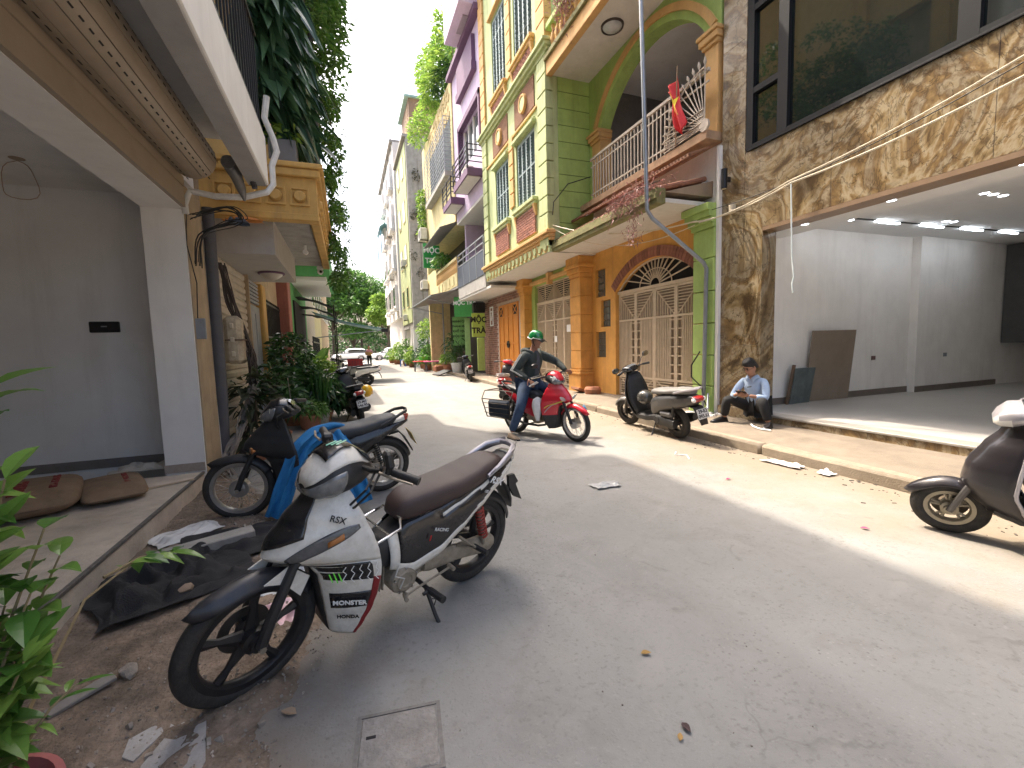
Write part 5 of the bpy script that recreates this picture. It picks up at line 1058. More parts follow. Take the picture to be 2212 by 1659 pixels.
plant('roof_shrub', 'dark dense shrub at the roof edge of the yellow house', 'plant', (5.1, 21.8, 13.3), [((0, 0, .8), (.5, 1.3, .8), 900, .25, .08, .3)], M_DGR, [[(0, 0, 0), (.1, .1, 1)]], seed=2)
plant('wall_creeper', 'yellow-green creeper hanging down the yellow house corner', 'plant', (4.85, 27.9, 10.6), [((0, 0, -.5*k), (.3, .4, .5), 150, .22, .10, .5) for k in range(5)], M_BAMB, [[(.05, 0, .4), (0, 0, -1), (0, .1, -2.3)]], seed=3)
plant('balcony_plant', 'leafy plant spilling over the yellow balcony beside the green sign', 'plant', (4.9, 23.2, 5.6), [((0, 0, .35), (.4, .9, .35), 260, .3, .1, .4)], M_MID, [[(0, 0, 0), (0, .1, .4)]], seed=4)
plant('rooftop_sapling', 'thin sapling on the lavender house roof', 'plant', (5.0, 19.6, 13.4), [((0, 0, .8), (.35, .4, .7), 130, .2, .06, .3)], M_MID, [[(0, 0, 0), (0, .05, 1.2)]], seed=5)
# ---- grey house and white end building
GY = simple_house('grey_concrete_house', 'tall grey rendered house with pale yellow-green front beyond the tea shop', 4.75, 33.2, 39.6, 16.5, M_CONC, 1, wx=11, win=False, z0=3.0)
MB().b2(4.7, 4.752, 33.6, 39.4, 3.4, 16.3).build('front', M_GREEN2, GY); MB().b2(5.0, 11, 33.4, 39.5, 0, 3.0).build('ground_floor', M_WPLAST, GY)
for f in range(4):
    for yc in (35.2, 37.8): w_ = MB().b2(4.66, 4.705, yc-.5, yc+.5, 4.6+f*3.2, 6.2+f*3.2).build('window', M_YEL, GY); MB().b2(4.65, 4.662, yc-.42, yc+.42, 4.7+f*3.2, 6.1+f*3.2).build('pane', M_GLASS2, w_)
for y in (33.5, 34.6): MB().b2(4.72, 5.0, y, y+.3, 0, 3.0).build('column', M_WPLAST, GY)
MB().b2(5.2, 8, 34, 38, 16.7, 19.6).build('stair_hut', mat('rusty_hut', (.30, .2, .13), .8, streak=.5), GY); MB().b2(4.9, 8.2, 33.8, 38.2, 19.6, 19.75).build('hut_roof', mat('mint_roof', (.3, .45, .4), .7), GY)
for k in range(7): MB().b2(5.17, 5.2, 34.4, 36, 17.2+k*.3, 17.4+k*.3).build('hut_slat', mat('hut_slat', (.4, .28, .18), .8), GY)
plant('climbing_fig', 'patchy climbing plant on the grey house side wall', 'plant', (5.2, 33.1, 10), [((rng(-.3, .9), -.02, rng(-4, 5)), (.3, .06, .5), 40, .12, .10, .3) for _ in range(14)], leafmat('dry_creeper', (.05, .05, .03), (.14, .13, .07)), [[(.3, 0, -5), (.3, 0, 5)]], seed=7)
WH = simple_house('white_end_building', 'tall white building with projecting windows at the far right end', 4.6, 40.0, 54, 19.0, mat('bright_white_facade', (.74, .73, .70), .8, var=.06, streak=.3, streakcol=(.45, .42, .38)), 5, wx=11, z0=4.2, floor_h=3.4, trim=M_WPLAST)
MB().b2(4.9, 11, 40.2, 53.8, 0, 4.2).build('ground_floor', M_WPLAST, WH)
for f in range(4):
    for y in (42, 46, 50): MB().b2(4.2, 4.6, y-.9, y+.9, 4.9+f*3.5, 5.15+f*3.5).build('window_ledge', M_WPLAST, WH); MB().b2(4.35, 4.6, y-.8, y+.8, 5.15+f*3.5, 7.2+f*3.5).build('bay_window', M_WPLAST, WH); MB().b2(4.335, 4.36, y-.65, y+.65, 5.4+f*3.5, 7.0+f*3.5).build('pane', M_GLASS2, WH)
mb = MB(); [mb.tube([(3.9, y, 13.5), (3.9, y, 10.5), (4.6, y, 10.5)], .05) for y in (47.5, 52)]; mb.tube([(3.9, 47.5, 13.5), (3.9, 52, 13.5)], .05); mb.build('steel_cage', mat('teal_steel', (.10, .25, .33), .6), WH); MB().box((4.2, 49.7, 14.1), (.9, 4.6, .06), E3(0, -.6, 0)).build('teal_canopy', mat('teal_sheet', (.13, .30, .33), .5), WH)
MB().lathe([(.001, 0), (.8, 0), (.8, 1.4), (.5, 1.7), (.001, 1.75)], (6, 45, 19.2), 'z', 20).build('water_tank', M_GALV, WH)
# ---- end of the street: trees and far buildings
def tree(name, label, loc, h, r, n_, m_, seed, ls=.5, trunk=True, group='trees at the end of the street'):
    random.seed(seed); t = thing(name, label, 'tree', loc, group=group); mb = MB(); cl_ = []
    for k in range(26):
        d = rdir(-.45, 1); q = Vector((d.x*r, d.y*r, d.z*h*.34))*rng(.45, 1); c_ = Vector((0, 0, h*.62))+q; clump(mb, c_, (r*.36, r*.36, r*.28), n_//26, ls, ls*.5, .2); cl_.append(c_)
    mb.build('crown', m_, t, smooth=0, clean=False); tm = MB(); tm.tube([(0, 0, 0), (.1, .05, h*.25), (.05, .1, h*.5)], [.22, .17, .1], 8)
    for c_ in cl_[::3]: tm.tube([(.07, .05, h*.3), (c_.x*.5, c_.y*.5, h*.3+(c_.z-h*.3)*.55), c_], [.1, .06, .02], 6)
    tm.build('trunk', mat('tree_bark', (.10, .075, .055), .95, bump=.6), t); return t
tree('street_tree', 'tall dense green tree left of centre at the street end', (-2.0, 76, 0), 15, 5.5, 9500, M_MID, 1, .6)
tree('street_tree', 'broad dark green tree in the middle of the street end', (2.4, 80, 0), 14.5, 5.5, 9500, M_MID, 2, .6)
tree('street_tree', 'bright yellow-green tree beside the white end building', (5.9, 69, 0), 10.5, 3.0, 6500, M_BAMB, 3, .46)
tree('street_tree', 'dark tree far left behind the parked white car', (-7.5, 74, 0), 13, 5.5, 5200, M_DGR, 4, .55)
tree('street_tree', 'low bright tree right of the dark one behind the cars', (1.0, 72, 0), 6.5, 2.6, 2600, M_MID, 6, .4)
tree('street_tree', 'green tree rising behind the white end building', (9.5, 78, 0), 14, 5, 4500, M_MID, 8, .55)
pt = thing('palm', 'small fan palm between the white car and the yellow-green tree', 'palm', (3.9, 66.5, 0)); mb = MB(); random.seed(3)
for k in range(26):
    d = rdir(-.1, .9); b0 = Vector((0, 0, 1.7))
    for q in range(9): leaf(mb, b0+d*.9, d+Vector((rng(-.6, .6), rng(-.6, .6), rng(-.6, .4))), UP, 1.2, .08, droop=.25, seg=1)
mb.build('fronds', M_DGR, pt, smooth=0, clean=False); MB().tube([(0, 0, 0), (0, 0, 1.8)], .12, 8).build('trunk', mat('tree_bark', (.1, .075, .055)), pt)
random.seed(77); mb = MB()
for k in range(90): clump(mb, (rng(-14, 12), rng(82, 90), rng(.5, 6)), (1.7, 1.2, 1.4), 60, .6, .3, .2)
o = mb.build('far_hedge', M_DGR, None, smooth=0, clean=False); stuff(tag(o, 'dark mass of park greenery behind the trees', 'greenery'))
o = MB().b2(-40, 40, 95, 97, 0, 3.4).build('park_wall', mat('faded_pink_wall', (.36, .24, .2), .9), None); tag(o, 'long faded wall across the far end of the street', 'wall')
# ================================================================== MOTORCYCLES
M_TYRE = mat('tyre_rubber', (.022, .021, .02), .75, var=.3, scale=9, dirt=.45, dirtcol=(.10, .08, .06), bump=.25, bscale=90)
M_RIMB = mat('black_alloy', (.016, .016, .018), .42, metal=.2, dirt=.3, dirtcol=(.08, .06, .045))
M_RIMC = mat('chrome_rim', (.5, .5, .5), .3, metal=.9, dirt=.3)
M_RIMG = mat('gold_grey_alloy', (.30, .27, .21), .4, metal=.6)
M_CHROME = mat('chrome', (.6, .6, .6), .18, metal=1, var=.05)
M_ENG = mat('dusty_engine_alloy', (.33, .29, .23), .55, metal=.45, var=.2, scale=14, dirt=.6, dirtcol=(.2, .155, .105))
M_PLB = mat('black_plastic', (.02, .02, .021), .5, var=.15, dirt=.15, dirtcol=(.09, .08, .07))
M_PLG = mat('gloss_black', (.010, .010, .012), .25, coat=.4, var=.1, dirt=.12, dirtcol=(.07, .065, .06))
M_PLW = mat('gloss_white', (.74, .71, .64), .3, coat=.5, var=.08, scale=9, dirt=.5, dirtcol=(.36, .30, .22))
M_RED = mat('gloss_red', (.50, .012, .028), .28, coat=.6, var=.06)
M_DKRED = mat('dark_red', (.24, .018, .02), .4)
M_SEATB = mat('brown_vinyl', (.058, .036, .032), .42, var=.12, bump=.25, bscale=380)
M_SEATK = mat('black_vinyl', (.03, .033, .038), .45, var=.12, bump=.2, bscale=380)
M_SEATG = mat('grey_vinyl', (.17, .165, .155), .6, var=.1)
M_GREY = mat('dark_grey_paint', (.085, .08, .076), .42, metal=.3, coat=.2, dirt=.3, dirtcol=(.2, .17, .13))
M_PLUM = mat('dark_plum_paint', (.020, .017, .020), .35, metal=.2, coat=.4)
M_SILV = mat('silver_paint', (.42, .40, .42), .35, metal=.5)
M_LENS = glassmat('clear_lens', (.42, .43, .42), .12); M_LENSW = mat('bright_lens', (.75, .75, .72), .25, coat=.5); M_LENSR = mat('red_lens', (.32, .012, .012), .25, coat=.5); M_LENSO = mat('amber_lens', (.42, .16, .04), .3, coat=.4)
M_PLATE = mat('plate_white', (.66, .65, .62), .6, dirt=.25); M_PLATEY = mat('plate_yellow', (.62, .46, .16), .6, dirt=.3)
M_MIRR = mat('mirror_glass', (.75, .8, .8), .05, metal=1, var=0)
M_SPRING = mat('red_spring', (.30, .035, .022), .5, dirt=.3)

def wheel(parent, x, R, tw, style, rimm, disc=True, steer=None, seed=0):
    """tyre + rim + spokes, axle along y at local (x,0,R)"""
    t_ = tw; c = (0, 0, 0); rr = R-t_*1.05
    w_ = MB()
    w_.lathe([(rr-.012, -t_*.36), (rr+.012, -t_*.40), (rr+.012, -t_*.30), (rr-.004, -t_*.12), (rr-.004, t_*.12), (rr+.012, t_*.30), (rr+.012, t_*.40), (rr-.012, t_*.36), (rr-.022, t_*.14), (rr-.022, -t_*.14)], c, 'y', 44, loop=True)
    w_.lathe([(.012, -.075), (.03, -.075), (.032, -.05), (.05, -.045), (.05, .045), (.032, .05), (.03, .075), (.012, .075)], c, 'y', 18)
    if style == 'star':
        for k in range(5):
            a = 2*pi*k/5+.4; d = Vector((cos(a), 0, sin(a))); s_ = Vector((-sin(a), 0, cos(a))); Y_ = Vector((0, 1, 0)); rows = []
            for rad, hw, th in ((.035, .030, .022), (.10, .019, .018), (rr*.62, .013, .015), (rr-.02, .022, .014)):
                p = d*rad; rows.append([p-s_*hw-Y_*th*.4, p-Y_*th, p+s_*hw-Y_*th*.4, p+s_*hw+Y_*th*.4, p+Y_*th, p-s_*hw+Y_*th*.4])
            w_.loft(rows)
    elif style == 'alloy':
        for k in range(5):
            for q in (-.16, .16):
                a = 2*pi*k/5+.2; d0 = Vector((cos(a), 0, sin(a)))*.04; d1 = Vector((cos(a+q), 0, sin(a+q)))*(rr-.02); w_.tube([d0, (d0+d1)*.5, d1], [.014, .010, .011], 6)
    else:
        for k in range(28):
            a = 2*pi*k/28; b_ = a+(.5 if k % 2 else -.5); sgn = 1 if (k//2) % 2 else -1
            w_.tube([(.045*cos(a), sgn*.035, .045*sin(a)), ((rr-.018)*cos(b_*1+0), 0, (rr-.018)*sin(b_))], .0022, 4)
        w_.lathe([(.02, -.05), (.075, -.05), (.078, .04), (.02, .04)], c, 'y', 20)
    wo_ = w_.build('wheel', rimm, parent); wo_.location = (x, 0, R)
    ty = MB(); prof = []
    for k in range(13):
        a = -.62*pi+1.24*pi*k/12; prof.append((R-t_*.55+t_*.55*cos(a)*(1.0), t_*.5*sin(a)*1.05))
    prof += [(rr+.006, t_*.30), (rr+.006, -t_*.30)]; ty.lathe(prof, c, 'y', 56, loop=True); ty.build('tyre', M_TYRE, wo_, smooth=50)
    if disc:
        d = MB(); d.lathe([(.06, -.002), (.105, -.002), (.105, .002), (.06, .002)], (0, -.06, 0), 'y', 30, loop=True)
        for k in range(5): a = 2*pi*k/5; d.box((.05*cos(a), -.06, .05*sin(a)), (.05, .004, .015), Matrix.Rotation(-a, 3, 'Y'))
        d.build('brake_disc', mat('disc_steel', (.12, .11, .1), .4, metal=.7, dirt=.4), wo_)
    return wo_
def sring(c, u, v, a, b, n=16, e=2.6):
    c = Vector(c); u = Vector(u); v = Vector(v); out = []
    for k in range(n):
        t_ = 2*pi*k/n; cs, sn = cos(t_), sin(t_); out.append(c+u*a*(abs(cs)**(2/e))*(1 if cs >= 0 else -1)+v*b*(abs(sn)**(2/e))*(1 if sn >= 0 else -1))
    return out
def split_build(parent, rows, classify, mats, ringclosed=True, caps=True, solid=0, smooth=45):
    """loft rows, then hand every face to a named part by classify(center, i, k)"""
    out = {}; n = len(rows[0])
    for i in range(len(rows)-1):
        for k in range(n if ringclosed else n-1):
            k2 = (k+1) % n; q = [Vector(rows[i][k]), Vector(rows[i][k2]), Vector(rows[i+1][k2]), Vector(rows[i+1][k])]; c = sum(q, Vector())/4
            key = classify(c, i, k); out.setdefault(key, {}); d = out[key]; d.setdefault('f', []).append([(i, k), (i, k2), (i+1, k2), (i+1, k)])
    if caps and ringclosed:
        for i in (0, len(rows)-1):
            c = sum((Vector(p) for p in rows[i]), Vector())/n; key = classify(c, i, -1); out.setdefault(key, {}).setdefault('f', []).append([(i, k) for k in range(n)])
    res = {}
    for key, d in out.items():
        idx = {}; mb = MB()
        for f in d['f']:
            for v in f:
                if v not in idx: idx[v] = len(mb.v); mb.v.append(tuple(rows[v[0]][v[1]]))
            mb.f.append(tuple(idx[v] for v in f))
        o = mb.build(key, mats[key], parent, smooth=smooth)
        if solid: md = o.modifiers.new('solidify', 'SOLIDIFY'); md.thickness = solid; md.offset = 0
        res[key] = o
    return res
def patch(parent, name, m, surf, a_of, n=(18, 10), off=.003, solid=.002):
    """grid patch lying just proud of a parametric surface; a_of(s,t) gives the surface parameters"""
    rows = []
    for i in range(n[0]+1):
        row = []
        for j in range(n[1]+1):
            a, b = a_of(i/n[0], j/n[1]); e = 1e-3; p = surf(a, b); nn = (surf(a+e, b)-p).cross(surf(a, b+e)-p)
            nn = nn.normalized() if nn.length > 1e-12 else Vector((1, 0, 0)); row.append((p, nn))
        rows.append(row)
    c = sum((q[0] for r in rows for q in r), Vector())/((n[0]+1)*(n[1]+1)); ref = Vector((c.x-.75, c.y, c.z-.75 if c.z > .85 else 0))
    flip = -1 if sum(q[1].dot(ref) for r in rows for q in r) < 0 else 1
    return MB().loft([[q[0]+q[1]*flip*off for q in r] for r in rows], cap=False, ringclosed=False).build(name, m, parent, smooth=60, solid=solid, clean=False)
def interp(tab, x):
    if x <= tab[0][0]: return tab[0][1:]
    for p, q in zip(tab, tab[1:]):
        if x <= q[0]:
            t_ = (x-p[0])/(q[0]-p[0]); t_ = t_*t_*(3-2*t_)*.5+t_*.5; return tuple(a+(b-a)*t_ for a, b in zip(p[1:], q[1:]))
    return tab[-1][1:]
def coil(p, q, r, turns, n=10):
    p, q = Vector(p), Vector(q); d = (q-p); a = d.orthogonal().normalized(); b = d.normalized().cross(a); return [p+d*(i/(turns*n))+(a*cos(2*pi*i/n)+b*sin(2*pi*i/n))*r for i in range(turns*n+1)]
def steer_group(parent, axis_p, axis_d, ang):
    """matrix that turns front-end parts about the steering axis"""
    return Matrix.Translation(axis_p) @ Matrix.Rotation(ang, 4, axis_d) @ Matrix.Translation(-Vector(axis_p))
def seat_loft(parent, tab, m, n=26, e=3.2, name='seat'):
    tab = sorted(tab); x0, x1 = tab[0][0], tab[-1][0]; rows = []
    for i in range(n+1):
        x = x0+(x1-x0)*i/n; zt, zb, w_ = interp(tab, x); rows.append(sring((x, 0, (zt+zb)/2), (0, 1, 0), (0, 0, 1), w_, (zt-zb)/2, 20, e))
    mb = MB().loft(rows); return mb.build(name, m, parent, smooth=50)
def mirror(parent, base, tip, facing, m=None, sz=(.06, .035), name='mirror'):
    mb = MB(); b0, t0 = Vector(base), Vector(tip); mid = (b0+t0)/2+Vector((.02, 0, .02)); mb.tube([b0, mid, t0], .006, 6); st = mb.build(name, M_PLB, parent)
    f = Vector(facing).normalized(); u = f.cross(UP).normalized(); v = u.cross(f); rows = []
    for d_, k in ((.02, .5), (.012, .9), (-.004, 1), (-.012, 1)): rows.append(sring(t0+f*-d_, u, v, sz[0]*k, sz[1]*k, 14, 2.8))
    MB().loft(rows).build('mirror_shell', m or M_PLB, st); MB().add([p+f*.0125 for p in sring(t0, u, v, sz[0]*.93, sz[1]*.92, 14, 2.8)], [tuple(range(14))]).build('mirror_glass', M_MIRR, st, clean=False)
    return st
def fender(parent, x, R, m, a0, a1, w_, gap=.03, xf=None, tip=0, name='front_fender'):
    rows = []; n = 18
    for i in range(n+1):
        a = a0+(a1-a0)*i/n; k = i/n; ww = w_*(1-.75*max(0, 1-k/.22)**2*tip)
        rad = R+gap+.03*max(0, 1-k/.25)*tip; d = Vector((cos(a), 0, sin(a))); c = Vector((x, 0, R))
        rows.append([c+d*(rad-.055*abs(q)**2.2)+Vector((0, ww*q, 0)) for q in (-1, -.85, -.5, 0, .5, .85, 1)])
    mb = MB().loft(rows, cap=False, ringclosed=False); o = mb.build(name, m, parent, smooth=60, solid=.006)
    if xf is not None: o.matrix_basis = xf
    return o
def put(o, xf): o.matrix_basis = xf @ o.matrix_basis; return o

def underbone(name, label, loc, heading, lean, cfg, group='motorcycles parked or ridden in the street'):
    t = thing(name, label, 'motorcycle', loc, (0, 0, 0), group); t.rotation_euler = (lean, 0, heading)
    R = .282; WB = 1.23; g = cfg.get
    wheel(t, 0, R, .075, g('wheel', 'wire'), g('rim', M_RIMC), disc=False)
    HD = Vector((-.44, 0, .9)).normalized(); HP = Vector((.955, 0, .80)); XF = steer_group(t, HP, HD, g('steer', 0))
    fwh = wheel(t, WB, R, .066, g('wheel', 'wire'), g('rim', M_RIMC), disc=g('disc', True)); put(fwh, XF)
    # fork
    mb = MB()
    for s_ in (-1, 1):
        mb.tube([(WB, s_*.085, R), (WB-.045, s_*.085, R+.12), (WB-.13, s_*.08, R+.30), (HP.x+.03, s_*.075, HP.z-.08)], [.024, .023, .02, .019], 10)
    put(mb.build('fork', M_PLB if g('darkfork', True) else M_ENG, t), XF)
    put(MB().tube([(WB, -.11, R), (WB, .11, R)], .014, 8).build('axle', M_ENG, t), XF)
    c1, c2 = g('c1', M_PLW), g('c2', M_PLG)
    fender(t, WB, R, g('fender', c2), radians(g('fen0', 44)), radians(152), .058, .016, XF, tip=1)
    if g('fender2'):
        mb = MB()
        for s_ in (-1, 1): mb.prism([(WB-.02, R+.27), (WB-.12, R+.31), (WB-.21, R+.22), (WB-.17, R+.14), (WB-.10, R+.235)], s_*.066, s_*.072, axis='y')
        put(mb.build('fender_side', g('fender2'), t), XF)
    # front cowl and leg shield -------------------------------------------------
    tab = [(.19, .93, .85, .165), (.26, .945, .825, .195), (.34, .96, .80, .222), (.42, .975, .785, .238), (.50, .99, .775, .245), (.55, 1.02, .775, .246), (.585, 1.13, .78, .244), (.62, 1.185, .785, .24), (.68, 1.165, .80, .224), (.76, 1.10, .825, .188), (.84, 1.02, .85, .138), (.90, .955, .87, .095)]
    rows = []; us = [-1+2*i/40 for i in range(41)]
    for z in [.19+.71*i/44 for i in range(45)]:
        xf_, xe, w_ = interp(tab, z); row = []
        for u in us:
            k = abs(u); gap = .065 if z < .53 else max(0, .065*(1-(z-.53)/.05)); y = math.copysign(gap*(1-k)+w_*(k**.85), u) if u else 0
            pn = 1-k**1.35; x = xe+(xf_-xe)*pn; row.append((x, y, z))
        rows.append(row)
    split = g('split')
    def cls(c, i, k):
        u = abs(c.y)/max(.01, interp(tab, c.z)[2])
        if c.z < .54 and abs(c.y) < .07: return 'lower_duct'
        return split(c, u) if split else ('front_cowl' if c.z > .56 else 'leg_shield')
    mats_ = {'indicator_lens': M_LENS, 'front_cowl': c1, 'hood': c2, 'leg_shield': g('shield', c1), 'shield_band': c2, 'lower_duct': M_PLB, 'edge_trim': g('trim', M_DKRED)}
    split_build(t, rows, cls, mats_, ringclosed=False, caps=False, solid=.006, smooth=40)
    def surf(u, z):
        xf_, xe, w_ = interp(tab, z); k = abs(u); gap = .065 if z < .53 else max(0, .065*(1-(z-.53)/.05))
        return Vector((xe+(xf_-xe)*(1-k**1.35), math.copysign(gap*(1-k)+w_*(k**.85), u), z))
    if g('patches'): g('patches')(t, surf)
    # inner panel behind the shield
    mb = MB(); mb.loft([[(interp(tab, z)[1]+.02, s_*interp(tab, z)[2]*.9, z) for s_ in (-1, -.5, 0, .5, 1)] for z in (.3, .45, .6, .75, .88)], cap=False, ringclosed=False); mb.build('inner_panel', M_PLB, t, solid=.01)
    # indicators in the cowl
    for s_ in (() if g('lens_cowl') else (-1, 1)):
        o = MB(); o.loft([sring((1.115-.0*q, s_*(.085+.105*q), .625+.05*q), (0.5, -s_*.5, .0), (.0, 0, 1), .028*k, .030*k, 12, 2.4) for q, k in ((-.1, .25), (.15, .8), (.5, 1), (.85, .75), (1.15, .15))]); ob = o.build('indicator', M_LENS if g('clear_ind', True) else M_LENSO, t); ob.location = (.005, 0, 0)
        MB().sphere((1.105, s_*.14, .645), (.02, .016, .014), 10, 6).build('bulb', M_LENSO, ob)
    # handlebar head ---------------------------------------------------------------
    rows = []
    XF = Matrix.Translation((-.08, 0, -.01)) @ XF
    hx = [(.80, .935, .965, .05), (.84, .905, 1.0, .105), (.90, .88, 1.05, .135), (.96, .862, 1.065, .142), (1.02, .857, 1.045, .132), (1.07, .862, .995, .105), (1.105, .88, .94, .06), (1.115, .905, .912, .006)]
    def hsurf(x, t_):
        zl, zh, a = interp(hx, x); s_ = (sin(t_)+1)/2; cs = cos(t_); return Vector((x, a*(abs(cs)**.72)*(1 if cs >= 0 else -1)*(1-.42*s_*s_), zl+(zh-zl)*s_))
    put(MB().loft([[hsurf(.80+.315*i/20, 2*pi*k/32) for k in range(32)] for i in range(21)]).build('head_mask', M_PLB, t, smooth=50), XF)
    put(patch(t, 'head_cowl', g('head', c1), hsurf, lambda s_, q: (.865+.245*s_-.10*abs(q-.5)*(1-s_), radians(28+124*q)), (16, 18)), XF)
    lensm = g('lensm', mat('headlamp_glass', (.15, .155, .155), .10, coat=.8, var=.25, scale=30))
    put(patch(t, 'headlight', lensm, hsurf, lambda s_, q: (1.1148-(.138-.06*abs(sin(pi*q))**2)*s_, radians(164+212*q)), (12, 24), off=.004), XF)
    put(MB().sphere((1.0, 0, .925), (.03, .05, .045), 12, 8).build('reflector', M_CHROME, t), XF)
    if g('screen') == 'patch': put(patch(t, 'fly_screen', M_PLG, hsurf, lambda s_, q: (.90+.135*s_, radians(58+64*q-(q-.5)*34*(1-s_))), (10, 10), off=.012), XF)
    elif g('screen', True): put(MB().loft([[(.90+.13*q, y*(.25+.75*q)*(.9-.2*q), 1.132-.108*q+.012*q*q) for y in (-.085, -.045, 0, .045, .085)] for q in (0, .5, 1)], cap=False, ringclosed=False).build('fly_screen', g('screenm', M_PLG), t, solid=.005), XF)
    hb = MB(); hb.tube([(.80, -.36, .985), (.855, -.24, 1.0), (.89, -.16, .985), (.90, 0, .97), (.89, .16, .985), (.855, .24, 1.0), (.80, .36, .985)], .011, 8)
    put(hb.build('handlebar', M_PLB, t), XF)
    for s_ in (-1, 1):
        put(MB().tube([(.85, s_*.25, 1.0), (.80, s_*.365, .985)], [.018, .019], 12).build('grip', g('grip', M_PLB), t), XF)
        put(MB().box((.862, s_*.225, 1.003), (.05, .05, .045), rotz(s_*.45), b=.01).build('switch_pod', M_PLB, t), XF)
        put(MB().tube([(.90, s_*.225, 1.0), (.885, s_*.29, .995), (.84, s_*.37, .985)], [.007, .006, .005], 6).build('brake_lever', M_ENG, t), XF)
    put(MB().loft([sring((x, 0, z), (0, 1, 0), (.5, 0, .85), a_, b_, 14, 3) for x, z, a_, b_ in ((.835, .985, .075, .03), (.85, 1.01, .085, .035), (.875, 1.03, .07, .02))]).build('gauge', mat('gauge_face', (.03, .035, .04), .15, coat=.6), t), XF)
    for s_, dy in ((1, .16), (1, .19), (-1, .18)): put(MB().tube([(.86, s_*dy, .985), (.95, s_*(dy+.05), .93), (.97, s_*(dy-.02), .84), (.93, s_*.06, .76)], .0055, 6).build('control_cable', M_CABLE, t), XF)
    for mm in g('mirrors', ()):
        for o in [mirror(t, (.88, mm*.20, 1.01), (.86, mm*.30, 1.17), (-1, 0, 0))]: put(o, XF)
    if g('folded_mirror'):
        o = MB().box((.88, .255, 1.065), (.035, .10, .075), E3(.3, .2, -.5), b=.012).build('folded_mirror', M_PLB, t); put(o, XF); put(MB().tube([(.885, .235, 1.0), (.885, .245, 1.05)], .008).build('mirror_stem', M_CHROME, t), XF)
    # spine -----------------------------------------------------------------
    mb = MB(); rows = []
    for x, zt, zb, w_ in ((.96, .80, .62, .05), (.86, .66, .46, .06), (.76, .58, .38, .075), (.66, .54, .36, .085), (.56, .58, .38, .10), (.46, .64, .42, .10)): rows.append(sring((x, 0, (zt+zb)/2), (0, 1, 0), (0, 0, 1), w_, (zt-zb)/2, 16, 3))
    mb.loft(rows); mb.build('spine_cover', g('spine', M_PLB), t)
    # seat
    seat_loft(t, [(.60, .655, .63, .035), (.575, .70, .60, .075), (.50, .735, .595, .102), (.35, .752, .615, .122), (.18, .758, .64, .13), (.05, .775, .66, .128), (-.10, .80, .69, .12), (-.24, .812, .715, .10), (-.31, .80, .74, .07), (-.335, .78, .755, .03)], g('seat', M_SEATK))
    # tail side panels
    tabp = [(-.46, .735, .775, .055), (-.35, .70, .765, .088), (-.2, .645, .735, .118), (0, .565, .70, .14), (.2, .47, .665, .146), (.38, .375, .63, .137), (.52, .33, .60, .118), (.64, .385, .545, .098)]
    for s_ in (-1, 1):
        rows = []
        for i in range(45):
            x = -.46+1.10*i/44; zb, zt, w_ = interp(tabp, x); rows.append([(x, s_*(w_+.012*sin(pi*q)-.035*q*q), zb+(zt-zb)*q) for q in [j/14 for j in range(15)]])
        def clsP(c, i, k):
            zb, zt, w_ = interp(tabp, c.x); q = (c.z-zb)/max(.001, zt-zb)
            return g('psplit')(c, q) if g('psplit') else 'side_panel'
        split_build(t, rows, clsP, {'side_panel': g('side', c2), 'side_stripe': c1, 'side_accent': g('trim', M_DKRED)}, ringclosed=False, caps=False, solid=.006)
    # tail end, lamp and grab rail
    mb = MB(); mb.loft([sring((x, 0, z), (0, 1, 0), (0, 0, 1), w_, h_, 16, 2.6) for x, z, w_, h_ in ((-.22, .73, .09, .04), (-.34, .745, .085, .045), (-.42, .76, .07, .035))]); mb.build('tail_cowl', g('tail', M_PLB), t)
    mb = MB(); mb.loft([sring((x, 0, z), (0, 1, 0), (0, 0, 1), w_, h_, 16, 2.6) for x, z, w_, h_ in ((-.415, .765, .078, .036), (-.46, .775, .066, .03), (-.485, .785, .03, .014))]); mb.build('tail_lamp', g('taillamp', M_LENSR), t)
    mb = MB()
    for s_ in (-1, 1): mb.tube([(-.08, s_*.128, .735), (-.2, s_*.125, .775), (-.34, s_*.105, .825), (-.44, s_*.06, .845), (-.46, 0, .848)], [.012, .014, .016, .017, .017], 10)
    mb.build('grab_rail', g('rail', M_PLB), t)
    # rear mudguard and plate
    mb = MB(); mb.loft([[(x, s_*w_, z-.0*abs(s_)) for s_ in (-1, -.5, 0, .5, 1)] for x, z, w_ in ((-.20, .62, .06), (-.34, .64, .065), (-.42, .58, .07), (-.50, .48, .055), (-.56, .40, .02))], cap=False, ringclosed=False); mb.build('rear_mudguard', M_PLB, t, solid=.012)
    if g('spikes'):
        for s_ in (-1, 1): MB().prism([(-.40, .66), (-.47, .66), (-.53, .60), (-.50, .59), (-.60, .46), (-.50, .50), (-.42, .58)], s_*.055, s_*.075, axis='y').build('tail_bracket', M_PLB, t)
    if g('plate'):
        pm, lines = g('plate'); p = MB().box((0, 0, 0), (.006, .19, .14), b=.002).build('number_plate', pm, t); p.location = (-.535, 0, .555); p.rotation_euler = (0, radians(24), 0)
        for j, s_ in enumerate(lines): text('plate_text', s_, .062, M_INK, p, (-.005, 0, .032-.064*j), (R90, 0, -R90), depth=.001, bold=.002)
    fender(t, 0, R, M_PLB, radians(40), radians(165), .055, .03, None, 0, 'rear_fender')
    # engine -----------------------------------------------------------------
    e = MB(); e.lathe([(.001, -.12), (.075, -.12), (.085, -.09), (.088, .07), (.078, .10), (.001, .102)], (.55, 0, .305), 'y', 26); e.box((.42, 0, .33), (.24, .18, .15), b=.03); e.lathe([(.001, -.10), (.05, -.10), (.055, .1), (.001, .1)], (.42, 0, .36), 'y', 20)
    e.build('crankcase', M_ENG, t)
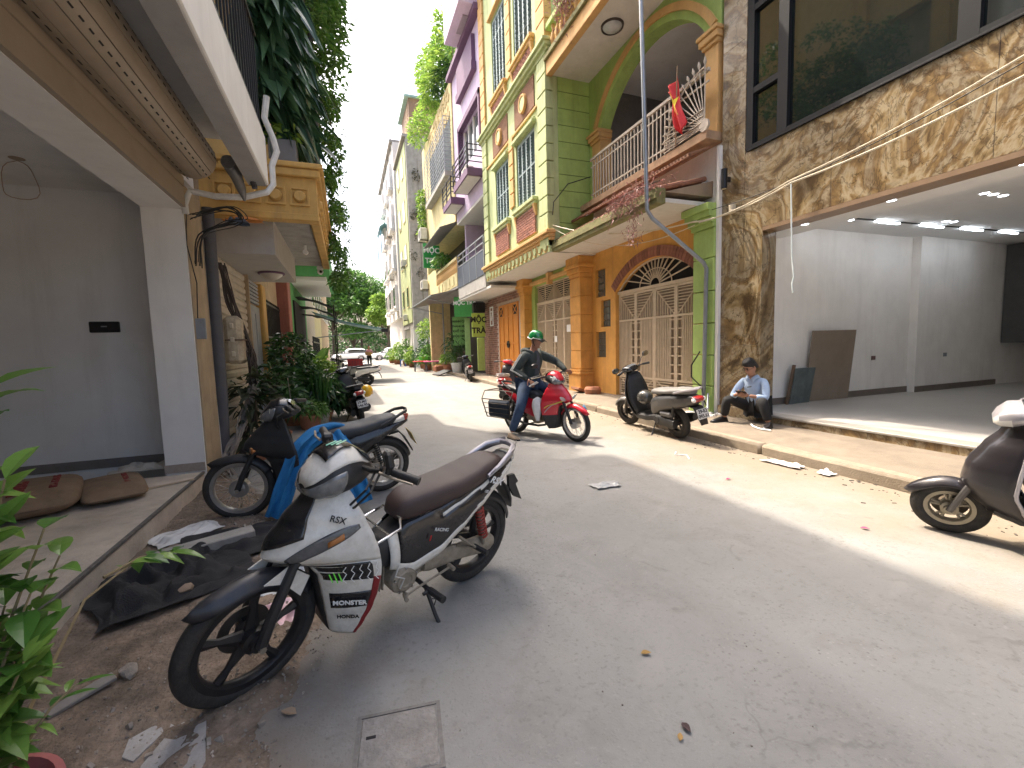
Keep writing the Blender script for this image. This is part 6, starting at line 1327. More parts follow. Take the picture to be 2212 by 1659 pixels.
    gc = MB().lathe([(.001, .128), (.03, .128), (.034, .135), (.05, .135), (.055, .126), (.072, .118), (.08, .10)], (.56, 0, .305), 'y', 28).build('generator_cover', g('engcover', M_ENG), t)
    for q in range(5): a_ = 2*pi*q/5+.3; MB().tube([(.56+.066*cos(a_), .116, .305+.066*sin(a_)), (.56+.066*cos(a_), .130, .305+.066*sin(a_))], .006, 8).build('cover_bolt', M_CHROME, gc)
    MB().tube([(.60, .12, .40), (.63, .135, .36), (.58, .14, .33), (.60, .135, .28)], .004, 6).build('wiring_lead', mat('white_lead', (.5, .48, .44), .6), t)
    f = MB()
    for i in range(7): f.box((.66+i*.018, 0, .335), (.008, .16, .14), b=.004)
    f.box((.71, 0, .335), (.14, .12, .11), b=.01); f.box((.79, 0, .34), (.05, .13, .12), b=.02); f.build('cylinder', M_ENG, t)
    mb = MB(); mb.loft([sring((x, .095, z), (0, 1, 0), (0, 0, 1), .024, h_, 14, 3) for x, z, h_ in ((.44, .34, .05), (.40, .335, .06), (.2, .31, .048), (0.0, .285, .062), (-.05, .283, .055), (-.075, .283, .03))]); mb.build('chain_case', g('chain', M_ENG), t)
    mb = MB(); [mb.tube([(.34, s_*.085, .33), (0, s_*.10, R)], .016, 8) for s_ in (-1, 1)]; mb.build('swing_arm', M_PLB, t)
    for s_ in (-1, 1):
        sh = MB().tube([(.02, s_*.125, .31), (.055, s_*.13, .42), (.10, s_*.125, .60)], [.016, .014, .012], 8).build('shock_absorber', M_ENG, t); MB().tube(coil((.035, s_*.13, .365), (.09, s_*.127, .565), .024, 9), .006, 6).build('spring', g('spring', M_PLB), sh)
    mb = MB(); mb.tube([(.44, -.17, .215), (.44, .17, .215)], .012, 8); mb.tube([(.44, .17, .215), (.48, .17, .21)], .01); mb.build('peg_bar', M_PLB, t)
    for s_ in (-1, 1):
        MB().tube([(.44, s_*.17, .215), (.435, s_*.28, .22)], .019, 10).build('footpeg', M_PLB, t)
        MB().tube([(.22, s_*.11, .36), (.10, s_*.15, .32), (.22, s_*.12, .42)], .010, 6).build('peg_bracket', M_ENG, t); MB().tube([(.10, s_*.13, .32), (.09, s_*.23, .32)], .015, 10).build('passenger_peg', M_PLB, t)
    mb = MB(); mb.tube([(.38, .135, .25), (.50, .14, .24), (.57, .14, .225)], .007, 6); mb.tube([(.56, .12, .225), (.58, .17, .225)], .012, 8); mb.tube([(.38, .135, .25), (.28, .14, .27)], .007, 6); mb.tube([(.28, .12, .27), (.28, .17, .27)], .012, 8); mb.build('gear_lever', M_ENG, t)
    mb = MB(); mb.tube([(.70, -.05, .28), (.72, -.09, .22), (.60, -.12, .20), (.35, -.14, .21), (.18, -.15, .24)], .018, 8); mb.loft([sring((x, -.155, z), (0, 1, 0), (0, 0, 1), r_, r_, 16, 2) for x, z, r_ in ((.20, .235, .02), (.14, .25, .042), (-.05, .285, .05), (-.22, .315, .05), (-.25, .32, .035))]); mb.build('exhaust', g('muffler', M_PLB), t)
    if g('sidestand', True):
        mb = MB(); mb.tube([(.43, .11, .215), (.41, .19, .07), (.40, .225, .018)], .011, 6); mb.box((.395, .235, .012), (.07, .035, .012)); mb.tube([(.42, .14, .14), (.385, .16, .13), (.41, .17, .09)], .004, 5); mb.build('side_stand', M_PLB, t)
    if g('extra'): g('extra')(t, XF)
    # shorten the tail behind the rider
    fx = lambda x: x if x > .35 else .35-(.35-x)*.74
    for c in [o for o in C.objects if o.parent == t]:
        nm = c.name.split('.')[0]
        if nm in ('seat', 'side_panel', 'side_stripe', 'side_accent', 'tail_cowl', 'tail_lamp', 'grab_rail', 'rail_shroud', 'rear_mudguard', 'tail_bracket'):
            for v in c.data.vertices: v.co.x = fx(v.co.x)
        elif nm in ('number_plate', 'decal', 'decal_lettering') and c.matrix_basis.translation.x < .4 and c.matrix_basis.translation.z > .4:
            mw = c.matrix_basis.copy(); mw.translation.x = fx(mw.translation.x); c.matrix_basis = mw
    return t

# ---- foreground white and black motorcycle
def splitW(c, u): return 'front_cowl' if c.z > .575 else 'leg_shield'
def patchesW(t, surf):
    ind = mat('smoked_indicator', (.10, .10, .10), .15, coat=.7, var=.3, scale=25)
    patch(t, 'hood', M_PLG, surf, lambda s_, q: ((-1+2*q)*(.40-.10*s_), .652+.235*s_+.05*abs(-1+2*q)*(1-s_)), (16, 24), off=.010)
    for sg in (-1, 1):
        L_ = patch(t, 'indicator_lens', ind, surf, lambda s_, q: (sg*(.26+.66*s_), .606+.125*s_+(.060*sin(pi*min(1, s_*.82+.12))**.8)*(q-.35)), (16, 5), off=.005)
        patch(t, 'amber_reflector', M_LENSO, surf, lambda s_, q: (sg*(.62+.14*s_), .672+.028*s_+.022*(q-.5)), (4, 3), off=.009)
        patch(t, 'shield_band', M_PLG, surf, lambda s_, q: (sg*(.16+.74*s_), .487+.086*q), (12, 5))
        patch(t, 'shield_band', M_PLG, surf, lambda s_, q: (sg*(.22+.68*s_), .335+.08*q+.012*s_), (12, 5))
        if sg == 1:
            for s_tx, zt_, ua, ub, ink, nm, bold_ in (('MONSTER', .376, .30, .88, M_SIGNW, 'decal_lettering', .0012), ('HONDA', .300, .40, .80, M_INK, 'decal', .001), ('RSX', .765, .62, .80, M_INK, 'decal', .0006)):
                A_, B_ = surf(ua, zt_), surf(ub, zt_-(.02 if nm == 'decal' and zt_ > .5 else 0)); d_ = (B_-A_); ln_ = d_.length; d_.normalize(); up_ = (surf((ua+ub)/2, zt_+.03)-surf((ua+ub)/2, zt_-.03)); up_ = (up_-d_*up_.dot(d_)).normalized(); nr_ = d_.cross(up_); md_ = surf((ua+ub)/2, zt_); mid = md_+nr_*(.014 if zt_ < .5 else .012)
                o_ = text(nm, s_tx, ln_/(len(s_tx)*.64), ink, t, (0, 0, 0), (0, 0, 0), depth=.0008, bold=bold_); o_.matrix_basis = Matrix(((d_.x, up_.x, nr_.x, mid.x), (d_.y, up_.y, nr_.y, mid.y), (d_.z, up_.z, nr_.z, mid.z), (0, 0, 0, 1)))
        patch(t, 'edge_trim', M_DKRED, surf, lambda s_, q: (sg*(.90+.098*q), .195+.30*s_), (14, 4), off=.004)
def psplitW(c, q):
    lim = .20+.42*max(0, min(1, (.10-c.x)/.45))
    if q < lim: return 'side_stripe'
    if c.x > .585: return 'side_stripe'
    if abs(q-.80-.1*c.x) < .05 and -.12 < c.x < .34: return 'side_stripe'
    return 'side_panel'
def on_shield(tab_z, u, side=1, off=.006): pass
def extraW(t, XF):
    w_ = M_SIGNW; k = mat('decal_black', (.012, .012, .012), .5); gr = mat('decal_green', (.12, .6, .05), .4, emit=(.1, .5, .05), estr=.05)
    # lettering sits on the left flank of the shield; the flank faces forward-left
    def dec(s_, x, y, z, size, m_, yaw, roll_=0, shear=0, name='decal', bold=0.0, tilt=0): o = text(name, s_, size, m_, t, (x, y, z), (0, 0, 0), depth=.0008, shear=shear, bold=bold); o.matrix_basis = Matrix.Translation((x, y, z)) @ Matrix.Rotation(yaw, 4, 'Z') @ Matrix.Rotation(R90+tilt, 4, 'X') @ Matrix.Rotation(roll_, 4, 'Z'); return o
    A = radians(152)
    dec('RSX', -.165, .139, .694, .056, w_, radians(177), radians(-24), shear=.3, bold=.0015, name='decal_lettering'); dec('125', -.05, .146, .655, .022, w_, radians(180), radians(-24), shear=.3)
    dec('RACING', .37, .155, .53, .026, w_, radians(179), radians(-20)); dec('/', .44, .153, .505, .03, mat('decal_red', (.5, .02, .02), .4), radians(179), bold=.003)
    mb = MB()
    for q in range(3): mb.box((.945+.016*q, .205-.009*q, .535), (.004, .004, .05-.01*abs(q-1)), E3(.2, .3, 0))
    mb.build('claw_mark', gr, t)
    for q in range(3): put(MB().box((.95+.014*q, .022-.016*q, 1.082-.004*q), (.05, .006, .003), E3(0, .22, .0)).build('claw_mark', mat('decal_mint', (.3, .7, .5), .4), t), XF)
    # zigzag white cracks on the black band
    mb = MB()
    for q in range(5):
        x0 = .80+.030*q; z_ = .572; pts = [(x0-.0, .252-.012*q, z_)]
        for j in range(4): pts.append((x0+.008*(-1)**j, .252-.0145*q, z_-.021*(j+1)))
        mb.tube(pts, .002, 4)
    mb.build('crack_decal', w_, t)
    # chrome carrier in the step-through
    mb = MB()
    for s_ in (-1, 1): mb.tube([(.86, s_*.10, .52), (.70, s_*.12, .575), (.60, s_*.12, .60), (.58, s_*.08, .635)], .007, 8)
    mb.tube([(.58, -.08, .635), (.57, 0, .645), (.58, .08, .635)], .007, 8); mb.tube([(.72, -.12, .57), (.72, .12, .57)], .006, 6); mb.tube([(.66, -.12, .585), (.66, .12, .585)], .006, 6); mb.build('carrier', M_CHROME, t)
    # clear grab-rail shroud
    mb = MB()
    for s_ in (-1, 1): mb.loft([[(x, s_*y, z), (x, s_*(y+.012), z+h_)] for x, y, z, h_ in ((-.10, .13, .73, .02), (-.25, .122, .765, .035), (-.40, .095, .80, .05), (-.50, .04, .83, .04))], cap=False, ringclosed=False)
    mb.build('rail_shroud', mat('scuffed_silver', (.30, .28, .28), .35, metal=.6), t, solid=.008)
B1 = underbone('motorcycle', 'white and black motorcycle with brown seat parked in the foreground', (.64, 2.60, 0), atan2(-.545, -1.10), radians(-9), dict(lens_cowl=True, screen='patch', patches=patchesW, wheel='star', rim=M_RIMB, c1=M_PLW, c2=M_PLG, fender=mat('matt_black_fender', (.016, .019, .026), .38, dirt=.25), fender2=M_PLW, seat=M_SEATB, split=splitW, psplit=psplitW, rail=M_SILV, spring=M_SPRING, taillamp=M_LENS, extra=extraW, folded_mirror=True, spikes=True, steer=radians(8), trim=M_DKRED))
# ---- black motorcycle behind
def splitB(c, u): return 'front_cowl' if c.z > .56 else 'leg_shield'
def extraB(t, XF):
    put(MB().loft([sring((1.02+.05*q, .0, .955-.03*q), (0, 1, 0), (0, 0, 1), .13*(1-.5*q), .05, 14, 2.2) for q in (0, .6, 1.2)]).build('lamp_surround', mat('yellowed_white', (.52, .48, .38), .4), t), XF)
    put(MB().tube([(.90, -.2, 1.0), (.92, -.22, 1.22)], .005, 6).build('mirror_stem', M_CHROME, t), XF)
B2 = underbone('motorcycle', 'older black motorcycle with wire wheels behind the white one', (.26, 4.62, 0), atan2(-.22, -1.2), radians(-8), dict(wheel='wire', rim=M_RIMC, c1=M_PLB, c2=M_PLB, shield=M_PLB, side=M_PLG, seat=M_SEATK, split=splitB, tail=M_PLW, plate=(M_PLATEY, ('29-X3', '1520')), clear_ind=False, disc=False, extra=extraB, steer=radians(-14), head=M_PLG, screen=False))
# blue jacket thrown over the black motorcycle
jk = thing('blue_jacket', 'bright blue jacket draped over the black motorcycle', 'jacket', (.15, 0, -.11)); M_BLUE = mat('blue_cloth', (.012, .15, .36), .8, var=.2, scale=5, bump=.3, bscale=300)
def fold_band(path, wid, thick, seed, taper=True):
    rows = []; n = len(path); P_ = []
    for i in range(n-1):
        for q in range(5): P_.append(Vector(path[i]).lerp(Vector(path[i+1]), q/5))
    P_.append(Vector(path[-1]))
    for _ in range(3): P_ = [P_[0]]+[(P_[i-1]+P_[i]*2+P_[i+1])/4 for i in range(1, len(P_)-1)]+[P_[-1]]
    for i, p_ in enumerate(P_):
        d = (P_[min(i+1, len(P_)-1)]-P_[max(i-1, 0)]).normalized(); s_ = Vector((.25, -.95, .1)); s_ = (s_-d*s_.dot(d)).normalized(); nn = d.cross(s_); ring_ = []
        w_ = wid*(1+.18*mnoise.noise((i*.25, seed, 1)))
        for k in range(26):
            t_ = 2*pi*k/26; fold = 1+.55*sin(t_*5+.25*i+seed)*.5+.25*sin(t_*9-.18*i); ring_.append(p_+nn*w_*cos(t_)+s_*thick*sin(t_)*fold+s_*.016*sin(7*cos(t_)+i*.22+seed))
        rows.append(ring_)
    return MB().loft(rows)
fold_band([(-.80, 4.12, .16), (-.74, 4.14, .32), (-.67, 4.17, .52), (-.58, 4.25, .70), (-.45, 4.36, .80), (-.31, 4.42, .81), (-.17, 4.46, .74), (-.06, 4.5, .66)], .085, .035, 1).build('cloth', M_BLUE, jk, smooth=60)
fold_band([(-.30, 4.36, .79), (-.22, 4.22, .66), (-.16, 4.12, .50), (-.12, 4.08, .34), (-.09, 4.06, .20)], .085, .035, 4).build('sleeve', M_BLUE, jk, smooth=60)
# ---- red motorcycle with side baskets
def splitR(c, u): return 'front_cowl' if c.z > .40 else 'leg_shield'
def patchesR(t, surf):
    for sg in (-1, 1):
        patch(t, 'flash_decal', mat('decal_lime', (.62, .58, .10), .4), surf, lambda s_, q: (sg*(.34+.5*s_), .60-.10*s_+.030*q*(1-s_*.5)), (10, 3), off=.006)
        patch(t, 'flash_decal', mat('decal_silver', (.45, .45, .45), .35, metal=.4), surf, lambda s_, q: (sg*(.42+.42*s_), .56-.13*s_+.022*q), (10, 3), off=.006)
def extraR(t, XF):
    put(MB().loft([sring((1.03+.03*q, 0, .95-.02*q), (0, 1, 0), (0, 0, 1), .135*(1-.25*q), .062, 16, 2.2) for q in (0, 1, 1.6)]).build('lamp_surround', mat('lamp_white', (.7, .68, .6), .3, coat=.4), t), XF)
    put(MB().sphere((1.085, 0, .915), (.02, .085, .04), 14, 8).build('headlight', M_LENS, t), XF)
    rk = MB()
    for s_ in (-1, 1):
        rk.tube([(.12, s_*.16, .70), (-.25, s_*.18, .72), (-.55, s_*.18, .70)], .009, 6); rk.tube([(.15, s_*.28, .58), (-.5, s_*.30, .58)], .010, 6); rk.tube([(-.5, s_*.30, .58), (-.42, s_*.27, .28)], .010, 6); rk.tube([(.15, s_*.28, .58), (.10, s_*.25, .27)], .010, 6); rk.tube([(.10, s_*.25, .27), (-.42, s_*.27, .28)], .010, 6)
        for z in (.35, .43, .51): rk.tube([(.13, s_*.275, z), (-.46, s_*.29, z)], .006, 5)
        rk.tube([(-.55, s_*.18, .70), (-.5, s_*.30, .58)], .008, 6); rk.tube([(.12, s_*.16, .70), (.15, s_*.28, .58)], .008, 6)
    rk.tube([(-.55, -.18, .70), (-.55, .18, .70)], .009, 6); rk.tube([(-.25, -.18, .72), (-.25, .18, .72)], .009, 6); rk.build('luggage_rack', mat('worn_rack_steel', (.07, .065, .06), .5, metal=.5, dirt=.5, dirtcol=(.2, .13, .08)), t)
    for s_ in (-1, 1): MB().box((-.16, s_*.225, .42), (.50, .085, .28), b=.03).build('pannier', mat('navy_canvas', (.02, .032, .05), .8, var=.25), t)
    MB().loft([sring((-.27, 0, .79), (1, 0, 0), (0, 1, 0), .20*k, .13*k, 18, 2.5) for k in ()] or [sring((-.2+.0*q, 0, .76+.03*q), (1, 0, 0), (0, 1, 0), .16, .11, 14, 3) for q in (0, 1)]).build('pillion_pad', M_SEATK, t)
B3 = underbone('motorcycle', 'red motorcycle with black side racks ridden in the middle of the street', (2.60, 6.82, 0), atan2(-1.12, .51), radians(2), dict(wheel='wire', rim=M_RIMC, c1=M_RED, c2=M_RED, fender=M_RED, shield=M_PLB, side=M_RED, trim=M_PLB, seat=M_SEATK, split=splitR, sidestand=False, fen0=30, patches=patchesR, extra=extraR, steer=radians(-6), screen=False, mirrors=(-1,), disc=False))

# ================================================================== SCOOTERS
def scooter(name, label, loc, heading, lean, cfg, group='scooters parked along the street'):
    t = thing(name, label, 'scooter', loc, (lean, 0, heading), group); g = cfg.get; R = g('R', .245); WB = g('WB', 1.28)
    wheel(t, 0, R, .10, g('wheel', 'alloy'), g('rim', M_RIMB), disc=False); HD = Vector((-.44, 0, .9)).normalized(); HP = Vector((1.03, 0, .80)); XF = steer_group(t, HP, HD, g('steer', 0))
    put(wheel(t, WB, R, .085, g('wheel', 'alloy'), g('rim', M_RIMB), disc=True), XF)
    mb = MB(); [mb.tube([(WB, s_*.075, R), (WB-.1, s_*.075, R+.24), ((HP.x+.07, s_*.06, HP.z-.2) if not g('tab') else (WB-.14, s_*.07, R+.30))], .022, 8) for s_ in (-1, 1)]; put(mb.build('fork', g('forkm', M_GREY), t), XF)
    fender(t, WB, R, g('fender', g('c1')), radians(20), radians(165), .07, .03, XF, tip=.8)
    # apron: horizontal cross-sections open to the rear
    tab = [(.24, .93, .78, .15), (.36, 1.02, .84, .20), (.50, 1.08, .90, .225), (.64, 1.10, .93, .225), (.78, 1.09, .95, .19), (.90, 1.06, .97, .14), (.96, 1.04, .98, .11)]; tab = g('tab', tab)
    rows = []
    for i in range(19):
        z = .24+.72*i/18; xf_, xe, w_ = interp(tab, z); row = []
        for q in range(21):
            u = -1+q/10; k = abs(u); row.append((xe+(xf_-xe)*(1-k**2.2), w_*math.copysign(k**.85, u) if u else 0, z))
        rows.append(row)
    def clsA(c, i, k): return g('asplit')(c, abs(c.y)/max(.01, interp(tab, c.z)[2])) if g('asplit') else 'apron'
    split_build(t, rows, clsA, {'apron': g('c1'), 'apron_trim': g('c2', M_PLB), 'apron_edge': g('edge', M_CHROME)}, ringclosed=False, caps=False, solid=.012)
    MB().loft([[(interp(tab, z)[1]-.03-.02*(1-abs(s_)), s_*interp(tab, z)[2]*.9, z) for s_ in (-1, -.6, -.2, .2, .6, 1)] for z in (.28, .4, .55, .7, .82, .94)], cap=False, ringclosed=False).build('inner_apron', M_PLB, t, solid=.015)
    # floorboard
    MB().loft([sring((x, 0, .27+.02*q), (0, 1, 0), (0, 0, 1), w_, .055, 16, 4) for x, w_, q in ((.92, .12, 2), (.80, .16, 0), (.55, .17, 0), (.40, .16, 1), (.34, .15, 2))]).build('floorboard', g('floor', M_PLB), t)
    # rear body
    rt_ = [(-.50, .69, .60, .05), (-.40, .715, .55, .09), (-.22, .72, .50, .135), (0, .70, .45, .165), (.18, .675, .40, .17), (.32, .64, .33, .155), (.42, .60, .27, .13), (.46, .52, .27, .10)]
    rows = []
    for i in range(25):
        x = -.50+.96*i/24; zt, zb, w_ = interp(rt_, x); rows.append(sring((x, 0, (zt+zb)/2), (0, 1, 0), (0, 0, 1), w_, (zt-zb)/2, 20, 3))
    def clsR(c, i, k):
        zt, zb, w_ = interp(rt_, c.x); q = (c.z-zb)/max(.01, zt-zb)
        if g('rsplit'): return g('rsplit')(c, q)
        return 'rear_body'
    split_build(t, rows, clsR, {'rear_body': g('c1'), 'rear_trim': g('c2', M_PLB)}, smooth=50)
    seat_loft(t, [(.44, .70, .66, .05), (.40, .74, .655, .10), (.22, .755, .67, .135), (.05, .76, .69, .14), (-.1, .785, .70, .135), (-.3, .80, .71, .11), (-.42, .79, .72, .06)], g('seat', M_SEATK))
    mb = MB(); [mb.tube([(-.15, s_*.13, .73), (-.32, s_*.125, .77), (-.48, s_*.085, .80), (-.52, 0, .805)], .015, 8) for s_ in (-1, 1)]; mb.build('grab_rail', g('rail', M_SILV), t)
    tl = MB(); tl.loft([sring((x, 0, .655), (0, 1, 0), (.0, 0, 1), w_, h_, 16, 2.8) for x, w_, h_ in ((-.46, .10, .045), (-.51, .085, .038), (-.535, .045, .02))]).build('tail_lamp', M_LENSR, t)
    for s_ in (-1, 1): MB().sphere((-.49, s_*.085, .648), (.035, .03, .032), 12, 8).build('tail_indicator', M_LENSW, t)
    mb = MB(); mb.loft([[(x, s_*w_, z) for s_ in (-1, -.4, .4, 1)] for x, z, w_ in ((-.35, .56, .08), (-.46, .54, .08), (-.52, .42, .075), (-.56, .30, .055))], cap=False, ringclosed=False); mb.build('rear_mudguard', M_PLB, t, solid=.014)
    if g('plate'):
        p = MB().box((0, 0, 0), (.006, .19, .14), b=.002).build('number_plate', M_PLATE, t); p.location = (-.545, 0, .455); p.rotation_euler = (0, radians(14), 0)
        for j, s_ in enumerate(g('plate')): text('plate_text', s_, .066, M_INK, p, (-.005, 0, .033-.066*j), (R90, 0, -R90), depth=.001, bold=.002)
    # engine unit
    mb = MB(); mb.loft([sring((x, .12, z), (0, 1, 0), (0, 0, 1), .045, h_, 16, 2.8) for x, z, h_ in ((.36, .29, .05), (.28, .28, .085), (.1, .265, .07), (-.02, .25, .085), (-.09, .25, .06))]); mb.lathe([(.001, .17), (.05, .17), (.06, .16)], (.27, 0, .28), 'y', 18); mb.build('transmission_case', g('case', M_PLB), t)
    MB().box((.08, .10, .385), (.26, .12, .09), b=.025).build('air_box', g('airbox', M_GREY), t)
    MB().tube([(-.02, .11, .30), (-.08, .13, .46), (-.13, .12, .58)], .018, 8).build('shock_absorber', M_PLB, t)
    mb = MB(); mb.tube([(.3, -.09, .22), (.18, -.13, .2)], .018, 8); mb.loft([sring((x, -.15, z), (0, 1, 0), (0, 0, 1), .05, r_, 16, 2.4) for x, z, r_ in ((.2, .25, .03), (.14, .26, .07), (-.1, .30, .075), (-.22, .33, .055))]); mb.build('exhaust', M_PLB, t)
    # handlebar cover
    rows = []; XF = Matrix.Translation((g('hdx', 0), 0, g('hdz', 0))) @ XF
    for x, zc, a, b_ in ((.90, 1.02, .05, .02), (.93, 1.03, .12, .045), (.99, 1.03, .15, .065), (1.05, 1.015, .14, .075), (1.10, .99, .10, .055), (1.125, .975, .05, .025)): rows.append(sring((x, 0, zc), (0, 1, 0), (.15, 0, 1), a, b_, 20, 2.6))
    def clsC(c, i, k): return 'headlight' if (c.x > 1.05 and c.z < 1.01) else ('handlebar_cover' if c.z < 1.07 or c.x > 1.02 else 'dashboard')
    for o in split_build(t, rows, clsC, {'headlight': g('lamp', M_LENS), 'handlebar_cover': g('head', M_PLG), 'dashboard': mat('dash_glass', (.10, .11, .12), .15, coat=.5)}, smooth=50).values(): put(o, XF)
    hb = MB(); hb.tube([(.91, -.35, 1.02), (.95, -.22, 1.035), (.97, 0, 1.02), (.95, .22, 1.035), (.91, .35, 1.02)], .012, 8)
    put(hb.build('handlebar', M_PLB, t), XF)
    for s_ in (-1, 1):
        put(MB().tube([(.945, s_*.24, 1.035), (.91, s_*.36, 1.02)], .019, 10).build('grip', M_PLB, t), XF); put(MB().tube([(.98, s_*.22, 1.03), (.985, s_*.28, 1.03), (.95, s_*.36, 1.02)], .006, 6).build('brake_lever', g('lever', M_ENG), t), XF)
    for mm, tip in g('mirrors', ()): put(mirror(t, (.96, mm*.18, 1.04), tip, (-1, 0, -.05), sz=(.065, .042)), XF)
    if g('sidestand', True): mb = MB(); mb.tube([(.38, .10, .22), (.35, .22, .06), (.34, .26, .012)], .010, 6); mb.box((.335, .27, .008), (.06, .03, .012)); mb.build('side_stand', M_PLB, t)
    if g('extra'): g('extra')(t, XF)
    return t
def hel(t, XF): pass
S5 = scooter('scooter', 'dark grey scooter parked in the sun before the cream gate', (4.60, 5.22, 0), radians(89), radians(-9), dict(c1=M_GREY, c2=M_PLB, seat=M_SEATG, plate=('29-E2', '093.61'), mirrors=((-1, (.93, -.33, 1.20)), (1, (.93, .40, 1.10))), steer=radians(12), rail=M_SILV, asplit=lambda c, u: 'apron' if u > .35 or c.z < .6 else 'apron', rsplit=lambda c, q: 'rear_trim' if q > .78 else 'rear_body'))
hm = thing('helmet', 'dark round helmet hanging in the footwell of the grey scooter', 'helmet', (4.46, 5.86, .56)); MB().sphere((0, 0, 0), (.12, .14, .12), 18, 12).build('shell', mat('smoke_helmet', (.06, .058, .052), .25, coat=.6), hm); MB().lathe([(.117, -.05), (.124, -.05), (.124, -.035), (.117, -.035)], (0, 0, 0), 'z', 22, loop=True).build('trim', M_PLB, hm)
def extra6(t, XF):
    tb = [(.24, .92, .74, .16), (.36, 1.03, .80, .21), (.48, 1.08, .84, .235), (.60, 1.06, .83, .235), (.74, .99, .81, .205), (.86, .91, .79, .16), (.96, .86, .78, .12)]
    for sg in (-1, 1): MB().tube([(interp(tb, .24+.72*i/20)[1], sg*interp(tb, .24+.72*i/20)[2]*1.01, .24+.72*i/20) for i in range(21)], .011, 8).build('edge_trim', M_SILV, t)
    MB().tube([(.74, .16, .245), (.6, .19, .235), (.42, .175, .25)], .012, 8).build('floor_trim', M_SILV, t)
S6 = scooter('scooter', 'dark plum scooter cut off by the right edge of the picture', (4.55, .80, 0), radians(115), radians(-11), dict(c1=M_PLUM, c2=M_PLB, rim=M_RIMG, extra=extra6, hdx=-.17, hdz=-.03, tab=[(.24, .92, .74, .16), (.36, 1.03, .80, .21), (.48, 1.08, .84, .235), (.60, 1.06, .83, .235), (.74, .99, .81, .205), (.86, .91, .79, .16), (.96, .86, .78, .12)], seat=M_SEATK, head=M_SILV, lamp=M_LENSW, steer=radians(0), forkm=M_GREY, lever=M_SILV, R=.215, WB=1.13)); S6.scale = (1, 1, .95)
S7 = scooter('scooter', 'black scooter seen from behind beside the potted plants', (.20, 9.15, 0), radians(99), radians(-9), dict(c1=M_PLG, c2=M_PLB, seat=M_SEATK, plate=('29-M1', '346.95'), rail=M_PLB, mirrors=(), steer=radians(10)))
hm = thing('helmet', 'yellow helmet hanging on the right of the black scooter', 'helmet', (.34, 9.55, .60)); MB().sphere((0, 0, 0), (.12, .14, .13), 18, 12).build('shell', mat('yellow_shell', (.75, .42, .01), .35, coat=.4), hm); MB().lathe([(.115, -.06), (.125, -.06), (.125, -.04), (.115, -.04)], (0, 0, 0), 'z', 22, loop=True).build('rim', mat('yellow_shell', (.75, .42, .01)), hm)
S8 = scooter('scooter', 'white scooter with black trim behind the black scooter', (.72, 18.6, 0), radians(166), radians(6), dict(c1=M_PLW, c2=M_PLB, seat=M_SEATK, mirrors=((1, (.95, .3, 1.2)),), rsplit=lambda c, q: 'rear_trim' if q < .15 else 'rear_body', airbox=M_PLB))
S8b = scooter('scooter', 'white scooter carrying a red crate further behind', (.55, 21.2, 0), radians(172), radians(5), dict(c1=M_PLW, c2=M_SILV, seat=M_SEATG, mirrors=((1, (.95, .3, 1.2)), (-1, (.95, -.3, 1.2)))))
cr = thing('crate', 'red plastic crate on the seat of the rear white scooter', 'crate', (.32, 21.2, .74)); M_CRATE = mat('red_crate', (.36, .02, .02), .6)
for x0, x1, y0, y1 in ((-.32, .32, -.24, -.215), (-.32, .32, .215, .24), (-.32, -.295, -.215, .215), (.295, .32, -.215, .215)): MB().b2(x0, x1, y0, y1, 0, .30).build('side', M_CRATE, cr)
MB().b2(-.29, .29, -.21, .21, 0, .03).build('base', M_CRATE, cr); MB().b2(-.34, .34, -.255, -.245, .25, .30).build('rim', M_CRATE, cr)
for q in range(5): MB().b2(-.28+q*.12, -.20+q*.12, -.246, -.241, .05, .22).build('grid_slot', M_DKRED, cr)
S8c = scooter('scooter', 'silver scooter farthest back in the left row', (.3, 23.6, 0), radians(170), radians(5), dict(c1=M_SILV, c2=M_PLB, seat=M_SEATK, mirrors=((1, (.95, .3, 1.2)),)))
S9 = scooter('scooter', 'black scooter seen from behind outside the tea shop', (4.78, 17.7, 0), radians(80), radians(-8), dict(c1=M_PLG, c2=M_PLB, seat=M_SEATK, plate=('29-H1', '620.48'), rail=M_PLB))
S4 = scooter('scooter', 'red and white scooter parked behind the rider', (3.62, 10.1, 0), radians(63), radians(-6), dict(c1=M_RED, c2=M_PLW, seat=mat('cream_vinyl', (.55, .5, .45), .5), head=M_RED, steer=radians(-20), asplit=lambda c, u: 'apron_trim' if (u < .5 and c.z > .7) else 'apron'))
S4.rotation_euler.z = radians(63)
# ================================================================== PEOPLE
M_SKIN = mat('skin', (.36, .19, .125), .55, var=.08, scale=20); M_SKIN2 = mat('skin_tan', (.30, .145, .095), .55, var=.08, scale=20)
M_HAIR = mat('black_hair', (.012, .010, .010), .55, var=.3, scale=60, bump=.5, bscale=120)
def skinned(name, pts, edges, m, parent, root=0, sub=2, smooth_branch=.3):
    """pts: list of (x,y,z,r); one continuous surface grown round the edges"""
    me = bpy.data.meshes.new(name); me.from_pydata([p[:3] for p in pts], edges, []); o = link(name, me, parent)
    md = o.modifiers.new('skin', 'SKIN'); md.branch_smoothing = smooth_branch; md.use_smooth_shade = True
    sv = me.skin_vertices[0].data
    for i, p in enumerate(pts):
        r = p[3]; sv[i].radius = (r, r) if not isinstance(r, tuple) else r; sv[i].use_root = (i == root)
    s = o.modifiers.new('subdivision', 'SUBSURF'); s.levels = sub; s.render_levels = sub
    me.materials.append(m); return o
def chain(start, n): return [(start+i, start+i+1) for i in range(n-1)]
def bake(o):
    dg = bpy.context.evaluated_depsgraph_get(); me = bpy.data.meshes.new_from_object(o.evaluated_get(dg)); o.modifiers.clear(); old = o.data; o.data = me; me.name = o.name
    for p in me.polygons: p.use_smooth = True
    return o
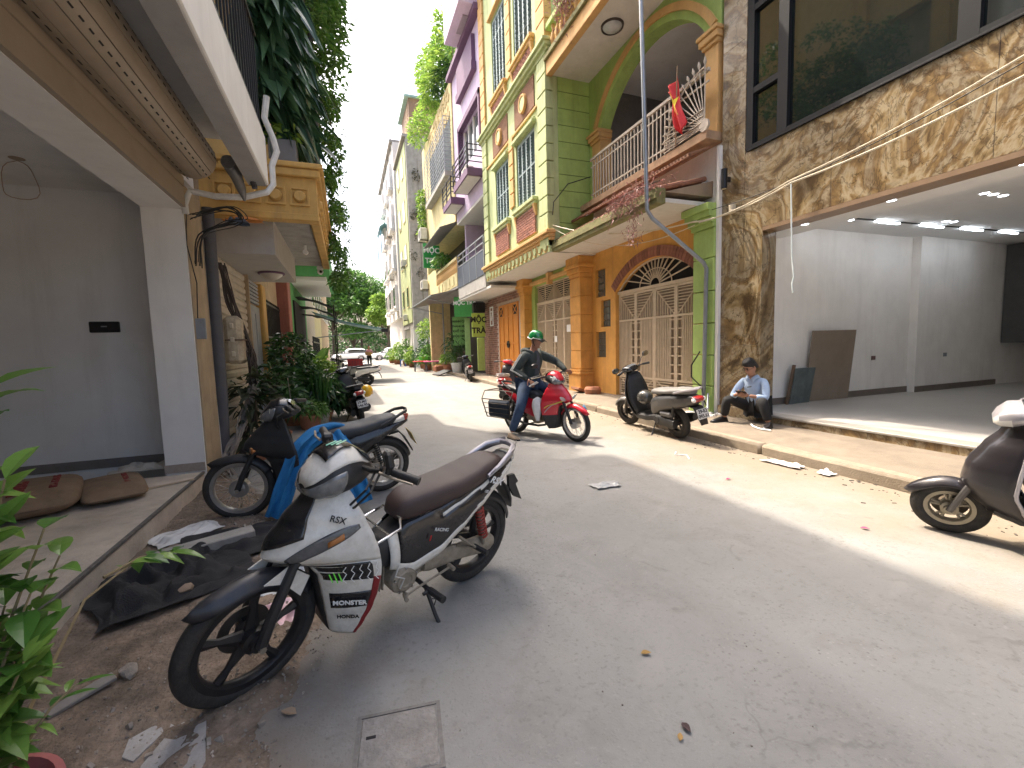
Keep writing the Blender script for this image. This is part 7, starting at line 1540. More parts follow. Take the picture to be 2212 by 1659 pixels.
def head(parent, c, fwd, up, skin, hair=True, s=1.0, hairm=None, name='head'):
    """head grown from rings: chin to crown, with brow, nose, lips, ears; returns its basis"""
    f = Vector(fwd).normalized(); u = (Vector(up)-f*Vector(up).dot(f)).normalized(); l = u.cross(f); c = Vector(c); P = lambda a, b, h: c+f*a*s+l*b*s+u*h*s
    prof = [(-.125, .030, .030, .045), (-.112, .045, .045, .050), (-.09, .062, .058, .030), (-.06, .074, .066, .018), (-.02, .085, .071, .010), (.02, .090, .074, .004), (.06, .092, .075, 0), (.09, .086, .070, -.004), (.112, .066, .054, -.006), (.124, .034, .028, -.008)]
    rows = []
    for h, a, b, off in prof:
        ring = []
        for k in range(24):
            t = 2*pi*k/24; x, y = a*cos(t)+off, b*sin(t)
            if abs(t) < .3 or abs(t-2*pi) < .3:
                kk = 1-min(abs(t), abs(t-2*pi))/.3
                if -.045 <= h <= .0: x += .020*kk*(1.0 if h < -.01 else .55)      # nose
                if -.075 < h < -.05: x += .004*kk
            if .25 < min(t, 2*pi-t) < .75 and -.0 <= h <= .03: x -= .010           # eye sockets
            ring.append(P(x, y, h))
        rows.append(ring)
    mb = MB().loft(rows)
    for sd in (-1, 1): mb.sphere(P(-.012, sd*.078, -.012), (.012*s, .012*s, .030*s), 8, 6, Matrix((f, l, u)).transposed())
    mb.add([P(-.06, 0, -.10)], []); o = mb.build(name, skin, parent, smooth=70)
    for sd in (-1, 1):
        MB().sphere(P(.078, sd*.03, .012), .0125*s, 8, 6).build('eye', mat('eye', (.05, .035, .03), .3), o); MB().tube([P(.088, sd*.012, .035), P(.088, sd*.032, .04), P(.074, sd*.05, .033)], .0045*s, 5).build('eyebrow', M_HAIR, o)
    MB().tube([P(.080, -.022, -.072), P(.090, 0, -.070), P(.080, .022, -.072)], [.003*s, .006*s, .003*s], 6).build('lips', mat('lips', (.25, .09, .075), .5), o)
    if hair:
        hb = []; 
        for i in range(9):
            e = -.15+(R90+.15)*i/8; ring = []
            for k in range(28):
                t = 2*pi*k/28; lim = e
                front = max(0, cos(t)); back = max(0, -cos(t)); lo = .075*front**.6-.06*back**.6-.012*abs(sin(t))
                h = lo+(.150-lo)*sin(max(0, e))**.8 if e > 0 else lo
                sc = cos(max(0, e))**.6 if e < R90-.01 else .04; n_ = 1.02+.06*mnoise.noise((cos(t)*5, sin(t)*5, i*1.3))
                ring.append(P((.100*sc*n_)*cos(t)-.010, (.0795*sc*n_)*sin(t), h))
            hb.append(ring)
        MB().loft(hb).build('hair', hairm or M_HAIR, o, smooth=70)
    return o, P
def hand(parent, wrist, d, palm_n, skin, curl=1.0, s=1.0, side=1, name='hand'):
    """palm and five fingers grown as one surface; d = towards the fingers, palm_n = out of the palm; thumb on `side`"""
    d = Vector(d).normalized(); n = (Vector(palm_n)-d*Vector(palm_n).dot(d)).normalized(); l = d.cross(n)*side; w = Vector(wrist); s *= 1.0
    pts = [(*w, .026*s), (*(w+d*.04*s), .027*s), (*(w+d*.075*s), .024*s)]; ed = [(0, 1), (1, 2)]
    for q, (off, ln) in enumerate(((.030, .070), (.010, .080), (-.010, .075), (-.030, .058))):
        b = len(pts); p = w+d*.085*s+l*off*s; pts.append((*p, .0105*s)); ed.append((2, b)); dd = d.copy(); pp = p
        for j in range(3):
            ang = curl*(.45 if j == 0 else .75); dd = (dd*cos(ang)+n*sin(ang)).normalized(); pp = pp+dd*ln*s/3*(1.15 if j == 0 else .95); pts.append((*pp, (.0095-.001*j)*s)); ed.append((b+j, b+j+1))
            dd = dd; n2 = n
    b = len(pts); p = w+d*.03*s+l*.030*s; pts.append((*p, .013*s)); ed.append((1, b)); dd = (d*.6+l*.7+n*.35).normalized()
    for j in range(2): p = p+dd*.033*s; dd = (dd+d*.35+n*.3*curl).normalized(); pts.append((*p, (.011-.0015*j)*s)); ed.append((b+j, b+j+1))
    return skinned(name, pts, ed, skin, parent, 0, 1, 0)
def shoe(parent, heel, toe_dir, m, sole, ln=.27, name='shoe'):
    f = Vector((toe_dir[0], toe_dir[1], 0)).normalized(); l = UP.cross(f); h = Vector(heel); rows = []
    for u_, w_, ht in ((-.02, .026, .055), (.0, .036, .085), (.05, .04, .095), (.10, .042, .085), (.15, .046, .07), (.20, .047, .058), (.245, .038, .045), (.27, .02, .03)):
        k = ln/.27; c = h+f*u_*k; rows.append([c+l*w_*cos(t)*k+UP*(.016+(ht*k-.016)*max(0, sin(t))**.8) if sin(t) >= 0 else c+l*w_*cos(t)*k+UP*.014 for t in [2*pi*i/16 for i in range(16)]])
    o = MB().loft(rows).build(name, m, parent, smooth=60); rows = []
    for u_, w_ in ((-.025, .028), (.0, .038), (.05, .042), (.10, .043), (.15, .048), (.20, .049), (.25, .039), (.277, .02)): k = ln/.27; c = h+f*u_*k; rows.append([c-l*w_*k+UP*.001, c+l*w_*k+UP*.001, c+l*w_*k+UP*.018, c-l*w_*k+UP*.018])
    MB().loft(rows).build('sole', sole, o); return o
def cloth_tubes(name, chains_, m, parent, sub=2, root=0):
    """chains sharing joints by index; one continuous garment surface"""
    pts, ed = chains_; return skinned(name, pts, ed, m, parent, root, sub, .5)

# ---- rider of the red motorcycle (local frame = motorcycle frame: x forward, y left)
RD = thing('person', 'rider in green helmet, dark grey jacket and jeans on the red motorcycle', 'person', (2.60, 6.82, 0), (0, 0, atan2(-1.12, .51)))
hip = Vector((.30, 0, .86)); neck = Vector((.42, .0, 1.36)); hd = Vector((.475, 0, 1.535))
shR, shL = Vector((.41, -.19, 1.29)), Vector((.41, .19, 1.29))
hR, hL = Vector((.56, -.30, .93)), Vector((.80, .33, 1.03))      # wrists: right hand on the mirror side low, left hand on the grip
eR, eL = Vector((.33, -.34, 1.05)), Vector((.60, .36, 1.17))
kR, fR = Vector((.46, -.36, .52)), Vector((.30, -.42, .09)); kL, fL = Vector((.70, .22, .68)), Vector((.42, .24, .30))
# body under the clothes: one surface
pts = [(*hip, .12), (.34, 0, 1.05, .12), (.39, 0, 1.24, .13), (*neck, .058), (*(hd-Vector((.02, 0, .06))), .055),
       (*shR, .06), (*eR, .042), (*hR, .03), (*shL, .06), (*eL, .042), (*hL, .03),
       (.32, -.13, .80, .09), (*kR, .055), (*fR, .04), (.32, .13, .80, .09), (*kL, .055), (*fL, .04)]
ed = [(0, 1), (1, 2), (2, 3), (3, 4), (2, 5), (5, 6), (6, 7), (2, 8), (8, 9), (9, 10), (0, 11), (11, 12), (12, 13), (0, 14), (14, 15), (15, 16)]
skinned('body', pts, ed, M_SKIN2, RD, 0, 2)
M_JACK = mat('dark_grey_jacket', (.032, .042, .040), .8, var=.2, scale=8, bump=.35, bscale=26); M_JEAN = mat('blue_jeans', (.028, .055, .11), .85, var=.3, scale=9, bump=.35, bscale=40)
J = [(.27, 0, .80, (.17, .20)), (.31, 0, .95, (.16, .185)), (.35, 0, 1.10, (.155, .19)), (.385, 0, 1.24, (.15, .205)), (.405, 0, 1.33, (.10, .14)),
     (.40, -.17, 1.30, .085), (*(shR+(eR-shR)*.5), .078), (*eR, .066), (*(eR+(hR-eR)*.6), .055), (*hR, .042),
     (.40, .17, 1.30, .085), (*(shL+(eL-shL)*.5), .078), (*eL, .064), (*(eL+(hL-eL)*.6), .052), (*hL, .042)]
Je = [(0, 1), (1, 2), (2, 3), (3, 4), (3, 5), (5, 6), (6, 7), (7, 8), (8, 9), (3, 10), (10, 11), (11, 12), (12, 13), (13, 14)]
skinned('jacket', J, Je, M_JACK, RD, 0, 2, .4)
# open jacket front: shirt, collar, hood, sleeve stripes
MB().loft([sring((x, 0, z), (.12, 0, -.0), (0, 1, 0), 1.0*a, b, 14, 2.2) for x, z, a, b in ((.38, .88, .7, .075), (.425, 1.0, .6, .08), (.465, 1.15, .6, .07), (.475, 1.27, .5, .05), (.455, 1.36, .4, .03))]).build('shirt', mat('slate_shirt', (.07, .075, .09), .85, var=.15, bump=.2), RD, smooth=70)
mb = MB(); mb.tube([(.30, -.02, 1.36), (.30, -.10, 1.36), (.38, -.15, 1.37), (.47, -.11, 1.33), (.50, -.06, 1.25)], [.05, .05, .042, .03, .018], 10); mb.tube([(.30, .02, 1.36), (.30, .10, 1.36), (.38, .15, 1.37), (.47, .11, 1.33), (.50, .06, 1.25)], [.05, .05, .042, .03, .018], 10); mb.build('hood', M_JACK, RD, smooth=70)
sm = mat('stripe_white', (.5, .5, .48), .8)
for sd, a, b, c in ((-1, shR, eR, hR),):
    for o_ in (-.022, .0, .022):
        mb = MB(); pp = []
        for i in range(9):
            t = i/8; q = (a.lerp(b, t*2) if t < .5 else b.lerp(c, (t-.5)*1.5)); rad = .086-.02*t; pp.append(q+Vector((o_-.01, -rad*.92, .02)))
        mb.tube(pp, .005, 5); mb.build('sleeve_stripe', sm, RD)
T = [(.27, 0, .84, (.155, .16)), (.33, -.12, .80, .115), (*(Vector((.33, -.14, .80)).lerp(kR, .55)), .098), (*kR, .082), (*(kR.lerp(fR, .5)), .075), (*(fR+Vector((0, 0, .02))), .062),
     (.35, .12, .80, .115), (*(Vector((.35, .13, .80)).lerp(kL, .55)), .095), (*kL, .08), (*(kL.lerp(fL, .5)), .072), (*(fL+Vector((0, 0, .02))), .06)]
Te = [(0, 1), (1, 2), (2, 3), (3, 4), (4, 5), (0, 6), (6, 7), (7, 8), (8, 9), (9, 10)]
skinned('jeans', T, Te, M_JEAN, RD, 0, 2, .4)
M_SHT = mat('tan_shoe', (.24, .18, .125), .75, var=.2); shoe(RD, (.25, -.425, 0), (.98, -.2), M_SHT, M_PLB); o = shoe(RD, (.36, .24, .235), (1, .1), M_SHT, M_PLB)
H_, P_ = head(RD, hd, (.92, .12, -.32), (.2, 0, 1), M_SKIN2, hair=False, s=1.0)
hel_ = thing('helmet', 'glossy green half helmet with short peak on the rider', 'helmet', (2.60, 6.82, 0), (0, 0, atan2(-1.12, .51)))
rows = []
for i in range(10):
    e = R90*i/9; h = .03+.118*sin(e); sc = cos(e)**.7 if i < 9 else .03; rows.append([P_(.128*sc*cos(2*pi*k/28)-.008, .112*sc*sin(2*pi*k/28), h-(.03 if cos(2*pi*k/28) < 0 else 0)*(1-sin(e))) for k in range(28)])
MB().loft(rows).build('shell', mat('helmet_green', (.006, .17, .045), .2, coat=.8, var=.05), hel_, smooth=80)
MB().loft([[P_(.118+.055*q, .085*y*(1-.15*q), .045-.02*q-.02*y*y) for y in (-1, -.6, 0, .6, 1)] for q in (0, .5, 1)], cap=False, ringclosed=False).build('peak', mat('peak_black', (.01, .012, .012), .3, coat=.4), hel_, solid=.006)
MB().lathe([(1, 0)], (0, 0, 0)) if False else None
mb = MB(); mb.tube([P_(.130*cos(2*pi*k/28)-.008, .115*sin(2*pi*k/28), .035-(.03 if cos(2*pi*k/28) < 0 else 0)) for k in range(28)], .007, 6, closed=True); mb.build('rim_band', mat('band_white', (.55, .58, .55), .4), hel_)
for sd in (-1, 1): MB().tube([P_(.0, sd*.102, .02), P_(.03, sd*.075, -.06), P_(.055, sd*.02, -.125)], .007, 6).build('chin_strap', M_PLB, hel_)
MB().tube([P_(.098, -.008, -.075), P_(.155, -.02, -.085)], .004, 6).build('cigarette', M_WHITE, H_)
hand(RD, hL, (-.05, .9, -.1), (.3, 0, -.95), M_SKIN2, 1.1, 1.0, 1); hand(RD, hR, (.75, .15, -.55), (-.2, .5, -.8), M_SKIN2, .75, 1.0, -1)
ph = MB().box((0, 0, 0), (.15, .075, .009), b=.003).build('phone', mat('phone_white', (.7, .7, .7), .3), None); ph.location = Vector((2.60, 6.82, 0))+Matrix.Rotation(atan2(-1.12, .51), 3, 'Z') @ Vector((.66, -.28, .855)); ph.rotation_euler = (.3, .5, 2.4); tag(ph, 'white phone held in the right hand of the rider', 'phone')
bagm = MB(); rows = []
for i in range(14):
    u = i/13; r_ = .02+.075*sin(pi*min(1, u**.62))**.8 if u < .98 else .03; rows.append([(.70+r_*.75*cos(2*pi*k/18)*(1+.12*mnoise.noise((k*.9, u*4, 2))), -.25+r_*sin(2*pi*k/18)*(1+.12*mnoise.noise((k*.9, u*4, 7))), .66-.36*u) for k in range(18)])
bagm.loft(rows); bg_ = bagm.build('carrier_bag', mat('white_film_bag', (.60, .62, .62), .4, var=.12, scale=12, bump=.4, bscale=20), None, smooth=70); bg_.location = (2.60, 6.82, 0); bg_.rotation_euler = (0, 0, atan2(-1.12, .51)); tag(bg_, 'bulging white carrier bag hanging on the red motorcycle', 'carrier bag')
mk = MB(); mk.loft([[(1.02+.03*sin(j), .16+.10*(i/6), .62-.05*j-.01*abs(i-3)) for i in range(7)] for j in range(4)], cap=False, ringclosed=False); mk = mk.build('face_mask', mat('mask_blue', (.22, .42, .62), .8), None, solid=.004, smooth=70); mk.location = (2.72, 6.78, -.12); mk.rotation_euler = (0, 0, atan2(-1.12, .51)+.12); tag(mk, 'pale blue face mask hanging beside the front of the red motorcycle', 'mask')

# ---- man sitting on the shop step, looking at his phone
MN = thing('person', 'man in pale blue shirt and glasses sitting on the step with a phone', 'person', (6.08, 5.16, 0), (0, 0, radians(196)))
# local frame: x forward (towards the street), y left
hip = Vector((0, 0, .37)); neck = Vector((.16, .0, .86)); hd = Vector((.245, 0, 1.02))
shR, shL = Vector((.13, -.185, .79)), Vector((.13, .185, .79)); eR, eL = Vector((.27, -.25, .545)), Vector((.27, .25, .545)); hR, hL = Vector((.45, -.10, .60)), Vector((.44, .08, .59))
kR, fR = Vector((.42, -.27, .52)), Vector((.36, -.34, .20)); kL, fL = Vector((.44, .27, .52)), Vector((.42, .36, .20))
pts = [(*hip, .11), (.05, 0, .55, .11), (.10, 0, .72, .09), (*neck, .052), (*(hd-Vector((.03, 0, .06))), .05), (.12, -.15, .78, .035), (*eR, .032), (*hR, .026), (.12, .15, .78, .035), (*eL, .032), (*hL, .026), (.06, -.12, .40, .085), (*kR, .055), (*fR, .04), (.06, .12, .40, .085), (*kL, .055), (*fL, .04)]
skinned('body', pts, ed, M_SKIN, MN, 0, 2)
M_SHIRT = mat('pale_blue_shirt', (.36, .47, .64), .8, var=.1, scale=6, bump=.3, bscale=18)
J = [(.0, 0, .36, (.14, .165)), (.03, 0, .50, (.14, .17)), (.08, 0, .64, (.14, .185)), (.11, 0, .75, (.13, .19)), (.135, 0, .82, (.085, .12)), (.12, -.155, .79, .068), (*(shR.lerp(eR, .5)), .060), (*eR, .054), (*(eR.lerp(hR, .45)), .047), (*(eR.lerp(hR, .62)), .044), (.12, .155, .79, .068), (*(shL.lerp(eL, .5)), .060), (*eL, .054), (*(eL.lerp(hL, .45)), .047), (*(eL.lerp(hL, .62)), .044)]
skinned('shirt', J, Je, M_SHIRT, MN, 0, 2, .4)
mb = MB()
for sd in (-1, 1): mb.loft([[(.10, sd*.055, .885), (.16, sd*.075, .90), (.225, sd*.055, .88), (.255, sd*.02, .845)], [(.09, sd*.085, .85), (.16, sd*.105, .85), (.235, sd*.085, .83), (.265, sd*.05, .785)]], cap=False, ringclosed=False)
mb.build('collar', M_SHIRT, MN, solid=.006)
M_TROU = mat('black_trousers', (.012, .012, .013), .85, var=.2, bump=.3, bscale=24)
T = [(-.01, 0, .37, (.15, .17)), (.07, -.11, .385, .105), (*(Vector((.07, -.12, .39)).lerp(kR, .6)), .088), (*kR, .078), (*(kR.lerp(fR, .5)), .072), (*(fR+Vector((0, 0, .03))), .062), (.07, .11, .385, .105), (*(Vector((.07, .12, .39)).lerp(kL, .6)), .088), (*kL, .078), (*(kL.lerp(fL, .5)), .072), (*(fL+Vector((0, 0, .03))), .062)]
skinned('trousers', T, Te, M_TROU, MN, 0, 2, .4)
M_SHB = mat('black_leather_shoe', (.016, .013, .013), .35, coat=.2)
for f_, td in ((fR, (.95, -.35)), (fL, (.98, .12))): shoe(MN, (f_.x-.05, f_.y, PZ), td, M_SHB, M_PLB, .28)
H_, P_ = head(MN, hd, (.70, -.42, -.58), (.45, -.1, 1), M_SKIN, hair=True, s=1.0)
gl = MB()
for sd in (-1, 1): gl.tube([P_(.098, sd*.034+.026*cos(2*pi*k/14), .008+.019*sin(2*pi*k/14)) for k in range(14)], .0025, 5, closed=True); gl.tube([P_(.095, sd*.06, .012), P_(.0, sd*.08, .0)], .0025, 5)
gl.tube([P_(.100, -.008, .012), P_(.100, .008, .012)], .0025, 5); gl.build('spectacles', mat('spectacle_frame', (.08, .05, .03), .4), H_)
hand(MN, hR, (.35, .85, .05), (-.75, .2, .5), M_SKIN, .8, 1, 1); hand(MN, hL, (.35, -.85, .05), (-.75, -.2, .5), M_SKIN, .8, 1, -1)
ph = MB().box((0, 0, 0), (.075, .15, .009), b=.003).build('phone', M_PLG, None); Rm = Matrix.Rotation(radians(196), 3, 'Z'); ph.location = Vector((6.08, 5.16, 0))+Rm @ Vector((.50, -.01, .645)); ph.rotation_euler = (0, -.6, radians(196)); tag(ph, 'dark phone held by the man on the step', 'phone')
mi = MB().tube([(0, -.03, 0), (0, .03, .015)], .008, 8).build('lapel_microphone', M_PLB, MN); mi.location = (.265, .0, .70)
# ---- small distant person by the cars
def far_person(label, loc, rz, shirt, legs):
    t = thing('person', label, 'person', loc, (0, 0, rz)); pts = [(0, 0, .92, .13), (0, 0, 1.15, .13), (.02, 0, 1.36, .14), (.03, 0, 1.5, .05), (.05, 0, 1.58, .05), (0, -.19, 1.38, .055), (.08, -.24, 1.12, .045), (.28, -.18, 1.05, .035), (0, .19, 1.38, .055), (.08, .24, 1.12, .045), (.28, .18, 1.05, .035), (0, -.1, .85, .09), (.03, -.1, .48, .06), (0, -.1, .08, .045), (0, .1, .85, .09), (-.03, .1, .48, .06), (-.02, .1, .08, .045)]
    skinned('body', pts, ed, M_SKIN, t, 0, 1); skinned('shirt', [(*p[:3], (p[3]+.025)) for p in pts[:4]]+[(*p[:3], p[3]+.02) for p in (pts[5], pts[6], pts[8], pts[9])], [(0, 1), (1, 2), (2, 3), (2, 4), (4, 5), (2, 6), (6, 7)], shirt, t, 0, 1); skinned('trousers', [(0, 0, .93, .15)]+[(*p[:3], p[3]+.02) for p in (pts[11], pts[12], pts[13], pts[14], pts[15], pts[16])], [(0, 1), (1, 2), (2, 3), (0, 4), (4, 5), (5, 6)], legs, t, 0, 1)
    head(t, (.07, 0, 1.68), (1, 0, -.15), (0, 0, 1), M_SKIN); [shoe(t, (-.06, y, 0), (1, 0), M_SHB, M_PLB) for y in (-.1, .1)]; return t
far_person('small figure in pink carrying a basket before the parked white cars', (1.7, 38, 0), radians(-100), mat('pink_shirt', (.5, .25, .3), .8), M_TROU)
b_ = MB().lathe([(.001, 0), (.22, 0), (.28, .25), (.26, .25), (.2, .03), (.001, .03)], (1.62, 37.6, 1.0), 'z', 18).build('basket', mat('straw_basket', (.42, .25, .10), .8), None); tag(b_, 'straw basket carried by the distant figure in pink', 'basket')
# ================================================================== CARS, PLANTS, SMALL THINGS
def car(label, loc, rz, m):
    t = thing('parked_car', label, 'car', loc, (0, 0, rz), 'white cars parked across the street end'); secs = []
    # side profile lofted across x with cabin
    for x, zl, zh, w_ in ((-2.2, .45, .75, .70), (-2.15, .35, .95, .82), (-1.9, .28, 1.08, .88), (-1.0, .25, 1.08, .92), (0, .25, 1.03, .92), (1.0, .25, 1.0, .92), (1.7, .27, .96, .88), (2.1, .32, .85, .80), (2.2, .42, .68, .66)): secs.append(sring((x, 0, (zl+zh)/2), (0, 1, 0), (0, 0, 1), w_, (zh-zl)/2, 20, 4))
    MB().loft(secs).build('body', m, t, smooth=45)
    cab = [sring((x, 0, (1.0+zh)/2), (0, 1, 0), (0, 0, 1), w_, max(.02, (zh-.95)/2), 20, 3.4) for x, zh, w_ in ((-2.08, 1.05, .74), (-1.85, 1.48, .70), (-1.4, 1.62, .70), (-.5, 1.66, .70), (.2, 1.60, .70), (.6, 1.38, .74), (1.15, 1.02, .80))]
    split_build(t, cab, lambda c, i, k: 'window' if (c.z < 1.50 and c.z > 1.06 and abs(((c.x+.5) % .95)-.47) < .42) else 'cabin', {'window': M_GLASS, 'cabin': m}, smooth=45)
    for x in (-1.35, 1.35):
        for s_ in (-1, 1):
            w_ = MB().lathe([(.06, -.1), (.22, -.11), (.24, -.08), (.24, .08), (.22, .11), (.06, .1)], (0, 0, 0), 'y', 20); [w_.box((.13*cos(a), s_*.105, .13*sin(a)), (.2, .02, .045), Matrix.Rotation(-a, 3, 'Y')) for a in (0, 1.26, 2.51, 3.77, 5.03)]; wo_ = w_.build('wheel', M_SILV, t); wo_.location = (x, s_*.80, .33); MB().lathe([(.23, -.11), (.31, -.11), (.335, -.08), (.335, .08), (.31, .11), (.23, .11)], (0, 0, 0), 'y', 28, loop=True).build('tyre', M_TYRE, wo_)
            MB().lathe([(.34, -.02), (.40, -.02), (.40, .02), (.34, .02)], (x, s_*.90, .36), 'y', 24, loop=True).build('wheel_arch', M_PLB, t)
    for s_ in (-1, 1): MB().sphere((2.08, s_*.62, .74), (.14, .2, .07), 10, 6).build('headlight', M_LENSW, t); MB().sphere((-2.12, s_*.64, .9), (.08, .18, .1), 10, 6).build('tail_lamp', M_LENSR, t); MB().sphere((.75, s_*.98, 1.1), (.09, .1, .07), 10, 6).build('wing_mirror', m, t)
    MB().box((2.17, 0, .62), (.06, .9, .18), b=.03).build('grille', M_PLB, t); MB().box((0, 0, .3), (3.0, 1.82, .12), b=.02).build('sill', M_PLB, t)
M_CARW = mat('white_car_paint', (.74, .75, .76), .25, coat=.6, var=.02)
car('white car facing left, half hidden by the shrubs on the right', (5.2, 60.5, 0), radians(184), M_CARW); car('white car with its tail towards the centre on the left', (.4, 61.5, 0), radians(176), M_CARW)
# ---- plants on the ochre balcony: broad dark hanging leaves
random.seed(41)
M_BROAD = leafmat('broad_dark_leaf', (.022, .06, .03), (.085, .17, .08), .28, .22)
def hanging(name, label, boxes, n, ln, wd, m, seed, droop=.9, zdir=(-.9, .1), seg=3, parent_loc=(0, 0, 0), stems=()):
    random.seed(seed); t = thing(name, label, 'plant', parent_loc); mb = MB()
    for _ in range(n):
        b_ = random.choice(boxes); p = Vector([rng(b_[i], b_[i+3]) for i in range(3)])-Vector(parent_loc); d = Vector((rng(-.3, 1), rng(-1, .6), rng(*zdir))); leaf(mb, p, d, rdir(.3, 1), ln*rng(.6, 1.3), wd*rng(.7, 1.2), droop=droop*rng(.4, 1.2), seg=seg)
    mb.build('foliage', m, t, smooth=0, clean=False)
    sm = MB(); 
    for p in stems: sm.tube([Vector(q)-Vector(parent_loc) for q in p], .02, 6)
    if stems: sm.build('stem', mat('woody_stem', (.12, .085, .05), .9), t)
    return t
hanging('hanging_philodendron', 'broad dark leaves hanging over the ochre balcony beside the white balcony', [(-1.1, 6.3, 4.6, -.62, 6.9, 7.2), (-.9, 6.5, 4.3, -.45, 7.2, 6.4), (-1.0, 6.3, 5.5, -.55, 6.8, 8.0)], 420, .46, .17, M_BROAD, 1, stems=[[(-1.0, 6.6, 3.85), (-.9, 6.6, 5.5), (-.8, 6.5, 7.2)], [(-.7, 6.9, 3.85), (-.65, 6.8, 6)]])
hanging('hanging_philodendron', 'dark strap leaves drooping at the front of the ochre balcony', [(-.7, 6.8, 4.4, -.3, 7.8, 5.6), (-.7, 7.0, 5.2, -.35, 8.0, 6.2)], 170, .48, .13, M_BROAD, 2, stems=[[(-.6, 7.2, 3.85), (-.5, 7.2, 5.5)]])
random.seed(43)
def cascade(name, label, loc, clumps, m, seed, ln=.09, wd=.045):
    return plant(name, label, 'plant', loc, [(c_, r_, n_, ln, wd, .4) for c_, r_, n_ in clumps], m, [[(0, 0, .3), (clumps[0][0])]], .006, seed=seed)
cascade('overhanging_creeper', 'fine-leaved creeper arching out over the street from the ochre house', (-.35, 8.2, 6.6), [((rng(-.1, .42), rng(-.9, 1.6), rng(-.5, 2.2)), (.28, .4, .3), 150) for _ in range(40)]+[((.42+rng(-.08, .12), rng(-.5, 1.2), rng(-.2, 1.6)), (.14, .2, .25), 36) for _ in range(26)], M_MID, 11, .12, .055)
cascade('overhanging_creeper', 'bright sunlit creeper tips at the top of the ochre house', (-.3, 9.2, 8.9), [((rng(-.2, .5), rng(-1.0, 2.2), rng(-.8, 1.2)), (.3, .45, .3), 90) for _ in range(24)], M_MID, 12, .12, .055)
cascade('hanging_vine', 'long curtain of small-leaved vine hanging beside the ochre balcony front', (-.15, 9.6, 3.9), [((.06+.10*sin(k*1.3), .4*sin(k*2.1), -1.1+.22*k), (.15, .5, .22), 240) for k in range(17)], M_MID, 13, .09, .055)
cascade('hanging_vine', 'thin dangling vine strands right of the ochre house against the sky', (.12, 10.2, 4.0), [((.02*k % .1, .1*sin(k), -1.5+.2*k), (.07, .15, .14), 16) for k in range(18)], M_DGR, 14, .07, .035)
pb = thing('planter_box', 'grey square planter with seedlings on the ochre balcony corner', 'planter', (-.62, 6.56, 3.85)); MB().b2(-.16, .16, -.14, .14, 0, .28, b=.008).build('box', mat('grey_planter', (.16, .155, .155), .8, var=.1), pb); mb = MB(); random.seed(3); clump(mb, (0, 0, .36), (.2, .16, .12), 60, .13, .055, .3); mb.build('foliage', M_BAMB, pb, smooth=0, clean=False)
plant('tree_limb', 'leafy branch tips reaching in at the top of the picture on the left', 'plant', (-.15, 8.0, 8.0), [((rng(-.2, .6), rng(-.8, .8), rng(-.6, 1.2)), (.22, .3, .22), 60, .11, .05, .4) for _ in range(16)], M_DGR, [[(-.6, 0, 0), (.3, 0, .5)]], seed=15)
# ---- potted plants by the cream shutter
M_DG2 = leafmat('glossy_dark_leaf', (.012, .045, .012), (.05, .13, .03), .3, .25)
TP = M_TERRA
plant('potted_schefflera', 'dark potted shrub with finger leaves behind the black motorcycle', 'potted plant', (-1.02, 7.2, 0), [((0, .0, .95), (.34, .4, .34), 300, .17, .055, .35), ((.15, -.2, .7), (.3, .3, .25), 180, .17, .055, .35)], M_DG2, [[(0, 0, .25), (.02, 0, 1.0)], [(0, 0, .25), (.1, -.15, .8)]], seed=21, pot=(.18, .28, TP))
plant('potted_ficus', 'tall dark leafy plant against the ochre doorway', 'potted plant', (-1.05, 9.6, 0), [((0, 0, 1.35), (.42, .6, .5), 520, .15, .065, .35), ((.1, .2, .8), (.4, .5, .4), 360, .15, .065, .35)], M_DG2, [[(0, 0, .25), (.05, 0, 1.4)]], seed=22, pot=(.2, .3, TP))
plant('potted_croton', 'bright green bushy plant at the outer edge of the pots', 'potted plant', (-.58, 10.6, 0), [((0, 0, .95), (.34, .42, .36), 460, .16, .075, .4), ((.05, -.1, .55), (.34, .36, .3), 320, .16, .08, .5)], M_BAMB, [[(0, 0, .2), (.02, 0, .9)]], seed=23, pot=(.2, .3, TP))
plant('potted_shrub', 'dark drooping shrub overhanging the pavement by the black scooter', 'potted plant', (-.52, 9.8, 0), [((0, 0, .7), (.34, .4, .32), 380, .19, .075, .7), ((.18, .05, .42), (.26, .3, .22), 200, .20, .08, .9)], M_DG2, [[(0, 0, .2), (.02, 0, .7)]], seed=24, pot=(.19, .27, TP))
plant('potted_fern', 'low feathery plant in a round terracotta pot', 'potted plant', (-.72, 9.0, 0), [((0, 0, .38), (.3, .32, .18), 360, .13, .035, .7)], M_MID, [[(0, 0, .2), (0, 0, .38)]], seed=25, pot=(.21, .26, TP))
plant('potted_shrub', 'medium shrub in the middle of the pot group', 'potted plant', (-.85, 10.3, 0), [((0, 0, 1.0), (.4, .42, .42), 460, .15, .065, .4)], M_MID, [[(0, 0, .2), (.02, 0, .9)]], seed=26, pot=(.2, .28, TP))
random.seed(51); sn = thing('potted_snake_plant', 'upright dark sword leaves rising from a pot among the shrubs', 'potted plant', (-.55, 9.4, 0)); mb = MB()
for k in range(26): leaf(mb, (rng(-.1, .1), rng(-.1, .1), .22), (rng(-.22, .22), rng(-.22, .22), 1), rdir(0, .3), rng(.55, .95), .06, droop=-.0, seg=3)
mb.build('leaves', M_DGR, sn, smooth=0, clean=False); MB().lathe([(.001, 0), (.13, 0), (.17, .24), (.155, .24), (.15, .2), (.001, .2)], (0, 0, 0), 'z', 20).build('pot', mat('glazed_pot', (.36, .33, .26), .4, var=.3, scale=18), sn)
random.seed(52); bn = thing('banana_plant', 'young banana plant with broad upright leaves behind the shrubs', 'potted plant', (-.80, 11.6, 0)); mb = MB()
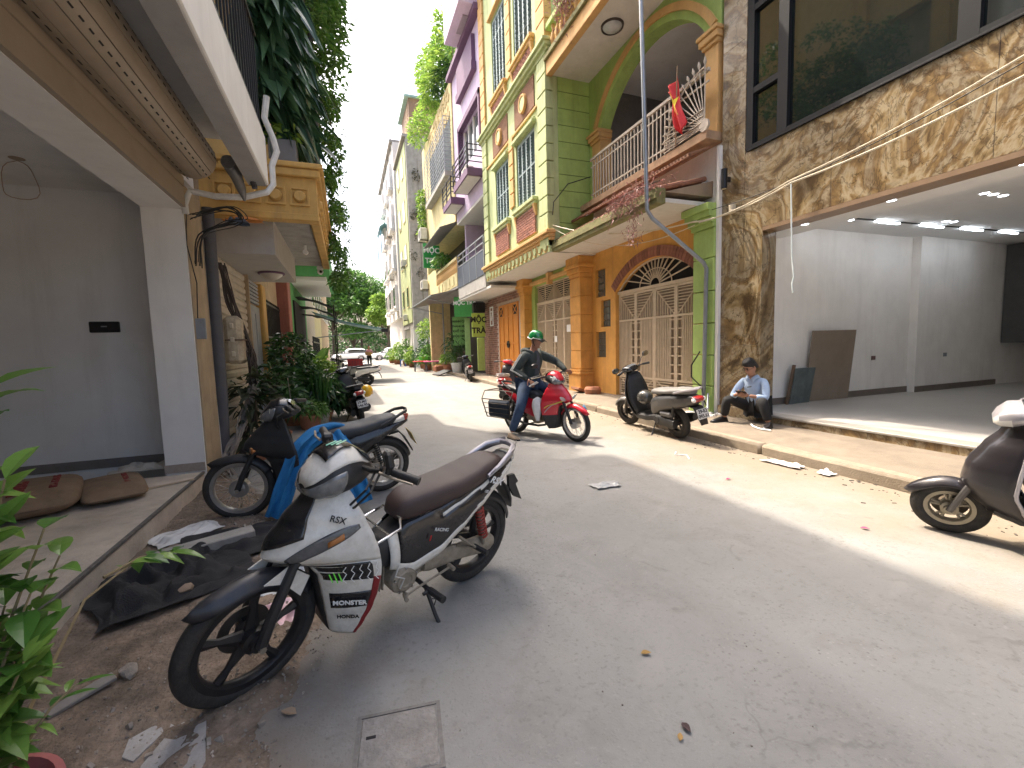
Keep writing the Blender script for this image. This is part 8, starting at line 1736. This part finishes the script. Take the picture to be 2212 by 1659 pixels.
for a in range(9): d = Vector((cos(a*2.4)*.5, sin(a*2.4)*.5, 1)); leaf(mb, (0, 0, .9), d, rdir(0, .2), .95, .26, droop=.22, seg=4)
mb.build('leaves', M_MID, bn, smooth=0, clean=False); MB().tube([(0, 0, 0), (0, 0, 1.0)], [.06, .03], 8).build('stem', M_MID, bn)
plant('potted_shrub', 'dark shrub climbing beside the drain pipe cables', 'potted plant', (-1.2, 6.72, 0), [((0, -.05, .85), (.22, .18, .35), 70, .24, .07, .5), ((.05, -.1, .45), (.2, .18, .25), 40, .24, .07, .6)], leafmat('dry_dark_leaf', (.02, .03, .014), (.06, .07, .03), .5), [[(0, 0, .1), (.02, 0, 1.0)]], seed=27, pot=(.13, .2, TP))
# ---- shrub in a pot in the lower left corner
pp = thing('potted_shrub', 'glossy-leaved shrub in a pink pot at the left edge of the picture', 'potted plant', (-1.05, 1.52, 0)); M_NEAR = leafmat('near_glossy_leaf', (.06, .17, .03), (.24, .40, .08), .28, .35)
MB().lathe([(.001, .02), (.16, .02), (.2, .17), (.215, .18), (.215, .225), (.195, .23), (.19, .19), (.001, .18)], (0, 0, 0), 'z', 36).build('pot', mat('pink_plastic_pot', (.36, .10, .10), .5, var=.25, dirt=.4, dirtcol=(.3, .22, .18)), pp); MB().lathe([(.001, .182), (.1, .188), (.188, .186)], (0, 0, 0), 'z', 20).build('soil', M_SOIL, pp)
random.seed(61)
for k in range(9): a = rng(0, 6.28); q = rock('pebble', None, (.12*cos(a), .12*sin(a), .2), (.03, .022, .018), mat('brown_pebble', (.2, .13, .09), .7), k); q.parent = pp
st = MB(); lf = MB(); random.seed(62)
def branch(pts, nl, ln, wd, spread=1.0):
    pts = [Vector(p)-Vector((-1.05, 1.52, 0)) for p in pts]; st.tube(pts, [.007*(1-.6*i/(len(pts)-1)) for i in range(len(pts))], 6)
    for k in range(nl):
        t = .25+.75*k/max(1, nl-1); i = min(len(pts)-2, int(t*(len(pts)-1))); p = pts[i].lerp(pts[i+1], t*(len(pts)-1)-i); d = (pts[i+1]-pts[i]).normalized(); s_ = d.cross(UP).normalized()*(1 if k % 2 else -1)
        leaf(lf, p, d*.55+s_*.7*spread+Vector((0, 0, rng(-.55, .25))), (0, 0, 1), ln*rng(.75, 1.25), wd*rng(.8, 1.2), droop=rng(.15, .5), seg=4, fold=.3)
for k in range(15):
    ex, ey, ez = rng(-1.02, -.86), rng(1.5, 1.78), rng(.55, 1.15); branch([(-1.05, 1.55, .18), ((-1.05+ex)/2-.03, (1.55+ey)/2, ez*.6), (ex, ey, ez)], 11, .145, .06)
for k in range(4): branch([(-1.05, 1.55, .18), (-1.06, 1.62, .7), (rng(-1.06, -.96), rng(1.66, 1.8), rng(1.2, 1.5))], 8, .18, .055)
branch([(-1.05, 1.55, .18), (-1.0, 1.75, .35), (-1.0, 2.1, .52), (-.92, 2.3, .56), (-.82, 2.38, .53)], 0, .1, .04)
branch([(-.98, 2.2, .555), (-.90, 2.32, .57), (-.80, 2.40, .54)], 9, .13, .05)
branch([(-1.05, 1.55, .18), (-.96, 1.58, .3), (-.88, 1.62, .42), (-.84, 1.66, .45)], 8, .11, .02)
st.build('stem', mat('tan_stem', (.25, .19, .10), .8), pp); lf.build('leaves', M_NEAR, pp, smooth=0, clean=False)
# ---- far right pots, benches and bushes
plant('dracaena', 'spiky dark dracaena in a white pot at the tea shop', 'potted plant', (5.35, 22.6, PZ), [((0, 0, 1.5), (.5, .5, .6), 260, .5, .05, .5), ((0, 0, .9), (.4, .4, .35), 150, .45, .05, .6)], M_DGR, [[(0, 0, .3), (0, 0, 1.6)]], seed=31, pot=(.3, .5, M_WPLAST))
plant('potted_shrub', 'bright shrub in a terracotta pot next to the dracaena', 'potted plant', (5.1, 23.6, PZ), [((0, 0, .7), (.4, .4, .35), 240, .2, .09, .4)], M_BAMB, [[(0, 0, .2), (0, 0, .7)]], seed=32, pot=(.28, .4, TP))
for k, (x, y, r_, n_, m_, lb) in enumerate(((4.9, 29, .8, 420, M_MID, 'rounded bush nearest the pink table'), (5.1, 31.5, 1.0, 520, M_DGR, 'taller dark bush beyond the pink table'), (4.7, 34.5, .8, 420, M_BAMB, 'sunlit yellow-green bush in the middle of the row'), (4.7, 38, 1.1, 520, M_MID, 'large bush before the white end building'), (4.4, 42.5, 1.0, 460, M_BAMB, 'pale bush farthest along the right side'), (4.3, 46.5, .8, 320, M_MID, 'low bush next to the parked white car'))):
    plant('shrub', lb, 'shrub', (x, y, 0), [((0, 0, r_*.85), (r_*.8, r_, r_*.75), n_, .26, .11, .4), ((.1, .1, r_*1.6), (r_*.4, r_*.5, r_*.5), n_//3, .26, .1, .4)], m_, [[(0, 0, 0), (0, 0, r_)]], seed=40+k, pot=(.35, .4, TP))
plant('potted_tree', 'slim leafy tree standing before the grey house', 'tree', (5.2, 30.2, 0), [((0, 0, 2.5), (.7, .9, .9), 520, .24, .11, .4)], M_BAMB, [[(0, 0, 0), (.05, .1, 2.4)]], .05, seed=47)
def stool_table(name, label, loc, m, s_=(.9, .6), h=.6):
    t = thing(name, label, 'table', loc); MB().b2(-s_[0]/2, s_[0]/2, -s_[1]/2, s_[1]/2, h, h+.05, b=.01).build('top', m, t)
    for x in (-1, 1):
        for y in (-1, 1): MB().tube([(x*s_[0]*.42, y*s_[1]*.4, 0), (x*s_[0]*.36, y*s_[1]*.36, h)], .025, 6).build('leg', M_PIPE, t)
stool_table('folding_table', 'red topped table at the left of the tea shop seats', (4.25, 27.6, 0), mat('red_plastic', (.55, .03, .03), .5)); stool_table('folding_table', 'pink topped table beside the red one', (4.75, 26.6, 0), mat('pink_plastic', (.7, .12, .28), .5))
o = MB().lathe([(.001, 0), (.25, 0), (.3, .22), (.28, .22), (.22, .03), (.001, .03)], (4.55, 28.3, .68), 'z', 20).build('basin', mat('green_plastic', (.08, .55, .05), .5), None); tag(o, 'bright green basin behind the pink table', 'basin')
st_ = thing('stool', 'yellow plastic stool beside the pink table', 'stool', (5.1, 26.3, 0)); MB().b2(-.15, .15, -.15, .15, .4, .44, b=.01).build('seat', mat('yellow_plastic', (.7, .5, .03), .5), st_); [MB().tube([(x*.15, y*.15, 0), (x*.11, y*.11, .4)], .022, 6).build('leg', mat('yellow_plastic', (.7, .5, .03)), st_) for x in (-1, 1) for y in (-1, 1)]
st_ = thing('stool', 'blue plastic stool near the far bushes', 'stool', (4.2, 36.5, 0)); MB().b2(-.2, .2, -.2, .2, .5, .55, b=.01).build('seat', mat('blue_plastic', (.03, .12, .4), .5), st_); [MB().tube([(x*.2, y*.2, 0), (x*.15, y*.15, .5)], .03, 6).build('leg', mat('blue_plastic', (.03, .12, .4)), st_) for x in (-1, 1) for y in (-1, 1)]
for k, (x, y, lb) in enumerate(((4.95, 24.8, 'terracotta trough beside the awning post'), (5.2, 25.4, 'second terracotta trough nearer the yellow stool'))):
    o = MB().b2(-.45, .45, -.18, .18, 0, .3, b=.03).build('trough', TP, None); o.location = (x, y, PZ); o.rotation_euler = (0, 0, .4); tag(o, lb, 'planter')
o = MB().box((4.55, 22.6, .16), (.7, 1.0, .05), E3(.0, -.3, .2)).build('ramp_board', M_PLB, None); tag(o, 'dark ramp board leaning on the kerb at the tea shop', 'ramp')
for k, (x, y, r_) in enumerate(((6.0, 10.05, .3),)):
    o = MB().lathe([(.001, 0), (.2, 0), (.22, .12), (.18, .18), (.001, .18)], (x, y, PZ), 'z', 20).build('clay_stove', TP, None); tag(o, 'low round clay block at the foot of the orange wall', 'clay block')
o = MB().box((5.85, 10.5, .2), (.4, .28, .06), E3(.1, .35, .4), b=.005).build('broken_brick_slab', mat('broken_clay', (.3, .14, .08), .9), None); tag(o, 'broken clay slab propped by the orange pillar base', 'slab')
# rubble under the conduit pole
random.seed(71); mb = MB()
for _ in range(60): mb.box((rng(5.7, 6.15), rng(5.85, 6.4), PZ+.01), (rng(.02, .08), rng(.02, .07), rng(.01, .04)), E3(rng(-.4, .4), rng(-.4, .4), rng(0, 3)))
o = mb.build('mortar_rubble', M_WPLAST, None, smooth=0); stuff(tag(o, 'white plaster crumbs at the foot of the conduit pole', 'rubble'))
# white bent hose by the man's shoes
o = MB().tube([(5.72, 4.95, .15), (5.62, 4.82, .145), (5.55, 4.65, .145), (5.58, 4.5, .145)], .012, 8).build('white_tube', M_WHITE, None); tag(o, "short white tube lying by the seated man's shoe", 'tube')
# ---- litter on the road
def litter_leaf(x, y, m, label, s_=.05):
    mb = MB(); leaf(mb, (0, 0, .006), (1, 0, .1), UP, s_, s_*.55, droop=.05, seg=3, fold=.4); o = mb.build('fallen_leaf', m, None, smooth=0, clean=False, solid=.001); o.location = (x, y, 0.002); o.rotation_euler = (0, 0, rng(0, 6)); tag(o, label, 'leaf')
ML1 = mat('dry_leaf', (.36, .22, .07), .8); ML2 = mat('dark_leaf', (.06, .035, .035), .8); ML3 = mat('orange_leaf', (.45, .18, .03), .8)
litter_leaf(1.20, 1.61, ML1, 'yellow dry leaf on the road right of the manhole'); litter_leaf(-.27, 1.85, mat('tan_leaf', (.33, .24, .16), .8), 'tan dry leaf beside the earth strip', .07); litter_leaf(-.49, 1.96, ML3, 'orange leaf at the foot of the front tyre', .05); litter_leaf(1.11, 1.24, ML2, 'dark crumpled leaf near the bottom edge', .05); litter_leaf(1.05, 1.18, ML1, 'yellow leaf just below the dark leaf', .035)
litter_leaf(3.6, 3.4, mat('pink_petal', (.5, .04, .14), .7), 'pink petal in the sunlit gutter', .06); litter_leaf(3.55, 2.1, mat('pink_petal', (.5, .04, .14)), 'pink petal nearer the plum scooter', .06)
crumple('plastic_film', 'clear crumpled plastic film lying in the middle of the road', 'plastic film', (2.39, 3.76, .003), (.30, .16), mat('clear_film', (.42, .43, .43), .25, var=.1), n=14, amp=.035, seed=41)
crumple('litter', 'pale litter with blue wrapper against the kerb', 'litter', (4.62, 3.55, .004), (.16, .42), mat('litter_pale', (.55, .5, .47), .6, var=.5, scale=14), n=14, amp=.04, seed=43, rz=.1); crumple('litter', 'white crumpled tissue against the kerb', 'litter', (4.66, 3.1, .004), (.14, .14), M_WHITE, n=10, amp=.06, seed=45)
o = MB().tube([(3.95, 4.55, .006), (3.85, 4.45, .008), (3.95, 4.35, .006), (3.85, 4.2, .006)], .008, 6).build('string', M_WHITE, None); tag(o, 'white string curled on the road by the grey scooter', 'string')
random.seed(81); mb = MB()
for _ in range(160):
    x, y = (rng(.2, 4.6), rng(.9, 8)); r_ = rng(.0015, .004); mb.box((x, y, r_*.3), (r_*rng(1, 3), r_*rng(1, 2), r_*.8), E3(0, 0, rng(0, 3)))
for _ in range(260):
    y = rng(-.5, 9); x = kx(y)-abs(random.gauss(0, .22)); r_ = rng(.003, .012); mb.box((x, y, r_*.3), (r_*rng(1, 4), r_*rng(.6, 1.5), r_*.6), E3(0, 0, rng(0, 3)))
o = mb.build('grit', mat('dark_grit', (.10, .085, .07), .95, var=.5), None, smooth=0); stuff(tag(o, 'grit and leaf crumbs scattered on the road and along the gutter', 'grit'))
